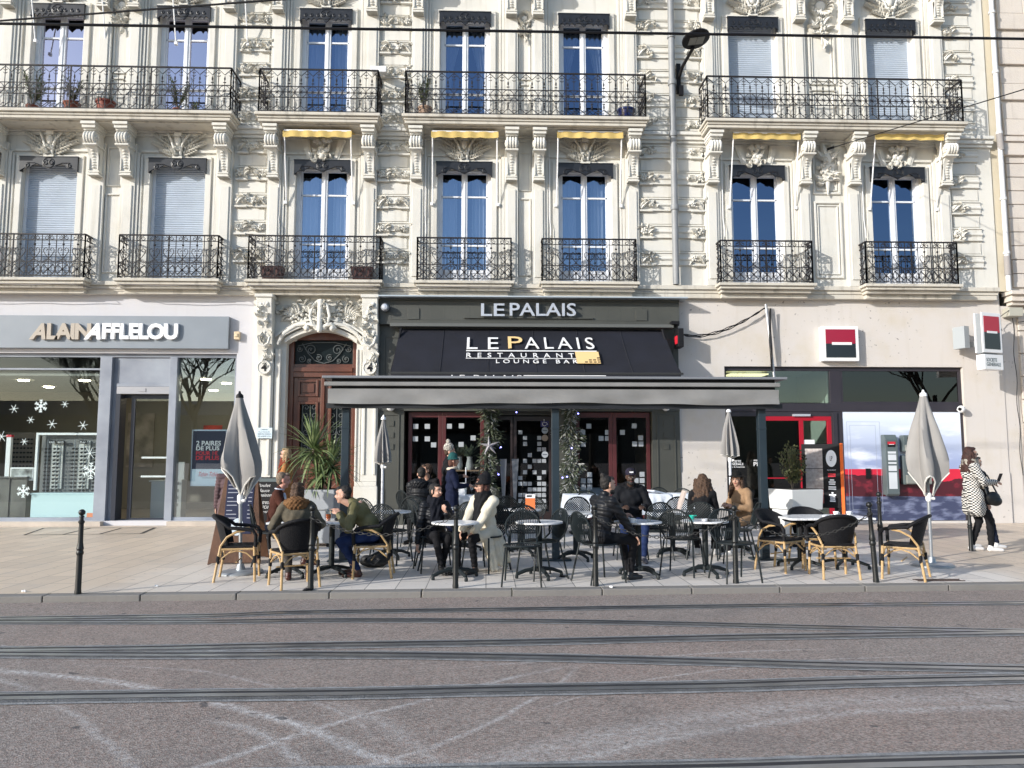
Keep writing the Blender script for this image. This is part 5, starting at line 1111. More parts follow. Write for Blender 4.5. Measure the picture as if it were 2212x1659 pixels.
x, z = WP(2075, 884, -.1); f = MB(); f.ball((x, -.12, z), .085, 12, 8); f.lathe([(.03, -.0), (.03, -.1)], 8, (x, 0, z), 'y'); o = f.build('security_camera', M_WHT, smooth=40); tag(o, 'white dome camera at the right edge of the bank front', 'camera'); f = MB(); f.ball((x-.06, -.17, z), .04, 8, 6); f.build('lens', M_BLK, o)
# conduit pole and looping cable on the pale wall
f = MB(); p0 = WP(1655, 657, -.15); p1 = WP(1675, 830, -.15); f.tube([(p0[0], -.13, p0[1]), (p1[0], -.13, p1[1])], .03, 8); tag(f.build('conduit_pole', M_ALU, smooth=40), 'slanting grey conduit pole on the beige wall above the bank transom', 'pole')
rc = random.Random(4); pts = []
for k in range(3):
    f = MB() if k == 0 else f; q = []
    for i in range(31):
        t = i/30; px = 1464+(1652-1464)*t; py = 720+(665-720)*t+ (40-k*3)*4*t*(1-t)*.75+10*math.sin(pi*t)*t*-1; x, z = WP(px, py, -.12); q.append((x, -.10-.02*k, z+.01*sin(i*1.3+k*2)))
    f.tube(q, .011, 5)
for k in range(3): f.tube([(p0[0]+.05+.02*k+.01*sin(j+k), -.17, p0[1]-.1-j*.16) for j in range(10)], .010, 5)
tag(f.build('wall_cable', M_BLK), 'bundle of black cables looping from the awning to the conduit pole', 'cable')
# cable clipped along the cornice
f = MB(); f.tube([(-12.5+i*.25, -.52 if any(a-.1 < -12.5+i*.25 < b+.1 for a, b in LB) else -.215, 5.235+.012*sin(i*1.1)) for i in range(66)], .010, 5); tag(f.build('cornice_cable', mat('cable_grey', (.22, .2, .19), .6)), 'thin grey cable clipped along the stone cornice above the shops', 'cable')
# ---------------------------------------------------------------- neighbouring building on the right
nb = empty('neighbour_building', 'weathered pinkish stone building at the right edge with horizontal joints', 'building')
w = MB(); w.box(12.28, 24, .06, 9, 5.3, BTOP); w.box(12.28, 24, .06, 9, 0, 5.29)
w.build('wall', M_NB, nb)
w = MB(); w.box(BX1+.0, 12.279, .03, .3, 5.35, BTOP); w.build('joint_strip', M_NBY, nb); w = MB(); w.box(BX1, 12.27, .02, .3, 0, 5.0); w.build('render_strip', M_BNK, nb)
w = MB(); r = random.Random(12); z = 5.45
while z < 8.5:
    x = 12.33
    while x < 16: L = r.choice((.9, 1.3, 1.6)); w.box(x, x+L-.012, .0, .059, z, z+.318); x += L
    z += .333
for z0, z1, n_ in ((9.14, 9.95, 2), (10.02, 10.84, 2), (10.91, 11.73, 2), (11.80, 12.62, 2), (12.69, 13.5, 2)):
    hh = (z1-z0)/n_
    for k in range(n_):
        x = 12.33-(.0 if k else .0)+(.0)
        for L in ((.72, 1.1, 1.3, 1.0) if k == 0 else (.66, 1.3, 1.1, 1.0)): w.box(x, x+L-.01, -.01 if k == 0 else .01, .059, z0+k*hh, z0+(k+1)*hh-.012); x += L
w.build('ashlar_block', M_NB, nb, bevel=.012)
w = MB(); w.box(12.24, 24, -.10, .058, 8.95, 9.07); w.box(12.27, 24, -.05, .057, 8.75, 8.948); w.box(12.24, 24, -.08, .056, 8.62, 8.748); w.box(12.05, 24, -.30, .055, 5.22, 5.31); w.box(12.1, 24, -.22, .054, 5.08, 5.218); w.box(12.15, 24, -.14, .053, 5.0, 5.078); w.build('string_course', M_NB, nb, bevel=.01)
w = MB(); z = 4.95; k = 0
while z > 1.3:
    w.box(12.38, 15, .0, .059, z-.52, z-.012); z -= .535
w.box(12.36, 15, -.03, .059, .0, 1.05); w.build('ground_block', M_NB, nb, bevel=.01)
f = MB(); x0 = 12.11
f.tube([(x0, -.13, 5.33), (x0, -.13, 14.5)], .055, 12)
for z in (7.5, 9.1, 10.6, 12.1, 6.2): f.lathe([(.075, z), (.075, z+.06)], 12, (x0, -.13, 0))
tag(f.build('drainpipe', mat('pipe_white', (.62, .62, .62), .5), smooth=40), 'white drainpipe at the seam with the weathered neighbour building', 'drainpipe')
f = MB(); f.tube([(x0, -.13, 5.7), (x0+.0, -.13, 6.15)], .07, 12) ; f.tube([(x0+.02, -.13, 8.7), (x0, -.13, 9.1)], .072, 12); f.build('repair_tape', mat('tape_grey', (.3, .28, .27), .8), bpy.data.objects['drainpipe'], smooth=40)
f = MB(); f.box(12.0, 12.33, -.25, -.0, 4.72, 4.92); tag(f.build('junction_box', mat('junction_grey', (.40, .39, .33), .6), bevel=.01), 'grey junction box under the ledge where the two buildings meet', 'junction box')
f = MB(); f.tube([(12.2+.02*sin(i*.7), -.06, 4.7-i*.125) for i in range(30)], .008, 5); f.tube([(12.0, -.25, 4.85), (11.8, -.2, 4.7), (11.78, -.15, 4.55), (11.9, -.12, 4.4)], .009, 5); f.tube([(12.3, -.1, 4.6), (12.6, -.12, 4.65), (13.2, -.1, 4.5)], .009, 5); tag(f.build('wall_cable', M_BLK), 'thin dark cable running down the wall from the junction box', 'cable')
# ---------------------------------------------------------------- things fixed to the upper facade
f = MB(); x0 = WP(1450, 300)[0]; f.tube([(x0, -.19, 5.41), (x0, -.19, 14.5)], .075, 14)
for z in (7.15, 8.9, 10.15, 11.3): f.lathe([(.095, z), (.1, z+.03), (.1, z+.09), (.095, z+.12)], 14, (x0, -.19, 0)); f.box(x0-.03, x0+.03, -.15, .0, z, z+.05)
tag(f.build('drainpipe', mat('pipe_grey', (.24, .25, .26), .5, var=.1, scale=3), smooth=40), 'thick grey drainpipe between the long balconies beside the wall lamp', 'drainpipe')
lp = empty('wall_lamp', 'black oval street lamp on a slanting arm fixed to the facade by the drainpipe', 'street lamp')
x0, z0 = WP(1466, 190, -.1)
hx, hz = WP(1503, 84, -1.15)
f = MB(); f.box(x0-.05, x0+.05, -.12, -.0, 10.0, 10.72); f.box(x0-.01, x0+.09, -.2, -.12, 9.92, 10.15); f.tube([(x0, -.1, 10.35), (x0+.05, -.3, 10.55), (hx-.02, -1.0, hz-.12)], .038, 8); f.build('lamp_arm', M_BLK, lp, smooth=40)
Mt = Matrix.Translation((hx, -1.15, hz)) @ Matrix.Rotation(R(-12), 4, 'X') @ Matrix.Rotation(R(-9), 4, 'Y')
f = MB(); f.m = Mt; f.lathe([(.0, -.05), (.26, -.05), (.31, -.02), (.31, .01), (.22, .07), (.08, .10), (.0, .10)], 28); f.build('lamp_head', M_BLK, lp, smooth=40)
f = MB(); f.m = Mt; f.box(-.17, -.005, -.11, .11, -.06, -.049); f.box(.005, .17, -.11, .11, -.06, -.049); f.build('led_panel', mat('led_off', (.22, .22, .20), .25), lp)
# yellow folding awnings
YA = [(0, -4.59, -3.05), (1, -1.27, .25), (2, 1.58, 3.09), (3, 5.61, 7.18), (4, 8.92, 10.53)]
lab = ['closed yellow window awning over the short central balcony bay', 'closed yellow window awning over the window left of the narrow carved panel', 'closed yellow window awning over the window left of the thick drainpipe', 'closed yellow window awning over the window right of the thick drainpipe', 'closed yellow window awning over the last window on the right']
for i, a, b in YA:
    r_ = empty('window_awning', lab[i], 'awning', group='yellow awnings over the first-floor windows'); zb = 8.76+.03*i
    f = MB(); f.box(a+.02, b-.02, -.50, -.46, zb+.02, zb+.055); f.build('front_bar', M_WHT, r_)
    n = 30; vs = []; rr = random.Random(i)
    for j in range(3):
        for k in range(n+1): u = k/n; vs.append((a+(b-a)*u, -.505+.012*sin(u*30)+.006*j, zb+.03-j*.07-(.006*sin(u*23+i)+.006*sin(u*41) if j == 2 else 0)))
    f = MB(); f.add(vs, [(j*(n+1)+k, j*(n+1)+k+1, (j+1)*(n+1)+k+1, (j+1)*(n+1)+k) for j in range(2) for k in range(n)]); f.build('valance', M_YEL, r_, smooth=60)
    f = MB(); f.add([(a+.02, -.48, zb+.04), (b-.02, -.48, zb+.04), (b+.02, -.1, zb+.12), (a+.02, -.1, zb+.12)], [(0, 1, 2, 3)]); f.build('canvas', M_YEL, r_)
    for s, x in ((-1, a), (1, b)):
        f = MB(); zt = 7.27; xw = x+.11*(-s)*-1 if 0 else x+s*-.02
        f.tube([(x+s*-.03, -.47, zb+.02), (x+(-s)*.02+s*.10*0, -.10, zt)], .016, 6); f.box(x-.03, x+.03, -.12, -.06, zt-.04, zt+.03); f.build('folding_arm', M_WHT, r_)
    f = MB(); f.tube([(a-.15, -.12, zb), (a-.15, -.1, 7.0), (a-.12, -.12, 6.7), (a-.12, -.12, 6.55)], .008, 5); f.build('crank_rod', M_WHT, r_)
# folding arms of the awnings above, coming down into view
for k, x in enumerate((WP(76, 90, -.1)[0], WP(228, 90, -.1)[0], WP(380, 90, -.1)[0], WP(535, 90, -.1)[0])):
    f = MB(); f.tube([(x-.04, -.55, 13.0), (x, -.1, 11.02)], .016, 6); f.box(x-.03, x+.03, -.12, -.05, 10.98, 11.05); tag(f.build('awning_arm', M_WHT), 'thin white awning arm coming down beside an upper left window', 'awning arm', 'awning arms beside the upper left windows')
# floodlight and small sensor box by the second upper balcony
x, z = WP(815, 168, -.3); f = MB(); f.box(x-.14, x+.22, -.45, -.12, z+.16, z+.20); f.box(x-.14, x+.22, -.47, -.45, z+.06, z+.2); tag(f.build('floodlight', M_WHT, bevel=.01), 'white shallow floodlight at the right end of the short upper balcony', 'floodlight')
# overhead wires
def wire(name, pa, pb, ra, lab, ext=.6):
    A = Vector(pa); B = Vector(pb); d_ = B-A; A2 = A-d_*ext; B2 = B+d_*ext; f = MB(); q = []
    for i in range(41):
        t = i/40; p = A2.lerp(B2, t); q.append(p-Vector((0, 0, .02*4*(t-.5)**2*0)))
    f.tube(q, ra, 6); tag(f.build('overhead_wire', M_BLK), lab, 'wire')
def PX(px, py, Y): x, z = WP(px, py, Y); return (x, Y, z)
wire('w', PX(0, 51, -8), PX(2212, 84, -8), .017, 'thick black tram wire crossing the whole facade near the top')
wire('w', PX(0, 45, -8.6), PX(553, 3, -9.2), .011, 'thinner black wire rising from the left edge to the top of the picture')
wire('w', PX(1788, 322, -.12), PX(2212, 196, -5), .011, 'thin black stay wire from the facade carving out over the right edge', ext=0.0) if 0 else None
f = MB(); A = Vector(PX(1788, 322, -.12)); B = Vector(PX(2212, 193, -5.0)); f.tube([A, A+(B-A)*.04], .03, 6); f.tube([A, B, A+(B-A)*2.0], .010, 6); tag(f.build('stay_wire', M_BLK), 'thin black stay wire anchored under the long right balcony running out over the street', 'wire')
# ---------------------------------------------------------------- street furniture
M_RAT = mat('woven_black', (.007, .007, .009), .6, spec=.25, var=.3, scale=60, bump=.5, bscale=90); M_BAM = mat('bamboo_tan', (.42, .27, .12), .45, c2=(.52, .35, .17), scale=18)
M_CHR = mat('anthracite_metal', (.013, .018, .020), .5, spec=.3, var=.1, scale=8); M_CST = mat('black_cast', (.008, .009, .009), .45, var=.2, scale=10)
M_MRB = mat('marble_white', (.72, .73, .75), .25)
def _marb():
    m = M_MRB; l = m.node_tree.links; tc = N(m, 'ShaderNodeTexCoord'); n = N(m, 'ShaderNodeTexNoise', Scale=2.4, Detail=4.0, Distortion=1.8); l.new(tc.outputs['Object'], n.inputs['Vector'])
    a = mathn(m, 'ABSOLUTE', mathn(m, 'SUBTRACT', n.outputs['Fac'], .5)); l.new(ramp(m, a, .0, .03, (.55, .56, .58), (.86, .86, .86)), m.node_tree.nodes['Principled BSDF'].inputs['Base Color'])
_marb()
def rattan_chair():
    r_ = empty('rattan_armchair'); r_.scale = (.93, .93, .92)
    f = MB()
    for s in (-1, 1):
        f.tube([(s*.25, .24, 0), (s*.235, .22, .45)], .017, 8); f.tube([(s*.25, -.26, 0), (s*.215, -.20, .45)], .017, 8)
        leg = f; 
    legs = []
    for s in (-1, 1):
        for a, b in (((s*.25, .24, 0), (s*.235, .22, .46)), ((s*.24, -.27, 0), (s*.215, -.20, .46))):
            q = MB(); q.tube([a, b], .017, 8); o = q.build('leg', M_BAM, r_, smooth=40); k = MB(); c = Vector(a).lerp(Vector(b), .62); k.cap(c+Vector((0, 0, -.035)), c+Vector((0, 0, .035)), .022, .022, 8); k.build('binding', M_RAT, o)
    f = MB(); f.tube([(-.235, .22, .42), (.235, .22, .42)], .015, 6); f.tube([(-.215, -.2, .42), (.215, -.2, .42)], .015, 6)
    for s in (-1, 1):
        f.tube([(s*.235, .22, .42), (s*.215, -.2, .42)], .015, 6)
        f.tube([(s*.24, .225, .28), (s*.225, .12, .37), (s*.22, 0, .40), (s*.22, -.1, .37), (s*.225, -.21, .28)], .010, 6)
        f.tube([(s*.225, -.2, .46), (s*.25, -.12, .58), (s*.26, .0, .645), (s*.25, .1, .66)], .015, 6)
    f.tube([(-.24, .225, .28), (-.1, .22, .38), (0, .22, .405), (.1, .22, .38), (.24, .225, .28)], .010, 6); f.tube([(-.225, -.21, .28), (-.1, -.2, .38), (0, -.2, .405), (.1, -.2, .38), (.225, -.21, .28)], .010, 6)
    f.tube([(-.23, 0, .25), (.23, 0, .25)], .010, 6); f.build('bamboo_frame', M_BAM, r_, smooth=40)
    f = MB(); f.box(-.225, .225, -.205, .225, .435, .462); f.build('seat', M_RAT, r_, bevel=.01)
    # woven back shell wrapping round
    f = MB(); n = 14; vs = []
    for j in range(5):
        t = j/4
        for i in range(n+1):
            a = pi*(1.12+.76*i/n); rx, ry = .235+.035*t, .19+.05*t; zt = .84-.10*abs(2*i/n-1)**2.2
            vs.append((cos(a)*rx, sin(a)*ry-.03-.05*t, .47+(zt-.47)*t))
    m1 = len(vs); vs += [(x*.93, y*.93+.0, z) for x, y, z in vs]
    fs = [(j*(n+1)+i, j*(n+1)+i+1, (j+1)*(n+1)+i+1, (j+1)*(n+1)+i) for j in range(4) for i in range(n)]; fs += [tuple(v+m1 for v in q) for q in fs]; f.add(vs, fs)
    f.build('backrest', M_RAT, r_, smooth=60)
    f = MB(); q = [(-.255, .235, .45), (-.265, .24, .60), (-.265, .20, .665), (-.275, .05, .69)]; arc = []
    for i in range(13): a = pi*(1.02+.96*i/12); arc.append((cos(a)*.275, sin(a)*.25-.08, .70+.145*sin(pi*i/12)**.8))
    f.tube(q+arc+[(-x, y, z) for x, y, z in reversed(q)], .024, 8); f.build('arm_rail', M_RAT, r_, smooth=50)
    return r_
def metal_chair(kind):
    r_ = empty('terrace_chair')
    for s in (-1, 1):
        for a, b in (((s*.23, .22, 0), (s*.19, .17, .45)), ((s*.22, -.27, 0), (s*.185, -.17, .45))):
            q = MB(); q.tube([a, b], .0115, 6); q.build('leg', M_CHR, r_, smooth=40)
    f = MB(); n = 20; pts = [(.215*cos(2*pi*i/n), .205*sin(2*pi*i/n)*(1.0), .455) for i in range(n)]
    f.tube(pts, .012, 6, True); 
    for i in range(-8, 9): x = i*.0235; h = .205*(1-(x/.215)**2)**.5; f.box(x-.0075, x+.0075, -h, h, .450, .457)
    f.build('seat', M_CHR, r_)
    f = MB(); fr = []
    for i in range(21):
        a = -.62+(pi+1.24)*i/20; fr.append((.215*cos(a), -.215-.055*max(0, sin(a)+.5)-.02, .64+.20*sin(a)))
    fr = [(.17, -.15, .455)]+fr+[(-.17, -.15, .455)]; f.tube(fr, .012, 6)
    def by(x, z): return -.215-.055*max(0, (z-.64)/.20+.5)-.02-.035*(1-(x/.215)**2)
    if kind == 0:
        for i in range(-9, 10):
            x = i*.022; e = max(0, 1-(x/.215)**2)**.5; zt, zb_ = .64+.20*e, .64-.17*e
            f.tube([(x, by(x, zb_), zb_), (x, by(x, (zt+zb_)/2)-.005, (zt+zb_)/2), (x, by(x, zt)+.03, zt)], .0058, 4)
    else:
        st = .036
        for i in range(-16, 17):
            for s in (-1, 1):
                q = []
                for j in range(19):
                    z = .47+j*.0205; x = i*st+s*(z-.65); e = (x/.212)**2+((z-.65)/(.195))**2
                    if e < 1: q.append((x, by(x, z)+.0, z))
                if len(q) > 1: f.tube(q, .0072, 4)
    f.build('backrest', M_CHR, r_)
    return r_
used = {}
def put(kind, loc, ang, label, group):
    if kind not in used:
        o = [metal_chair, metal_chair, None][kind](kind) if kind < 2 else rattan_chair()
        used[kind] = o; o.location = (*loc, 0); o.rotation_euler.z = R(ang-90); tag(o, label, 'chair', group); return o
    return tag(copy_tree(used[kind], (*loc, 0), R(ang-90), label), label, 'chair', group)
GR = ['round-backed slatted metal chairs', 'round-backed lattice metal chairs', 'black woven armchairs with bamboo legs']
def chair_legs(r1, r2, f1, f2, label):
    P = [Vector(GP(*p)) for p in (r1, r2, f1, f2)]; c = sum(P, Vector((0, 0)))/4; d = (P[2]+P[3]-P[0]-P[1]); a = math.degrees(math.atan2(d.y, d.x)); put(2, c, a, label, GR[2]); return c, a
ch = {}
ch['A1'] = chair_legs((465, 1258), (479, 1247), (549, 1257), (562, 1243), 'empty bamboo-legged black armchair beside the big folded parasol and wooden menu board')
ch['A2'] = chair_legs((617, 1275), (682, 1269), (590, 1262), (652, 1256), 'bamboo-legged armchair under the woman in the fur-collared parka')
ch['A3'] = chair_legs((841, 1250), (851, 1238), (759, 1251), (770, 1239), 'bamboo-legged armchair under the man in the green jacket')
ch['A4'] = chair_legs((1638, 1231), (1659, 1222), (1717, 1242), (1738, 1232), 'empty bamboo-legged armchair at the left end of the rectangular marble table')
ch['A5'] = chair_legs((1790, 1254), (1856, 1254), (1745, 1238), (1821, 1238), 'empty bamboo-legged armchair with its back to the street at the rectangular marble table')
ch['A6'] = chair_legs((1986, 1257), (2006, 1247), (1905, 1251), (1926, 1240), 'empty bamboo-legged armchair beside the right-hand big folded parasol')
put(2, GP(1750, 1096, .80), -88, 'bamboo-legged armchair on the far side of the rectangular marble table before the planter', GR[2])
def bt(kind, px, py, ang, label, h=.835):
    p = Vector(GP(px, py, h)); a = R(ang); c = p+Vector((cos(a), sin(a)))*.29
    if c.y > -1.0: c.y = -1.0
    return put(kind, c, ang, label, GR[kind])
bt(1, 783, 1077, 60, 'lattice-backed chair behind the green jacket man, the farther one'); bt(1, 826, 1090, 70, 'lattice-backed chair right behind the green jacket man')
bt(1, 892, 1076, 30, 'chair behind the woman in the black puffer, its back toward the folded small parasol', .85); bt(0, 898, 1093, 10, 'chair with its back turned left of the woman in the black puffer jacket')
bt(0, 868, 1060, 40, 'dim chair beside the man with the black hooded jacket at the restaurant wall')
bt(0, 1130, 1104, -95, 'slatted chair on the left of the empty round table')
bt(1, 1130, 1092, 85, 'lattice chair just behind the slatted chair left of the empty round table'); bt(1, 1093, 1073, -90, 'lattice chair behind the cream coat woman at the far table with an orange card'); bt(1, 1150, 1073, -95, 'lattice chair behind the orange card on the far table')
bt(0, 1210, 1100, 205, 'slatted chair beside the middle post of the terrace awning'); bt(1, 1015, 1085, 60, 'lattice chair between the black puffer woman and the cream coat woman')
bt(1, 1247, 1074, 95, 'lattice chair behind the man in the black jacket, left one'); bt(0, 1268, 1061, 92, 'slatted chair at the white clothed table left of the maroon window'); bt(1, 1320, 1075, 88, 'lattice chair between the two men at the round table')
bt(1, 1425, 1086, 100, 'lattice chair just right of the man with the cap'); bt(0, 1458, 1101, 60, 'slatted chair on the right of the two men with its back to them')
bt(0, 1561, 1101, -80, 'slatted chair on the right side of the round table with the green cup'); bt(1, 1634, 1087, 170, 'lattice chair between the round table and the woman with the black hat')
bt(0, 1452, 1052, 60, 'slatted chair by the dark pilaster beside the white clothed tables'); bt(1, 1466, 1074, 75, 'lattice chair left of the long curly haired woman'); bt(0, 1415, 1052, -90, 'slatted chair by the maroon window behind the man with the cap')
bt(0, 1063, 1055, -120, 'dim chair at the white clothed table behind the cream coat woman')
def round_table(px, py, label, group, rad=.30, feet=True, rot=.5):
    x, y = GP(px, py, .69 if py < 1200 else 0); t = empty('bistro_table', label, 'table', loc=(x, y, 0), rz=rot, group=group); t.scale = (1, 1, .93)
    if 'bt' not in used:
        m1 = MB(); m1.lathe([(.0, .715), (.285, .715), (.30, .722), (.30, .738), (.295, .742), (.0, .742)], 40)
        m2 = MB(); m2.lathe([(.07, .70), (.07, .714)], 12); m2.tube([(0, 0, .10), (0, 0, .71)], .038, 12); m2.lathe([(.06, .08), (.06, .13), (.04, .15)], 12)
        m3 = []
        for k in range(4):
            a = k*pi/2; q = MB(); q.tube([(cos(a)*.03, sin(a)*.03, .12), (cos(a)*.18, sin(a)*.18, .10), (cos(a)*.30, sin(a)*.30, .055)], [.030, .026, .022], 8); q.lathe([(.0, .0), (.020, .0), (.024, .02), (.02, .045), (.015, .06)], 8, (cos(a)*.30, sin(a)*.30, 0)); m3.append(q.mesh('foot', M_CHR, 40))
        used['bt'] = (m1.mesh('tabletop', M_MRB, 30), m2.mesh('column', M_CHR, 40), m3)
    m1, m2, m3 = used['bt']
    for nm, me in (('tabletop', m1), ('column', m2), *[('foot', q) for q in m3]): o = bpy.data.objects.new(nm, me); col.objects.link(o); o.parent = t
    return t, (x, y)
TG = 'round marble-topped terrace tables'
T2 = round_table(983, 1249, 'round marble table between the black puffer woman and the cream coat woman', TG); T3 = round_table(1165, 1247, 'empty round marble table in the middle front of the terrace', TG, rot=.3)
T4 = round_table(1380, 1246, 'round marble table with espresso cups between the two men', TG, rot=.7); T5 = round_table(1525, 1243, 'round marble table carrying a green cup and a steel ashtray', TG, rot=.2)
round_table(845, 1104, 'small round table half hidden behind the green jacket man', TG); round_table(1003, 1097, 'round table half hidden behind the black puffer woman', TG); T8 = round_table(1128, 1100, 'far round table with a standing orange menu card', TG)
round_table(1243, 1106, 'round table edge just left of the black jacket man', TG); T10 = round_table(1452, 1102, 'far round table with a leaning menu behind the slatted chair', TG); T11 = round_table(1588, 1098, 'round table between the curly haired woman and the woman with the black hat', TG)
def rect_table(px, py, w, d, label, rot=0):
    x, y = GP(px, py); t = empty('marble_table', label, 'table', loc=(x, y, 0), rz=rot); t.scale = (1, 1, .93); f = MB(); f.box(-w/2, w/2, -d/2, d/2, .712, .742); f.build('tabletop', M_MRB, t, bevel=.006)
    for s in (-1, 1):
        cx = s*w*.27; f = MB(); f.tube([(cx, 0, .1), (cx, 0, .71)], .036, 10); f.build('column', M_CHR, t, smooth=40)
        for k in range(4): a = pi/4+k*pi/2; q = MB(); q.tube([(cx, 0, .12), (cx+cos(a)*.17, sin(a)*.17, .095), (cx+cos(a)*.31, sin(a)*.31, .055)], [.028, .025, .02], 8); q.lathe([(.0, 0), (.022, 0), (.024, .03), (.014, .055)], 8, (cx+cos(a)*.31, sin(a)*.31, 0)); q.build('foot', M_CHR, t, smooth=40)
    return t, (x, y)
TA = rect_table(1778, 1226, 1.16, .72, 'rectangular marble table in front of the right white planter', R(2)); TB = rect_table(670, 1243, .98, .62, 'rectangular marble table with a beer glass between the parka woman and green jacket man')
def cloth_table(px, py, w, label, mnY=None):
    x, y = GP(px, py, .76); 
    if y > -.9: y = -.9
    t = empty('dining_table', label, 'table', loc=(x, y, 0), group='white clothed dining tables along the restaurant front'); f = MB(); r = random.Random(int(px)); n = 40; vs = []
    def sq(a, s): c, s_ = cos(a), sin(a); k = 1/max(abs(c), abs(s_)); k = 1+(k-1)*.85; return (c*k*s, s_*k*s)
    for rr, zz, wv in ((.0, .765, 0), (w*.98, .765, 0), (w, .76, 0), (w*1.02, .66, .012), (w*1.05, .5, .03), (w*1.07, .36, .045)):
        for i in range(n): a = 2*pi*i/n; q = sq(a, rr+wv*sin(i*1.9+px)); vs.append((q[0], q[1], zz-(.05*abs(cos(2*a))**3 if zz < .4 else 0)))
    f.add(vs, [(j*n+i, j*n+(i+1) % n, (j+1)*n+(i+1) % n, (j+1)*n+i) for j in range(5) for i in range(n)]); f.build('tablecloth', M_CLO, t, smooth=50)
    f = MB(); f.tube([(0, 0, 0), (0, 0, .74)], .04, 8); f.box(-.2, .2, -.2, .2, .0, .03); f.build('pedestal', M_CHR, t); return t, (x, y)
D1 = cloth_table(1253, 1068, .33, 'white clothed table left of the maroon window frames behind the black jacket man'); D2 = cloth_table(1412, 1066, .30, 'white clothed table behind the man with the cap, holding folded napkins'); D3 = cloth_table(1480, 1066, .32, 'white clothed table by the dark pilaster behind the curly haired woman'); D4 = cloth_table(1008, 1070, .28, 'white clothed table with wine glasses beside the green beanie person')
# ---- small things on tables
M_CLG = glass('clear_glass', tint=(.9, .93, .93), refl=.10)
def small(fn, name, m, label, cat, loc, group=None, smooth=40):
    f = MB(); f.m = Matrix.Translation(loc); fn(f); return tag(f.build(name, m, smooth=smooth), label, cat, group)
cup = lambda f: (f.lathe([(.022, 0), (.03, .02), (.038, .055), (.036, .055), (.028, .02), (.0, .008)], 16), f.lathe([(.0, -.002), (.05, -.002), (.062, .006), (.06, .008), (.0, .0)], 18), f.tube([(.036, 0, .045), (.055, 0, .04), (.05, 0, .02), (.03, 0, .018)], .004, 5))
tumbler = lambda f: f.lathe([(.024, 0), (.03, .085), (.028, .085), (.023, .01), (.0, .01)], 14)
wine = lambda f: f.lathe([(.0, .0), (.032, .002), (.004, .008), (.004, .08), (.03, .11), (.038, .15), (.032, .19), (.03, .19), (.036, .15), (.0, .09)], 16)
ash = lambda f: f.lathe([(.045, 0), (.045, .028), (.04, .028), (.04, .008), (.0, .008)], 18)
def at(px, py, z=.691): x, y = GP(px, py, z); return (x, y, z+.003)
small(cup, 'espresso_cup', M_WHT, 'white espresso cup nearest the chain on the two men\'s table', 'cup', at(1366, 1130)); small(cup, 'espresso_cup', M_WHT, 'white espresso cup close to the capped man\'s chest', 'cup', at(1350, 1125))
small(tumbler, 'water_glass', M_CLG, 'clear water glass on the two men\'s table', 'glass', at(1402, 1127)); small(cup, 'espresso_cup', M_WHT, 'white cup at the far right of the rectangular marble table, right one', 'cup', at(1834, 1114)); small(cup, 'espresso_cup', M_WHT, 'white cup on the rectangular marble table, left one', 'cup', at(1806, 1114))
small(ash, 'ashtray', M_LSL, 'steel ashtray on the rectangular marble table', 'ashtray', at(1782, 1117)); small(ash, 'ashtray', M_LSL, 'steel ashtray beside the green cup on the round table', 'ashtray', at(1523, 1126)); small(ash, 'ashtray', M_LSL, 'steel ashtray before the woman with the black hat', 'ashtray', at(1590, 1099))
small(lambda f: (f.lathe([(.03, 0), (.042, .05), (.04, .05), (.028, .008), (.0, .008)], 16), f.ball((.05, 0, .045), (.02, .01, .008), 6, 4)), 'green_cup', mat('mint_green', (.02, .45, .33), .4), 'mint green cup on the round table right of the two men', 'cup', at(1494, 1122))
gb = small(lambda f: f.lathe([(.028, 0), (.036, .06), (.038, .15), (.036, .15), (.0, .01)], 16), 'beer_glass', M_CLG, 'half-full beer glass on the left rectangular table', 'glass', at(709, 1126)); f = MB(); p = at(709, 1126); f.lathe([(.025, .006), (.032, .05), (.033, .085)], 14, p); f.build('beer', mat('amber_beer', (.35, .07, .01), .2), gb, smooth=40)
small(wine, 'wine_glass', M_CLG, 'wine glass on the small white clothed table, left one', 'glass', (D4[1][0]-.02, D4[1][1]-.12, .767)); small(wine, 'wine_glass', M_CLG, 'wine glass on the small white clothed table, right one', 'glass', (D4[1][0]+.10, D4[1][1]-.1, .767))
f = MB(); x, y = D4[1]; f.box(x-.16, x-.03, y-.02, y+.0, .768, 1.0); tag(f.build('table_sign', M_LTS), 'white upright card on the small white clothed table', 'sign'); f = MB(); f.tube([(x-.02, y+.1, .768), (x-.02, y+.1, 1.30)], .012, 8); tag(f.build('candle', M_LTS), 'tall thin white candle behind the wine glasses', 'candle')
small(tumbler, 'water_glass', M_CLG, 'clear glass on the white clothed table left of the maroon frames', 'glass', (D1[1][0]+.15, D1[1][1]-.1, .768)); small(tumbler, 'water_glass', M_CLG, 'clear glass on the white clothed table by the dark pilaster', 'glass', (D3[1][0]+.12, D3[1][1]-.12, .768))
f = MB(); x, y = D2[1]; f.m = Matrix.Translation((x+.05, y-.15, .775)) @ Matrix.Rotation(.5, 4, 'Z') @ Matrix.Rotation(.2, 4, 'Y'); f.box(-.2, .2, -.12, .12, 0, .03); tag(f.build('napkin', M_CLO, bevel=.01), 'folded white napkins on the clothed table behind the capped man', 'napkin')
f = MB(); x, y = T8[1]; f.box(x+.05, x+.20, y-.01, y+.0, .694, .92); c = tag(f.build('menu_card', mat('card_orange', (.75, .20, .06), .5)), 'orange and white card standing on the far round table', 'menu card'); f = MB(); f.box(x+.05, x+.20, y-.014, y-.011, .86, .92); f.build('white_band', M_LTS, c); f = MB(); f.box(x+.07, x+.15, y-.017, y-.0145, .88, .905); f.build('print', M_BLK, c)
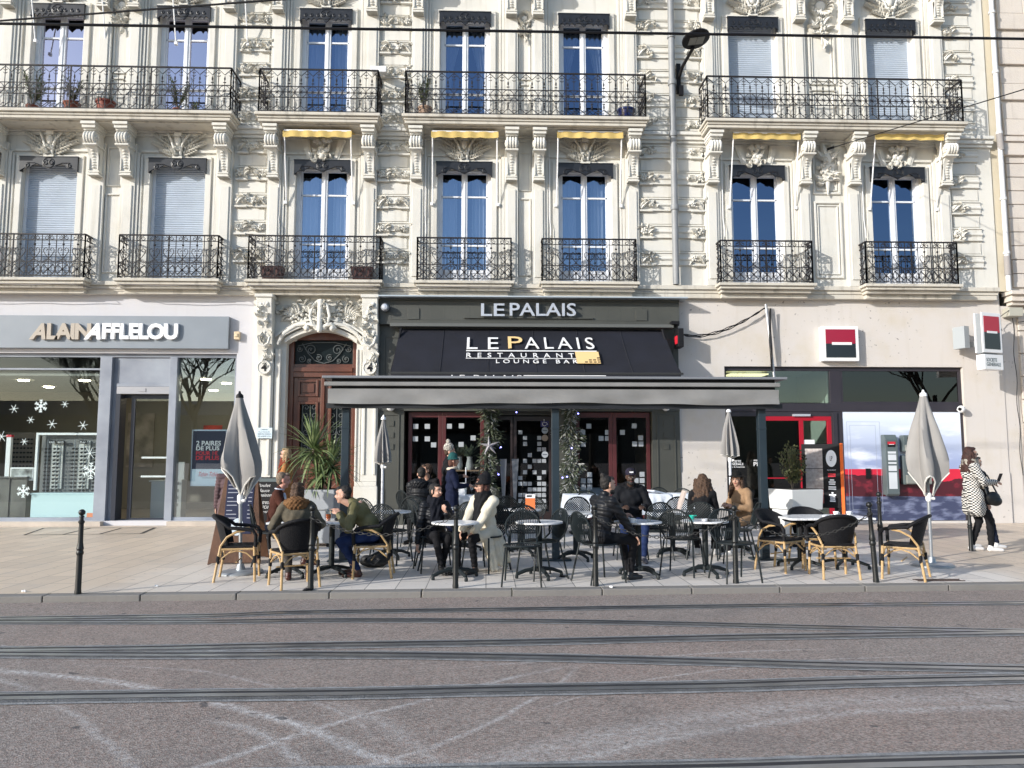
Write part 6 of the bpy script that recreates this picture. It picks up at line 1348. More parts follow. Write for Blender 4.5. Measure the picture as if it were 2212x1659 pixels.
f = MB(); x, y = T10[1]; f.m = Matrix.Translation((x+.10, y-.02, .694)) @ Matrix.Rotation(R(20), 4, 'Y'); f.box(-.03, .0, -.10, .10, 0, .30); tag(f.build('menu_card', mat('menu_pale', (.6, .5, .45), .5)), 'pale menu leaning on the far table by the white clothed tables', 'menu card')
f = MB(); x, y, z = at(1583, 1101); f.box(x-.09, x+.05, y-.03, y+.06, z, z+.012); tag(f.build('phone', M_BLK, bevel=.004), 'dark phone lying on the table of the woman with the black hat', 'phone')
f = MB(); x, y, z = at(722, 1126); f.ball((x+.03, y, z+.02), (.03, .02, .02), 8, 5); tag(f.build('keys', M_BLK), 'small dark keys beside the beer glass', 'keys')
# ---- folded parasols
def parasol(px, py_base, top, hem, rmax, label, big, seed, Y=None):
    if Y is None: x, y = GP(px, py_base)
    else: y = Y; x = WP(px, 930, Y)[0]
    zt = WP(px, top, y)[1]; zh = WP(px, hem, y)[1]
    r_ = empty('parasol', label, 'parasol', loc=(x, y, 0)); M_PAR = mat('parasol_grey', (.27, .26, .25), .85, var=.08, scale=3); M_TRM = mat('parasol_trim', (.62, .60, .56), .8)
    rnd = random.Random(seed); nf = 5 if big else 8; ns = nf*8; f = MB(); vs = []; K = 14; hemp = []
    ph = [rnd.uniform(.75, 1.2) for _ in range(nf)]; L = zt-zh
    for j in range(K+1):
        t = j/K
        for i in range(ns):
            a = 2*pi*i/ns; k = int(i/8) % nf; lobe = cos(nf*a)*.5+.5
            c1 = cos(nf*a+.7*sin(a*2+seed)); pk = .5*(ph[k]+ph[(k+1) % nf])
            rr = rmax*(.15+.85*t**.8)*(.70+.27*c1*min(1, t*2.5)+.045*sin(13*a+3*t+seed)*min(1, t*3)+.02*sin(23*a-5*t)) if t > 0 else rmax*.13
            if t > .76: rr *= 1-(.62 if big else .35)*((t-.76)/.24)**1.3*(.5-.5*c1*.6+.1)
            z = zt-.03-L*t*(.86 if big else .97)-(.17 if big else .04)*L*t**3*(sin(a*1.0+seed*2)*.35-c1*.65)*1.0; tw_ = .55*t*(1 if big else .3)
            vs.append((cos(a+tw_)*rr, sin(a+tw_)*rr, z))
            if j == K: hemp.append(vs[-1])
    f.add(vs, [(j*ns+i, (j+1)*ns+i, (j+1)*ns+(i+1) % ns, j*ns+(i+1) % ns) for j in range(K) for i in range(ns)])
    f.add([(vs[i][0]*.97, vs[i][1]*.97, vs[i][2]) for i in range(len(vs))], [(j*ns+i, j*ns+(i+1) % ns, (j+1)*ns+(i+1) % ns, (j+1)*ns+i) for j in range(K//2, K) for i in range(ns)])
    f.build('canopy', M_PAR, r_, smooth=70)
    f = MB(); f.tube(hemp, .011 if big else .006, 5, True); f.build('hem_trim', M_TRM, r_, smooth=60)
    M_POL = mat('pole_grey', (.36, .38, .40), .35, metal=.5) if big else mat('pole_white', (.66, .67, .70), .4)
    f = MB(); f.tube([(0, 0, .03), (0, 0, zt)], .022 if big else .026, 10); f.build('pole', M_POL, r_, smooth=40)
    f = MB(); f.lathe([(.05, zt-.04), (.045, zt), (.02, zt+.02), (.012, zt+.05), (.0, zt+.055)], 14); f.build('finial', M_BLK if seed == 1 else M_WHT, r_, smooth=40)
    f = MB(); f.lathe([(.028, zh-.12*1), (.04, zh-.09), (.04, zh-.02), (.028, zh)], 12); f.tube([(.03, -.02, zh-.08), (.07, -.03, zh-.08)], .02, 8); f.build('crank_hub', M_WHT, r_, smooth=40)
    f = MB(); R_ = .28 if big else .22; f.lathe([(.0, .0), (R_, .0), (R_, .02), (R_-.02, .035), (.06, .045), (.04, .12), (.0, .12)], 32); f.build('base', mat('galvanised', (.33, .36, .39), .45, metal=.5, var=.15, scale=5), r_, smooth=30)
    return r_
p1_ = parasol(520, 1238, 853, 1068, .33, 'large folded grey parasol with pale trim in front of the sale poster', True, 1); p1_.rotation_euler.y = R(-2.2); parasol(2013, 1222, 850, 1064, .345, 'large folded grey parasol with pale trim in front of the cash machine', True, 2)
parasol(828, 0, 902, 1000, .19, 'small folded grey parasol beside the carved doorway pilaster', False, 3, Y=-2.6); parasol(1575, 0, 886, 985, .22, 'small folded grey parasol before the dark bank side window', False, 4, Y=-2.6)
# ---- bollards and chains
def bollard(px, py, h, lab, lean=(0, 0), ball=True):
    x, y = GP(px, py); p = MB(); s = h/.95
    pr = [(.0, 0), (.048, 0), (.048, .03), (.043, .05), (.040, .42), (.050, .43), (.053, .45), (.042, .47), (.052, .49), (.044, .52), (.036, .56), (.033, .76), (.045, .775), (.045, .79), (.028, .80), (.028, .83), (.038, .835), (.03, .85)] if ball else [(.0, 0), (.048, 0), (.045, .05), (.040, .42), (.050, .43), (.053, .45), (.042, .47), (.052, .49), (.042, .52), (.034, .78), (.045, .79), (.045, .81), (.03, .83)]
    p.lathe([(r*.74, z*s) for r, z in pr], 16); b = p.mesh('bollard', M_CST, 30); o = bpy.data.objects.new('bollard', b); col.objects.link(o); o.location = (x, y, 0); o.rotation_euler = (R(lean[1]), R(lean[0]), 0); tag(o, lab, 'bollard', 'black cast bollards')
    q = MB(); q.ball((0, 0, .885*s), .036, 14, 9); k = q.build('ball_finial', M_CST, o, smooth=60); return o, Vector((x, y, 0)), h
B = [bollard(168, 1283, .95, 'black bollard with a ball top standing alone on the left pavement'), bollard(671, 1273, .98, 'black bollard in front of the parka woman'), bollard(984, 1270, .97, 'worn black bollard in front of the table with two women'),
     bollard(1287, 1266, .98, 'black bollard in front of the black jacket man'), bollard(1590, 1260, .95, 'rusty chipped bollard before the round table with the green cup'), bollard(1893, 1258, .99, 'leaning black bollard at the right kerb', lean=(-3.0, 0)), bollard(1905, 1222, 1.05, 'black bollard standing just behind the leaning one'), bollard(2098, 1190, .80, 'short dark bollard by the houndstooth coat woman\'s legs')]
def chain(p, q, sag, lab):
    P = Vector(p); Q = Vector(q); L = (Q-P).length; n = int(L/.047); f = MB()
    for i in range(n):
        t = (i+.5)/n; c = P.lerp(Q, t)-Vector((0, 0, 4*sag*t*(1-t))); d = (Q-P)/L; d = Vector((d.x, d.y, d.z-4*sag*(1-2*t)/L)).normalized()
        u = Vector((0, 0, 1)) if i % 2 else d.cross(Vector((0, 0, 1))).normalized(); u = (u-d*u.dot(d)).normalized()
        f.tube([c+d*.029*cos(a)+u*.015*sin(a) for a in [k*pi/4 for k in range(8)]], .0055, 4, True)
    tag(f.build('chain', mat('chain_steel', (.06, .058, .055), .5, metal=.4)), lab, 'chain', 'chains hung between the bollards')
def bh(i, z): return (B[i][1].x+(-.052*z if i == 5 else 0), B[i][1].y-.03, z)
chain(bh(1, .80), bh(2, .82), .20, 'chain hanging from the parka woman\'s bollard to the two women\'s bollard'); chain(bh(3, .80), bh(4, .80), .25, 'chain hanging before the two men and the slatted chairs'); chain(bh(4, .80), bh(5, .82), .26, 'chain hanging across the front of the rectangular marble table')
# ---- planters
M_PLW = mat('planter_white', (.66, .66, .64), .5, var=.04, scale=2); M_PLG = mat('planter_grey', (.34, .36, .38), .5, var=.05, scale=2)
def planter(px, py, w, h, rz, m, lab):
    x, y = GP(px, py); r_ = empty('planter', lab, 'planter', loc=(x, y, 0), rz=rz); f = MB(); a, b = w/2, w/2*.92
    def fr(z0, z1, s0, s1): f.add([(s0*cx, s0*cy, z0) for cx, cy in ((-1, -1), (1, -1), (1, 1), (-1, 1))]+[(s1*cx, s1*cy, z1) for cx, cy in ((-1, -1), (1, -1), (1, 1), (-1, 1))], [(0, 3, 2, 1), (4, 5, 6, 7)]+[(i, (i+1) % 4, (i+1) % 4+4, i+4) for i in range(4)])
    fr(.06, h*.64, b*.86, b*.95); fr(h*.645, h, a*.95, a); f.build('box', m, r_, bevel=.012)
    f = MB(); f.box(-a+.05, a-.05, -a+.05, a-.05, h+.001, h+.004); f.build('soil', mat('soil', (.03, .022, .015), .9), r_)
    for sx_ in (-1, 1):
        for sy in (-1, 1): f = MB(); f.lathe([(.0, -.03), (.03, -.03), (.03, .03), (.0, .03)], 12, (sx_*b*.7, sy*b*.7, .03), 'x'); f.build('castor', M_BLK, r_)
    return (x, y, h)
pa = planter(1722, 1178, .64, .95, R(16), M_PLW, 'white two-tier planter holding a thin green shrub right of the terrace post'); pb = planter(692, 1178, .64, .95, R(-6), M_PLG, 'grey two-tier planter holding tall yucca plants in front of the wooden door')
def ribbon_leaf(f, base, az, el, L, w, droop, n=7):
    d = Vector((cos(az)*cos(el), sin(az)*cos(el), sin(el))); s = Vector((-sin(az), cos(az), 0)); vs = []; p = Vector(base)
    for i in range(n+1):
        t = i/n; ww = w*(1-t)**.6*min(1, .35+t*4); vs += [p-s*ww, p+Vector((0, 0, -ww*.5)), p+s*ww]; d = (d+Vector((0, 0, -droop/n*(t+.25)))).normalized(); p = p+d*L/n
    f.add(vs, [(3*i+j, 3*i+j+1, 3*i+j+4, 3*i+j+3) for i in range(n) for j in range(2)])
M_YUC = mat('yucca_green', (.060, .105, .030), .45, c2=(.24, .29, .13), scale=7); M_TRK = mat('yucca_trunk', (.16, .13, .10), .85, var=.3, scale=20, bump=.6)
yc = empty('yucca', 'tall yucca with three rosettes of sword leaves in the grey planter', 'plant', loc=(0, 0, 0)); r = random.Random(11)
heads = [(677, 970, .78, 46), (716, 1005, .62, 44), (690, 1022, .42, 30)]
for k, (px, py, L, nl) in enumerate(heads):
    Y = pb[1]-(.0, .05, .15)[k]; hx, hz = WP(px, py, Y); f = MB(); bx = pb[0]+(-.02, .12, -.05)[k]; f.tube([(bx, pb[1], pb[2]-.05), (bx+(hx-bx)*.35, (Y+pb[1])/2, pb[2]+.3*(hz-pb[2])), (hx, Y, hz)], [.04, .034, .03], 10); f.build('trunk', M_TRK, yc, smooth=40)
    f = MB()
    for i in range(nl*2):
        el = R(85)-R(125)*(i/(nl*2))**1.0+r.uniform(-.1, .1); ribbon_leaf(f, (hx, Y, hz+.04-.12*i/(nl*2)), r.uniform(0, 2*pi), el, L*r.uniform(.8, 1.1)*(.85 if el > 1 else 1), .028, .55+max(0, 1.0-el)*.9)
    f.build('leaf_rosette', M_YUC, yc)
def bush(name, c, rx, rz_, n, seed, lab, cols, leafs=.05, cat='shrub', stem=True, up=.5):
    r = random.Random(seed); o = empty(name, lab, cat); f = MB(); g = MB(); C_ = Vector(c)
    for k in range(14):
        a = r.uniform(0, 2*pi); t = Vector((cos(a)*rx*r.uniform(.2, .9), sin(a)*rx*r.uniform(.2, .9), rz_*r.uniform(.7, 2.0))); pts = [C_, C_+t*.5+Vector((0, 0, .05)), C_+t]; g.tube(pts, [.008, .006, .003], 5)
        for i in range(n//14): 
            q = C_+t*r.uniform(.25, 1.0)+Vector([r.uniform(-.07, .07) for _ in range(3)]); d = Vector((r.uniform(-1, 1), r.uniform(-1, 1), r.uniform(-.3, 1)+up)).normalized()*leafs*r.uniform(.6, 1.2); s = d.cross(Vector((r.uniform(-1, 1), r.uniform(-1, 1), r.uniform(-1, 1)))).normalized()*leafs*.22; f.add([q, q+d*.5+s, q+d, q+d*.5-s], [(0, 1, 2, 3)])
    g.build('stem', M_TRK, o); f.build('foliage', cols, o); return o
bush('shrub', (pa[0]-.05, pa[1], pa[2]), .26, .38, 1700, 5, 'thin feathery green shrub growing in the white planter', mat('shrub_green', (.055, .06, .02), .7, c2=(.14, .15, .06), scale=9), .055)
# ---- boards
M_BRD = mat('board_brown', (.10, .045, .022), .6, var=.25, scale=6, bump=.2)
x, y = GP(517, 1212); ab = empty('menu_board', 'brown wooden A-board with a navy menu and a pale oval logo behind the left armchair', 'menu board', loc=(x, y, 0), rz=R(6))
for s in (-1, 1):
    f = MB(); f.m = Matrix.Translation((0, s*.34, 0)) @ Matrix.Rotation(s*R(15.5), 4, 'X'); f.prism([(-.36, 0), (-.30, .02), (.30, .02), (.36, 0), (.23, 1.25), (-.23, 1.25)], -.015, .015); f.build('panel', M_BRD, ab, bevel=.004)
    if s < 0:
        g = MB(); g.m = f.m; g.box(-.19, .19, -.022, -.016, .42, 1.2); nv = g.build('menu_sheet', M_INK, ab)
        for i in range(9):
            g = MB(); g.m = f.m; zz = 1.12-i*.055-(i//3)*.02; g.box(-.17, -.17+(.14 if i % 3 else .08), -.0245, -.0225, zz, zz+.012); g.box(.12, .17, -.0245, -.0225, zz, zz+.012); g.build('menu_line', mat('menu_print', (.35, .36, .42), .6), nv)
        g = MB(); g.m = f.m @ Matrix.Translation((.0, 0, .52)) @ Matrix.Diagonal((1, 1, 1.45, 1)); g.lathe([(.085, -.0255), (.085, -.0235)], 28, (0, 0, 0), 'y'); lo = g.build('oval_logo', mat('logo_pale', (.6, .68, .75), .5), nv)
        text('P', 'lettering', M_INK, nv, -.02, .03, .50, .58, -.028, M=f.m)
x, y = GP(575, 1172); bb = empty('chalkboard', 'black chalkboard with white handwriting behind the brown menu board', 'chalkboard', loc=(x, y, 0), rz=R(-4))
M_CHK = mat('chalk', (.6, .6, .6), .9)
f = MB(); f.box(-.24, .24, -.02, .02, .10, 1.14); f.box(-.24, -.2, -.02, .02, 0, .1); f.box(.2, .24, -.02, .02, 0, .1); f.build('board', M_BLK, bb, bevel=.004); f = MB(); f.box(-.22, .22, -.026, -.021, 1.06, 1.12); f.build('top_rail', M_ATM, bb)
for s, z, a, b in (('Poulet', 1.0, -.18, .06), ('Sauce', .91, -.14, .04), ('maison', .83, -.16, .08), ('entrecote', .70, -.15, .12), ('17€50', .62, -.10, .03), ('garniture', .53, -.13, .12), ('salade', .30, -.04, .12)): text(s, 'handwriting', M_CHK, bb, a, b, z-.03, z+.025, -.0215, shear=.35)
x, y = GP(1780, 1175); ms = empty('menu_stand', 'black lit menu stand with an orange side strip beside the white planter', 'menu stand', loc=(x, y, 0), rz=R(-27))
f = MB(); f.box(-.31, .31, -.06, .06, .62, 1.72); f.box(-.28, -.22, -.04, .04, 0, .62); f.box(.2, .28, -.04, .04, 0, .62); f.box(-.33, .33, -.2, .2, 0, .03); f.build('case', M_BLK, ms, bevel=.006)
f = MB(); f.box(.311, .36, -.09, .09, .2, 1.73); f.build('orange_strip', mat('orange_side', (.85, .14, .01), .45), ms)
M_MP = mat('menu_paper', (.50, .45, .42), .6, c2=(.33, .28, .26), scale=22); f = MB(); f.box(-.25, .03, -.066, -.061, 1.30, 1.64); f.box(-.25, .03, -.066, -.061, .95, 1.29); f.build('menu_page', M_MP, ms); f = MB(); f.box(-.25, .03, -.066, -.061, .70, .94); f.build('photo_page', mat('photo_menu', (.45, .04, .03), .5, c2=(.6, .45, .35), scale=12), ms)
f = MB(); f.m = Matrix.Translation((.17, 0, 1.47)) @ Matrix.Diagonal((1, 1, 1.7, 1)); f.lathe([(.085, -.068), (.085, -.061)], 28, (0, 0, 0), 'y'); lo = f.build('oval_logo', M_LTS, ms); text('LP', 'lettering', M_BLK, lo, .15, .19, 1.43, 1.51, -.072)
text('RESTAURANT', 'lettering', M_LTS, ms, .10, .24, 1.26, 1.28, -.064)
for i, (z, w_, mm) in enumerate(((1.20, .12, M_RED), (1.165, .12, M_RED), (1.10, .07, M_LTS), (1.065, .11, M_LTS), (1.03, .10, M_LTS), (.98, .12, M_LTS), (.945, .12, M_LTS), (.88, .03, M_LTS), (.845, .11, M_LTS), (.81, .08, M_LTS), (.775, .08, M_LTS), (.74, .09, M_LTS))): f = MB(); f.box(.17-w_/2, .17+w_/2, -.0645, -.061, z-.012, z+.012); f.build('print_line', mm, ms)
# ---- things lying on the pavement
f = MB(); x, y = GP(2000, 1246); f.lathe([(.0, .003), (.11, .003), (.11, .009), (.0, .009)], 24, (x, y, 0)); tag(f.build('drain_cover', M_ALU), 'small round pale drain cover by the right armchair', 'drain cover')
f = MB(); x, y = GP(2028, 1254)
for i in range(9): f.box(x-.27+i*.06, x-.23+i*.06, y-.05, y+.05, .002, .010)
f.box(x-.29, x+.29, y-.065, y-.05, .002, .011); f.box(x-.29, x+.29, y+.05, y+.065, .002, .011); tag(f.build('drain_grate', mat('rusty_grate', (.07, .05, .045), .8, var=.4, scale=10)), 'dark rusty drain grate in the pavement at the right kerb', 'drain grate')
f = MB(); x, y = GP(1105, 1245); r = random.Random(2)
for (px, py, w_, h_) in ((165, 1142, 62, 3),): 
    pass
mh = MB(); P = [GP(52, 1156), GP(305, 1153), GP(335, 1140), GP(95, 1141)]
def strip(a, b, w_): 
    A, B_ = Vector((*a, .004)), Vector((*b, .004)); d = (B_-A).normalized(); n_ = Vector((-d.y, d.x, 0))*w_; mh.add([A-n_, B_-n_, B_+n_, A+n_], [(0, 1, 2, 3)])
strip(P[0], P[1], .02); strip(P[1], P[2], .035); strip(P[2], P[3], .02); strip(P[3], P[0], .02); strip(GP(135, 1155), GP(195, 1141), .02); strip(GP(215, 1154), GP(262, 1141), .02)
tag(mh.build('access_cover', mat('cover_edge', (.05, .045, .04), .8)), 'dark outlined access covers in the pavement before the optician window', 'access cover')
f = MB(); x, y = GP(610, 1235); M_BAG = mat('black_bag', (.012, .012, .013), .6, bump=.3, bscale=8)
x, y = GP(808, 1225); f.ball((x, y, .07), (.20, .11, .075), 12, 8); f.ball((x+.08, y, .11), (.10, .09, .07), 12, 8); f.ball((x-.1, y+.02, .10), (.09, .08, .06), 12, 8); f.tube([(x-.1, y-.05, .13), (x-.12, y-.12, .10), (x+.02, y-.14, .04), (x+.1, y-.08, .12)], .012, 6); tag(f.build('handbag', M_BAG, smooth=60), 'black bag lying on the ground under the green jacket man\'s armchair', 'bag')
for px, py, w_, c_, nm, lb in ((664, 1276, .12, M_BLK, 'rag', 'crumpled black rag at the foot of the parka woman bollard'), (1222, 1246, .10, M_BLK, 'litter', 'dark dead leaf scraps on the slabs by the empty round table'), (337, 1268, .035, M_WHT, 'litter', 'small white paper scrap on the left pavement'), (1322, 1270, .05, M_WHT, 'litter', 'white scraps in the gutter before the bearded man'), (55, 1279, .05, M_WHT, 'litter', 'pale crumpled scrap at the left kerb')):
    x, y = GP(px, py); f = MB(); r = random.Random(px)
    for k in range(5): f.ball((x+r.uniform(-w_, w_)*.6, y+r.uniform(-w_, w_)*.4, .012), (w_*r.uniform(.2, .5), w_*r.uniform(.1, .3), .012), 6, 4, Euler((0, r.uniform(-.3, .3), r.uniform(0, 3))))
    tag(f.build(nm, c_), lb, nm)
# ---- pots on the upper balconies
M_TER = mat('terracotta', (.24, .075, .045), .75, var=.2, scale=9); M_OLE = mat('oleander_leaf', (.055, .08, .03), .6, c2=(.17, .20, .10), scale=12)
def pot(px, Y, r_, h, m, lab, z=9.127, tray=False, plant=None):
    x = WP(px, 230, Y)[0]; f = MB(); f.lathe([(.0, 0), (r_*.7, 0), (r_*.95, h*.85), (r_*1.05, h*.85), (r_*1.05, h), (r_*.9, h), (r_*.85, h*.9), (.0, h*.9)], 20, (x, Y, z)); o = f.build('flower_pot', m, smooth=40); tag(o, lab, 'flower pot')
    if plant:
        hgt, sp, n, lb = plant; rnd = random.Random(int(px)); p = empty('potted_plant', lb, 'plant'); g = MB(); l_ = MB()
        for k in range(9):
            a = rnd.uniform(0, 2*pi); tip = Vector((cos(a)*sp*rnd.uniform(.3, 1), sin(a)*sp*.5, hgt*rnd.uniform(.6, 1))); b0 = Vector((x, Y, z+h*.8)); g.tube([b0, b0+tip*.5+Vector((0, 0, .05)), b0+tip], [.009, .006, .003], 5)
            for i in range(n//9): t = rnd.uniform(.3, 1.05); q = b0+tip*t; ribbon_leaf(l_, q, rnd.uniform(0, 2*pi), rnd.uniform(-.1, 1.2), rnd.uniform(.09, .16), .015, .4, 2)
        g.build('stem', M_TRK, p); l_.build('foliage', M_OLE, p)
pot(70, -.45, .13, .16, M_TER, 'terracotta pot of the tall oleander at the left of the long balcony', plant=(.75, .42, 330, 'tall oleander in a terracotta pot at the left of the long upper balcony')); pot(155, -.45, .17, .24, M_TER, 'large terracotta pot before the leftmost upper window', plant=(.60, .25, 230, 'leafy oleander in the large terracotta pot before the upper left window'))
pot(228, -.42, .20, .30, mat('terracotta_red', (.22, .05, .03), .6), 'widest rust red bowl on the long left balcony', plant=(.12, .25, 60, 'low trailing plant in the wide rust red bowl')); pot(385, -.45, .12, .13, M_TER, 'terracotta pot below the second upper window', plant=(.75, .32, 300, 'slender oleander in front of the second upper left window')); pot(303, -.48, .06, .07, M_TER, 'tiny terracotta pot on the long left balcony'); pot(40, -.48, .09, .06, mat('dark_pot', (.03, .03, .04), .5), 'flat dark pot at the left edge of the long balcony'); pot(268, -.48, .10, .05, mat('dark_pot', (.03, .03, .04), .5), 'flat black saucer pot beside the wide rust red bowl'); pot(425, -.42, .10, .06, mat('dark_pot', (.03, .03, .04), .5), 'shallow dark pot with a spiky tuft', plant=(.22, .2, 60, 'short spiky tuft at the right of the long left balcony'))
pot(918, -.42, .16, .27, mat('ribbed_clay', (.32, .22, .16), .8, var=.1, scale=12), 'tall ribbed clay pot at the left of the third balcony', plant=(.72, .2, 260, 'thin upright plant in the ribbed clay pot')); pot(1352, -.40, .20, .30, mat('blue_glaze', (.004, .010, .09), .15, coat=.5), 'round glazed deep blue pot at the right end of the third balcony')
for px, lb in ((588, 'square dark brown tub at the left of the balcony over the doorway'), (782, 'square dark brown tub at the right of the balcony over the doorway')):
    x = WP(px, 590, -.3)[0]; f = MB(); f.prism([(-.19, 0), (.19, 0), (.25, .30), (-.25, .30)], -.14, .14); o = f.build('square_tub', mat('tub_brown', (.085, .035, .03), .5), bevel=.01); o.location = (x, -.27, 5.42); tag(o, lb, 'tub')
# ---------------------------------------------------------------- the far side of the street (behind the viewer, mirrored in the glass)
ob = empty('facing_building', 'long pale building with dark slate roof across the street', 'building', loc=(0, 0, 0)); f = MB(); f.box(-170, 170, -190, -180, ZR, 12); f.build('wall', mat('facing_wall', (.10, .09, .08), .9), ob); f = MB(); f.add([(-170, -180, 12), (170, -180, 12), (170, -186, 16), (-170, -186, 16)], [(0, 1, 2, 3)]); f.build('roof', mat('slate', (.06, .07, .09), .6), ob)
f = MB()
for i in range(46):
    for z in (1, 5, 8.5): f.box(-69+i*3, -67.6+i*3, -180.1, -180.01, z, z+2.3)
f.build('window_rows', M_BLK, ob)
M_BRK = mat('tree_bark', (.06, .05, .04), .9)
def tree(x, y, h, seed, lab):
    r = random.Random(seed); t = empty('bare_tree', lab, 'tree', loc=(x, y, ZR)); tr = MB(); tr.tube([(0, 0, 0), (.1, 0, h*.2), (0, .1, h*.38)], [.22, .18, .15], 8); tr.build('trunk', M_BRK, t); f = MB()
    def br(p, d, L, ra, k):
        ra = max(ra, .022); q = p+d*L; f.tube([p, (p+q)/2+Vector([r.uniform(-.06, .06)*L for _ in range(3)]), q], ra, 4, r2=ra*.6)
        if k > 0:
            for _ in range(3 if k > 1 else 4): e = (d+Vector((r.uniform(-.8, .8), r.uniform(-.8, .8), r.uniform(-.15, .6)))).normalized(); br(p+d*L*r.uniform(.55, 1.0), e, L*r.uniform(.6, .8), ra*.55, k-1)
    for _ in range(6): br(Vector((0, .1, h*.30)), Vector((r.uniform(-.7, .7), r.uniform(-.7, .7), 1)).normalized(), h*.22, .12, 5)
    f.build('crown', M_BRK, t)
for i, (x, y, h) in enumerate(((-19, -33, 13), (-8, -36, 15), (7, -34, 16), (16, -36, 15), (33, -38, 16), (-26, -35, 13))): tree(x, y, h, i, 'bare winter tree across the street, number %d along the row' % (i+1) if 0 else 'bare winter plane tree standing across the street'); bpy.data.objects['bare_tree' if i == 0 else 'bare_tree.%03d' % i]['group'] = 'bare trees across the street'
# ---------------------------------------------------------------- people
def skinm(n, c): return mat('skin_'+n, c, .55, var=.06, scale=30)
SK = {'fair': skinm('fair', (.50, .29, .21)), 'pink': skinm('ruddy', (.52, .25, .19)), 'tan': skinm('tan', (.40, .23, .15)), 'dark': skinm('dark', (.055, .028, .018))}
M_LIP = mat('lip', (.30, .07, .06), .4); M_EYE = mat('eye_dark', (.02, .015, .012), .2); M_EYW = mat('eye_white', (.6, .58, .55), .3)
def cloth(n, c, c2=None, bump=.35, rough=.85, sc=9): return mat('cloth_'+n, c, rough, spec=.2, var=.12, scale=sc, bump=bump, bscale=14, c2=c2)
def hair(n, c, c2): return mat('hair_'+n, c, .75, c2=c2, scale=35, bump=.6, bscale=45)
H_BRN = hair('brown', (.035, .018, .010), (.085, .045, .025)); H_BLK = hair('black', (.006, .005, .005), (.02, .016, .014)); H_GRY = hair('greying', (.12, .085, .06), (.24, .18, .13)); H_BLD = hair('blond', (.22, .14, .07), (.42, .30, .17)); H_AUB = hair('auburn', (.05, .018, .012), (.11, .04, .025))
def ik(a, b, l1, l2, pole):
    a, b, pole = Vector(a), Vector(b), Vector(pole); d = b-a; L = min(d.length, (l1+l2)*.999); n = d.normalized(); b = a+n*L
    x = (l1*l1-l2*l2+L*L)/(2*L); h = math.sqrt(max(0, l1*l1-x*x)); p = pole-n*pole.dot(n); p = p.normalized() if p.length > 1e-4 else Vector((0, 0, 1)); return a+n*x+p*h, b
def displace(o, fn):
    me = o.data; n = len(me.vertices); c = [0.0]*(3*n); w = [0.0]*(3*n); me.vertices.foreach_get('co', c); me.vertices.foreach_get('normal', w)
    for i in range(n):
        k = 3*i; d = fn(Vector(c[k:k+3])); c[k] += w[k]*d; c[k+1] += w[k+1]*d; c[k+2] += w[k+2]*d
    me.vertices.foreach_set('co', c); me.update()
def hand(mb, wrist, dirn, palm, r_=1.0, curl=.5, side=1):
    """palm, four bent fingers of different length and a thumb from the palm's side"""
    d = Vector(dirn).normalized(); n = Vector(palm); n = (n-d*n.dot(d)).normalized(); s = d.cross(n)*side; w = Vector(wrist)
    for i in range(4): mb.cap(w+s*(.016*(i-1.5))*.9, w+d*.075+s*(.0205*(i-1.5)), .013, .0125, 7)
    for i, L in enumerate((.062, .074, .070, .055)):
        b = w+d*.078+s*(.0215*(i-1.5)); c1 = curl*(.8+.12*i); m = b+(d*cos(c1)+n*sin(c1))*L*.5; c2 = c1*2.0; e = m+(d*cos(c2)+n*sin(c2))*L*.5; mb.cap(b, m, .0095, .009, 7); mb.cap(m, e, .009, .0075, 7)
    t0 = w+d*.02-s*.025; t1 = t0+d*.030-s*.028+n*.012; t2 = t1+d*.030+n*.012-s*.004; mb.cap(t0, t1, .012, .0105, 7); mb.cap(t1, t2, .0105, .0085, 7)
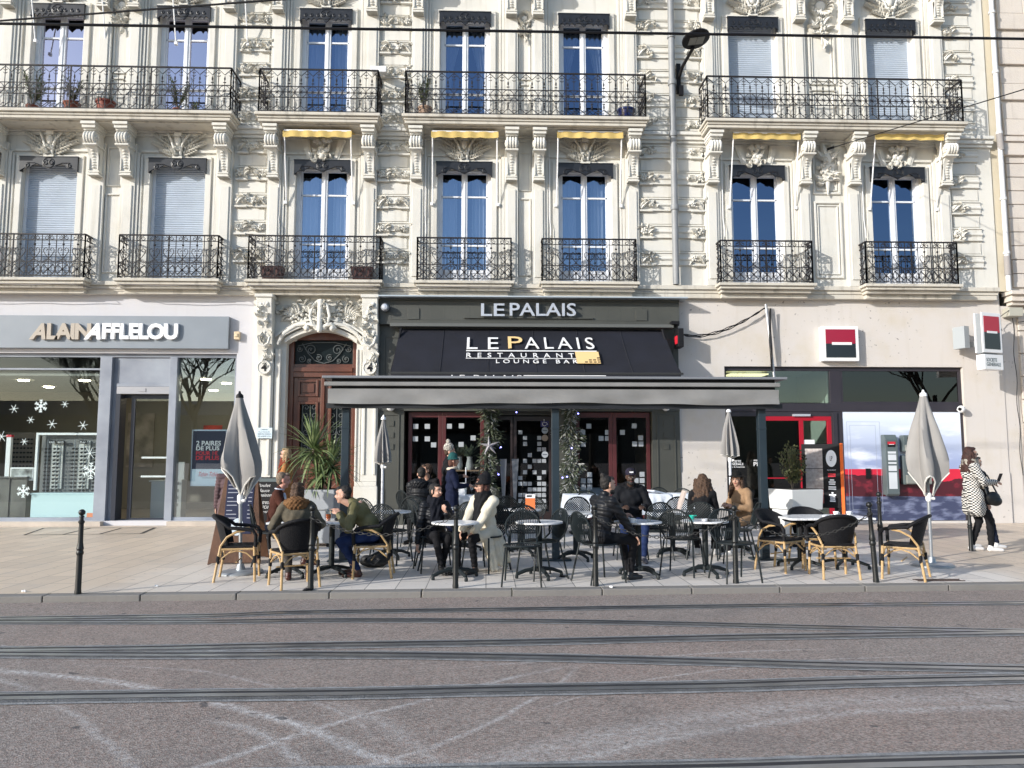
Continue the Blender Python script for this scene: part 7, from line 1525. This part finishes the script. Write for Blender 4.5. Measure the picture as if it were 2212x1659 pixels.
def person(loc, ang, label, pose='sit', skin='fair', sc=1.0, lean=0, side=0, turn=0, nod=0, rh=None, lh=None, rk=None, lk=None, rf=None, lf=None, top=None, bottom=None, shoe=None, hr=('short', H_BRN), hat=None, coat=0, bulk=0, puff=False, hip=None, scarf=None, face=True, hood=None, gender='m', shirt=None, rpalm=None, lpalm=None, glasses_=False, beard=None, collar=None):
    sit = pose == 'sit'; hz = hip if hip else (.53 if sit else .93); P = Vector((0, 0, hz))
    Ml = Matrix.Rotation(R(side), 4, 'Y') @ Matrix.Rotation(R(-lean), 4, 'X'); T = lambda x, y, z: P+(Ml @ Vector((x, y, z)))
    f_ = .92 if gender == 'f' else 1.0
    sh = {s: T(s*.175*f_, -.01, .45) for s in (-1, 1)}; neck = T(0, -.005, .50); chest = T(0, .0, .32); waist = T(0, 0, .14)
    hc = T(0, .035, .655); HM = Matrix.Translation(hc) @ Matrix.Rotation(R(-turn), 4, 'Z') @ Matrix.Rotation(R(-nod-lean*.35), 4, 'X') @ Matrix.Diagonal((.96, .96, .96, 1))
    hips = {s: P+Vector((s*.095, .0, -.02)) for s in (-1, 1)}
    ftd = {s: Vector((s*.13, .46 if sit else .02, .085)) for s in (-1, 1)}
    if rf: ftd[1] = Vector(rf)
    if lf: ftd[-1] = Vector(lf)
    knee = {}; ank = {}
    for s, k in ((1, rk), (-1, lk)):
        pole = Vector(k) if k else (Vector((s*.15, .5, 1.0)) if sit else Vector((0, 1, .1))); knee[s], ank[s] = ik(hips[s], ftd[s], .44, .43, pole)
    hd = {1: Vector(rh) if rh else (Vector((.14, .36, .62)) if sit else Vector((.24, .06, .80))), -1: Vector(lh) if lh else (Vector((-.14, .36, .62)) if sit else Vector((-.24, .06, .80)))}
    elb = {}; wr_ = {}
    for s in (-1, 1): elb[s], wr_[s] = ik(sh[s], hd[s], .29, .26, Vector((s*.6, -.5, -.8)))
    # ---- body: one continuous skin
    b = MB(); b.m = Matrix(); b.cap(neck-Vector((0, 0, .03)), hc-Vector((0, 0, .06)), .054, .052, 10)
    b.ball(T(0, 0, .34), (.13*f_, .085, .16), 12, 8); b.ball(T(0, 0, .12), (.12*f_, .085, .16), 12, 8); b.ball(P, (.14, .09, .10), 12, 8); b.cap(sh[-1], sh[1], .045, .045)
    for s in (-1, 1):
        b.cap(sh[s], elb[s], .040, .034); b.cap(elb[s], wr_[s], .034, .024); b.cap(hips[s], knee[s], .068, .048); b.cap(knee[s], ank[s], .046, .032); b.cap(ank[s]+Vector((0, -.02, -.04)), ank[s]+Vector((0, .12, -.06)), .030, .024)
        dv = (wr_[s]-elb[s]).normalized(); pl = {1: rpalm, -1: lpalm}[s]; pl = Vector(pl) if pl else Vector((-s*.6, 0, -1)); hand(b, wr_[s], dv, pl, side=s)
    b.m = HM
    b.ball((0, -.012, .030), (.075, .094, .088), 14, 10); b.ball((0, .022, -.03), (.062, .066, .075), 12, 8); b.ball((0, .052, -.088), (.026, .026, .022), 8, 6); b.ball((0, .066, .045), (.055, .028, .03), 10, 6)
    b.cap((0, .086, .018), (0, .103, -.022), .009, .0135, 8); b.ball((0, .097, -.026), (.017, .012, .009), 8, 5)
    for s in (-1, 1): b.ball((s*.074, -.008, -.008), (.011, .020, .030), 8, 6); b.ball((s*.034, .070, -.03), (.022, .02, .022), 8, 5); 
    body = solid(b, 'person', SK[skin], None, voxel=.0085, smooth=2, fac=.5); body.location = (*loc, 0); body.rotation_euler.z = R(ang-90); body.scale = (sc,)*3; tag(body, label, 'person')
    if face:
        for s in (-1, 1):
            e = MB(); e.m = HM; e.ball((s*.030, .0845, .010), (.0135, .008, .0065), 10, 6); eo = e.build('eye', M_EYW, body, smooth=60); e = MB(); e.m = HM; e.ball((s*.030, .0905, .010), (.0075, .004, .0065), 8, 5); e.tube([(s*.016, .090, .014), (s*.03, .0945, .0185), (s*.044, .087, .014)], .0022, 4); e.build('iris', M_EYE, eo)
            e = MB(); e.m = HM; e.tube([(s*.014, .095, .028), (s*.03, .097, .033), (s*.048, .086, .028)], .0036, 5); e.build('eyebrow', hr[1] if hr else H_BLK, body)
        e = MB(); e.m = HM; e.ball((0, .0865, -.054), (.021, .008, .0045), 10, 5); e.ball((0, .0865, -.0615), (.017, .008, .005), 10, 5); e.build('lips', M_LIP if skin != 'dark' else mat('lip_dark', (.12, .04, .035), .4), body, smooth=60)
    if glasses_:
        e = MB(); e.m = HM
        for s in (-1, 1): e.ball((s*.032, .099, .010), (.024, .006, .018), 10, 5); e.bar((s*.055, .095, .014), (s*.078, .0, .012), .003)
        e.bar((-.01, .104, .014), (.01, .104, .014), .003); e.build('sunglasses', M_BLK, body, smooth=60)
    if beard: e = MB(); e.m = HM; e.ball((0, .03, -.078), (.062, .064, .046), 12, 8); e.ball((0, .09, -.043), (.026, .009, .006), 8, 5); e.ball((0, .078, -.09), (.035, .03, .03), 8, 6); solid(e, 'beard', beard, body, .007, 2)
    # ---- hair
    if hr:
        kind, hm = hr; h = MB(); h.m = HM
        h.ball((0, -.036, .052), (.0795, .085, .080), 14, 10)
        if kind == 'short': h.ball((0, -.052, .0), (.070, .056, .070), 12, 8); h.ball((0, .045, .095), (.055, .045, .028), 10, 6)
        if kind == 'bun': h.ball((0, -.045, .01), (.078, .066, .08), 12, 8); h.ball((0, -.085, .12), .042, 10, 7); h.ball((0, .035, .09), (.06, .045, .03), 10, 6)
        if kind == 'bob': 
            h.ball((0, -.05, -.03), (.088, .065, .11), 12, 8); h.ball((0, .03, .1), (.062, .05, .03), 10, 6)
            for s in (-1, 1): h.cap((s*.074, .005, .04), (s*.076, .015, -.085), .026, .02, 8)
        if kind == 'tied': h.ball((0, -.045, .0), (.078, .066, .075), 12, 8); [h.cap((s*.068, .02, .05), (s*.072, .0, -.03), .018, .012, 8) for s in (-1, 1)]; h.ball((0, .04, .09), (.06, .042, .028), 10, 6)
        if kind in ('long', 'curly'):
            w = 1.35 if kind == 'curly' else 1.0; h.ball((0, -.06, -.05), (.10*w, .07*w, .13), 12, 8); h.ball((0, .03, .1), (.06, .045, .028), 10, 6)
            for i in range(16):
                a = pi*(1.0+i/15.0); x_, y_ = cos(a)*.085*w, sin(a)*.08*w-.01; z_ = .02
                for k in range(4): x2, y2, z2 = x_*(1.1+.02*k)+.012*sin(i*2.1+k*2), y_*1.04+.012*cos(i*1.7+k*2.3), z_-.085; h.cap((x_, y_, z_), (x2, y2, z2), .030, .027 if k < 3 else .012, 7); x_, y_, z_ = x2, y2, z2
        ho = solid(h, 'hair', hm, body, .0095, 2)
        displace(ho, (lambda c: .006*sin(c.x*95+c.z*60)*sin(c.z*75)) if kind in ('curly', 'long', 'bob') else (lambda c: .003*sin(c.x*150)*sin(c.z*120+c.y*90)))
    # ---- clothes
    if top:
        t = MB(); B_ = 1+bulk; t.ball(T(0, .0, .33), (.165*f_*B_, .115*B_, .155), 14, 10); t.ball(T(0, 0, .15), (.150*f_*B_, .115*B_, .15), 14, 10); t.ball(T(0, 0, .03), (.160*B_, .12*B_, .11), 14, 8); t.cap(sh[-1]+Vector((0, 0, -.01)), sh[1]+Vector((0, 0, -.01)), .066*B_, .066*B_)
        t.cap(T(0, -.01, .44), T(0, 0, .525), .085, .062, 12)
        for s in (-1, 1):
            dv = (wr_[s]-elb[s]); t.cap(sh[s], elb[s], .062*B_, .054*B_); t.cap(elb[s], elb[s]+dv*.93, .053*B_, .043*B_)
        if gender == 'f': [t.ball(T(s*.07, .075, .30), .062, 8, 6) for s in (-1, 1)]
        if coat:
            for s in (-1, 1):
                if sit: t.cap(hips[s]+Vector((0, -.02, .02)), hips[s]+(knee[s]-hips[s])*min(.62, coat)+Vector((s*.01, 0, .0)), .108, .085)
                else: t.cap(P+Vector((s*.075, 0, 0)), P+Vector((s*.095, .01, -coat*.44)), .125, .135); t.cap(P+Vector((s*.03, .0, 0)), P+Vector((s*.04, .01, -coat*.44)), .125, .135)
            if sit and coat > .9:
                for i in range(7): u = i/6; a_ = P+Vector((-.12+.10*(u-.3)*0, -.13+.26*u, -.01)); t.cap(a_, P+Vector((-.27+.03*sin(i*2.1), -.22+.40*u, -.45+.05*cos(i*1.7))), .060, .032)
                for i in range(5): u = i/4; t.cap(P+Vector((-.12+.24*u, -.12, .0)), P+Vector((-.24+.34*u, -.22, -.44+.04*cos(i*2))), .060, .032)
        to = solid(t, 'jacket' if not coat else 'coat', top, body, .012, 4)
        if puff: displace(to, lambda c: .010*abs(sin((c.z+.25*c.y)*pi/.058))-.004)
        else: displace(to, lambda c: .004*sin(c.z*38+c.x*22+c.y*13)+.003*sin(c.x*60-c.z*25))
        if collar is not None: k = MB(); k.tube([T(cos(a)*.088, sin(a)*.078+.0, .515+.012*sin(a)) for a in [i*pi/8 for i in range(16)]], .030, 8, True); solid(k, 'collar', collar, body, .01, 2)
    if hood: k = MB(); k.ball(T(0, -.10, .47), (.15, .08, .10), 12, 8); k.tube([T(cos(a)*.13, -.06+sin(a)*.09, .49) for a in [i*pi/8 for i in range(16)]], .045, 8, True); ho = solid(k, 'hood', hood, body, .011, 3); displace(ho, lambda c: .008*sin(c.x*120)*sin(c.z*110+c.y*80))
    if shirt: k = MB(); k.ball(T(0, .085, .40), (.05, .035, .09), 10, 8); k.tube([T(cos(a)*.066, sin(a)*.064, .527) for a in [i*pi/6 for i in range(12)]], .013, 6, True); solid(k, 'shirt', shirt, body, .009, 2)
    if scarf:
        k = MB()
        for j in range(3): k.tube([T(cos(a)*(.10-.008*j), sin(a)*.095+.01, .49+j*.034+.012*sin(2*a+j)) for a in [i*pi/8 for i in range(16)]], .036, 8, True)
        k.cap(T(.05, .09, .46), T(.06, .15, .12), .05, .045); k.cap(T(-.03, .1, .46), T(-.01, .16, .20), .045, .04); so_ = solid(k, 'scarf', scarf, body, .011, 3); displace(so_, lambda c: .005*sin(c.x*90+c.z*40))
    if bottom:
        t = MB(); t.ball(P+Vector((0, -.01, -.01)), (.165, .115, .11), 12, 8)
        for s in (-1, 1): t.cap(hips[s], knee[s], .088, .064); t.cap(knee[s], ank[s]+Vector((0, 0, .03)), .062, .046)
        bo = solid(t, 'trousers', bottom, body, .012, 3); displace(bo, lambda c: .003*sin(c.z*70+c.y*40))
    if shoe:
        for s in (-1, 1):
            k = MB(); a = ank[s]; fy = Vector((s*.03, 1, 0)).normalized()
            if rf is not None and s == 1 and len(rf) > 3: pass
            k.cap(a+Vector((0, -.03, -.045)), a+fy*.05+Vector((0, 0, -.048)), .040, .040); k.cap(a+fy*.05+Vector((0, 0, -.050)), a+fy*.165+Vector((0, 0, -.058)), .040, .030); k.cap(a+Vector((0, -.01, 0)), a+Vector((0, -.01, -.04)), .042, .042); k.cap(a+Vector((0, -.035, -.070)), a+fy*.17+Vector((0, 0, -.072)), .016, .016)
            solid(k, 'shoe', shoe, body, .009, 2)
    # ---- hats
    if hat:
        kind, hm = hat[0], hat[1]; k = MB(); k.m = HM
        if kind == 'beanie': k.ball((0, -.022, .075), (.090, .102, .105), 14, 10); k.tube([(cos(a)*.086, -.012+sin(a)*.100, .040) for a in [i*pi/10 for i in range(20)]], .018, 8, True)
        if kind == 'tall': k.ball((0, -.035, .085), (.092, .105, .11), 14, 10); k.ball((0, -.065, .145), (.066, .075, .085), 12, 8); k.tube([(cos(a)*.088, -.014+sin(a)*.102, .045) for a in [i*pi/10 for i in range(20)]], .020, 8, True)
        if kind == 'cap': k.ball((0, -.014, .070), (.086, .102, .078), 14, 10); k.add([], []); k.ball((0, .105, .058), (.066, .075, .010), 12, 6)
        if kind == 'brim': k.ball((0, -.015, .085), (.086, .100, .080), 14, 10); k.lathe([(.07, .062), (.155, .055), (.165, .062), (.155, .068), (.07, .075)], 24)
        if kind == 'pompom': k.ball((0, -.022, .080), (.092, .104, .105), 14, 10); k.ball((0, -.035, .205), .045, 10, 8)
        o = solid(k, 'hat', hm, body, .008, 1)
        if kind == 'cap': q = MB(); q.m = HM; q.box(-.03, .03, .082, .090, .078, .100); q.build('cap_badge', M_LTS, o)
    return body
def seat(kind, px, py, ang, lab, back=.0):
    x, y = GP(px, py); a = R(ang); put(kind, (x-cos(a)*back, y-sin(a)*back), ang, lab, GR[kind]); return (x, y)
C_BLK = cloth('black', (.010, .010, .012)); C_PUF = cloth('black_puffer', (.012, .013, .016), rough=.42, bump=.15); C_NAV = cloth('navy', (.008, .012, .035)); C_JEAN = cloth('jeans', (.009, .019, .065), c2=(.022, .038, .105)); C_DJ = cloth('dark_jeans', (.008, .012, .028))
C_OLV = cloth('olive_nylon', (.115, .105, .045), c2=(.16, .145, .075), rough=.6); C_PRK = cloth('olive_parka', (.075, .066, .048), c2=(.11, .095, .07)); C_FUR = cloth('brown_fur', (.10, .045, .018), c2=(.24, .13, .06), bump=1.0); C_BRJ = cloth('brown_wool', (.055, .018, .012))
C_CRM = cloth('cream_wool', (.62, .55, .42), c2=(.70, .64, .52), bump=.2); C_CML = cloth('camel', (.30, .19, .11)); C_CAR = cloth('caramel', (.32, .14, .05)); C_MAU = cloth('mauve', (.10, .065, .07)); C_GRN = cloth('teal_knit', (.018, .085, .085), bump=.6)
S_BRN = mat('brown_shoe', (.06, .018, .012), .35); S_BLK = mat('black_shoe', (.012, .012, .013), .4); S_WHT = mat('white_trainer', (.72, .70, .68), .5)
A2c, A2a = ch['A2']; A3c, A3a = ch['A3']
person((A2c[0]+.0, A2c[1]), 97, 'woman in an olive parka with brown fur collar seated with her back to the street', skin='fair', top=C_PRK, bulk=.22, coat=.35, bottom=cloth('grey_wool', (.05, .045, .042)), shoe=S_BRN, hr=('bob', H_BRN), hood=C_FUR, gender='f', turn=35, lean=14, rh=(.25, .42, .78), lh=(-.20, .30, .72), hip=.56, sc=.91)
person((A3c[0]+.03, A3c[1]), A3a, 'dark haired man in an olive green jacket and blue jeans leaning on the table', skin='fair', top=C_OLV, bulk=.12, bottom=C_JEAN, shoe=S_BRN, hr=('short', H_BLK), lean=38, nod=-12, rh=(.12, .50, .80), lh=(-.12, .46, .80), rf=(.14, .30, .085), lf=(-.1, .22, .085), hip=.54, sc=.98, side=0)
x, y = seat(0, 588, 1221, 14, 'dark chair under the ruddy man in the brown jacket'); person((x, y), 12, 'ruddy man with short greying hair in a brown jacket seated beyond the parka woman', skin='pink', top=C_BRJ, bottom=C_DJ, shoe=S_BRN, hr=('short', H_GRY), shirt=cloth('pale_shirt', (.5, .55, .65)), turn=-8, lean=8, rh=(.18, .42, .78), lh=(-.15, .40, .78), hip=.57, sc=.96)
x, y = GP(700, 1140); x, y = WP(618, 1080, -2.7)[0], -2.7; person((x, y), 180, 'blond woman in a caramel coat with a dark shoulder strap standing behind the yucca', pose='stand', skin='fair', top=C_CAR, coat=.7, bottom=C_JEAN, shoe=S_BLK, hr=('long', H_BLD), gender='f', turn=5, sc=.97, glasses_=True, scarf=cloth('rust_scarf', (.16, .035, .02)))
y = -5.2; x = WP(497, 1080, y)[0]; person((x, y), 100, 'person in a mauve quilted coat mostly hidden behind the folded parasol', pose='stand', skin='fair', top=C_MAU, coat=.6, bulk=.15, puff=True, bottom=C_BLK, shoe=S_BLK, hr=('short', H_BRN), sc=.86)
x = WP(905, 1060, -4.0)[0]; put(0, (x, -4.0), 75, 'chair under the man in the black hooded quilted jacket', GR[0]); person((x, -4.0), 75, 'dark haired man in black hooded quilted jacket, back to the street, at the wall table', skin='fair', top=C_PUF, bulk=.22, puff=True, bottom=C_BLK, shoe=S_BLK, hr=('short', H_BLK), hood=C_PUF, hip=.58, lean=8, turn=-20, sc=.98)
x = WP(932, 1060, -3.4)[0]; person((x, -3.4), -120, 'young woman in black with tied hair, hand on her cheek, at the back table', skin='fair', top=C_BLK, bottom=C_BLK, shoe=S_BLK, hr=('tied', H_BRN), gender='f', hip=.62, turn=35, lean=12, rh=(.09, .13, 1.13), lh=(-.12, .36, .78), rpalm=(0, -1, 0))
x = WP(967, 1060, -3.2)[0]; person((x, -3.2), 5, 'tall person in a black coat and patterned pompom hat standing at the restaurant window', pose='stand', skin='fair', top=C_BLK, coat=.95, bottom=C_BLK, shoe=S_BLK, hr=('short', H_BRN), hat=('pompom', mat('knit_pattern', (.03, .03, .05), .9, c2=(.65, .60, .50), scale=42)), sc=1.0, rh=(.12, .25, 1.15))
x = WP(976, 1060, -3.9)[0]; person((x, -3.9), 8, 'person in a long navy coat and teal green beanie standing at the restaurant window', pose='stand', skin='fair', top=C_NAV, coat=1.25, bulk=.08, bottom=C_BLK, shoe=S_BLK, hr=('bob', H_AUB), hat=('beanie', C_GRN), collar=cloth('fleece', (.6, .52, .42)), sc=.90, rh=(.10, .30, 1.12), turn=6, gender='f')
x, y = seat(0, 938, 1233, -72, 'slatted chair under the black haired woman with crossed legs'); person((x, y), -72, 'black haired woman in a dark quilted jacket and black scarf seated with crossed legs', skin='fair', top=C_PUF, bulk=.12, puff=True, bottom=cloth('track_black', (.010, .010, .012)), shoe=S_BLK, hr=('tied', H_BLK), scarf=cloth('navy_scarf', (.006, .007, .012)), gender='f', turn=-35, nod=-4, lean=2, rh=(.27, .04, .36), lh=(-.10, .26, .86), rf=(.03, .50, .14), lf=(-.02, .36, .085), hip=.50, sc=.90, lpalm=(0, .3, 1))
x, y = seat(1, 1048, 1233, 232, 'lattice chair under the woman in the cream coat'); person((x, y), 232, 'woman in a long cream coat, black scarf and tall black beanie seated sideways', skin='fair', top=C_CRM, coat=1.0, bulk=.30, bottom=C_BLK, shoe=S_BLK, hr=('bob', H_AUB), hat=('tall', C_BLK), scarf=C_BLK, gender='f', glasses_=True, turn=42, lean=4, rh=(.12, .40, .56), lh=(-.08, .38, .56), rf=(.12, .46, .085), lf=(-.05, .30, .085), hip=.54, sc=.93)
x, y = seat(0, 1296, 1256, 25, 'slatted chair under the bearded man in the black jacket'); person((x, y), 30, 'bearded young man in a black jacket seated half turned from the street', skin='fair', top=C_PUF, bulk=.10, puff=True, bottom=C_BLK, shoe=mat('black_trainer', (.015, .017, .02), .35), hr=('bun', H_BLK), turn=8, lean=10, rh=(.20, .44, .52), lh=(-.05, .42, .80), rf=(.12, .40, .085), lf=(-.02, .46, .085), hip=.56, sc=.96, beard=H_BLK, rpalm=(0, 0, -1))
x, y = seat(1, 1362, 1206, -92, 'lattice chair under the man with the dark cap'); person((x, y), -92, 'man in a dark cap and thick black coat seated facing the street', skin='dark', top=cloth('black_coat', (.009, .010, .013)), bulk=.28, bottom=C_JEAN, shoe=mat('grey_trainer', (.10, .10, .12), .5), hr=('short', H_BLK), hat=('cap', cloth('cap_navy', (.018, .016, .03))), hood=cloth('black_hood', (.008, .008, .010)), beard=H_BLK, lean=8, nod=4, rh=(.16, .34, .79), lh=(-.16, .34, .79), hip=.58, sc=.98)
x, y = seat(1, 1520, 1206, 70, 'lattice chair under the woman with very long wavy hair'); person((x, y), 70, 'woman with very long wavy brown hair seated with her back to the street', skin='fair', top=C_BLK, bottom=C_BLK, shoe=S_WHT, hr=('curly', H_BRN), gender='f', lean=6, turn=-10, hip=.57, sc=.93)
x, y = seat(1, 1608, 1196, 205, 'lattice chair under the woman with the black brimmed hat'); person((x, y), 205, 'woman in a camel coat and black brimmed hat seated facing left', skin='fair', top=C_CML, bulk=.15, coat=.5, bottom=C_BLK, shoe=S_WHT, hr=('long', H_BRN), hat=('brim', cloth('felt_black', (.008, .008, .008))), gender='f', lean=8, turn=-30, rh=(.10, .30, .80), lh=(-.14, .34, .80), hip=.57, sc=.94)
# standing pair on the right
M_HT = mat('houndstooth', (.5, .5, .5), .85); l = M_HT.node_tree.links; tc = N(M_HT, 'ShaderNodeTexCoord'); mp = N(M_HT, 'ShaderNodeMapping'); mp.inputs['Scale'].default_value = (0, 1, 1); mp.inputs['Location'].default_value = (.013, .007, .009); l.new(tc.outputs['Object'], mp.inputs['Vector']); ck = N(M_HT, 'ShaderNodeTexChecker', Scale=44.0); ck.inputs['Color1'].default_value = (.015, .015, .018, 1); ck.inputs['Color2'].default_value = (.62, .60, .56, 1); l.new(mp.outputs[0], ck.inputs['Vector']); l.new(ck.outputs[0], M_HT.node_tree.nodes['Principled BSDF'].inputs['Base Color'])
M_SCF = mat('striped_scarf', (.42, .38, .32), .9, c2=(.06, .055, .05), scale=7)
x, y = GP(2108, 1190); pw = person((x, y), -4, 'dark haired woman in a black and white houndstooth coat looking at her phone', pose='stand', skin='fair', top=M_HT, coat=.55, bulk=.14, bottom=C_BLK, shoe=S_WHT, hr=('long', hair('chestnut', (.022, .008, .006), (.055, .02, .014))), glasses_=True, gender='f', lean=-3, nod=8, rh=(.14, .30, 1.13), lh=(-.08, .32, 1.10), rf=(.10, .20, .085), lf=(-.06, -.02, .085), scarf=M_SCF, sc=.97)
d_ = Vector((cos(R(-4)), sin(R(-4)))); f = MB(); f.m = Matrix.Translation((x+d_.x*.41, y-.05, 1.13)) @ Matrix.Rotation(R(25), 4, 'Y'); f.box(-.006, .006, -.035, .035, -.03, .11); tag(f.build('phone', M_BLK, bevel=.003), 'dark phone held up by the houndstooth coat woman', 'phone')
f = MB(); f.m = Matrix.Translation((x+.17, y-.20, 0)); f.ball((.03, 0, .84), (.12, .05, .11), 14, 10); f.ball((.07, 0, .80), (.10, .06, .08), 12, 8); f.tube([(-.05, .02, .9), (-.08, .10, 1.2), (-.1, .18, 1.36)], .013, 6); f.tube([(.12, .02, .9), (.02, .10, 1.2), (-.1, .18, 1.36)], .013, 6); tag(f.build('handbag', mat('bag_black', (.010, .012, .014), .45), smooth=60), 'soft black shoulder bag hanging at the houndstooth coat woman\'s side', 'bag')
person((x+.33, y+.42), 5, 'person in a dark puffer and jeans standing just behind the houndstooth coat woman', pose='stand', skin='fair', top=cloth('dark_puffer', (.008, .010, .018), rough=.5), bulk=.2, puff=True, bottom=C_DJ, shoe=S_WHT, hr=('short', H_BLK), sc=.88, rf=(.14, .25, .085), lf=(-.05, -.1, .085))
bpy.data.scenes.remove(_tmp)
bpy.context.view_layer.update()
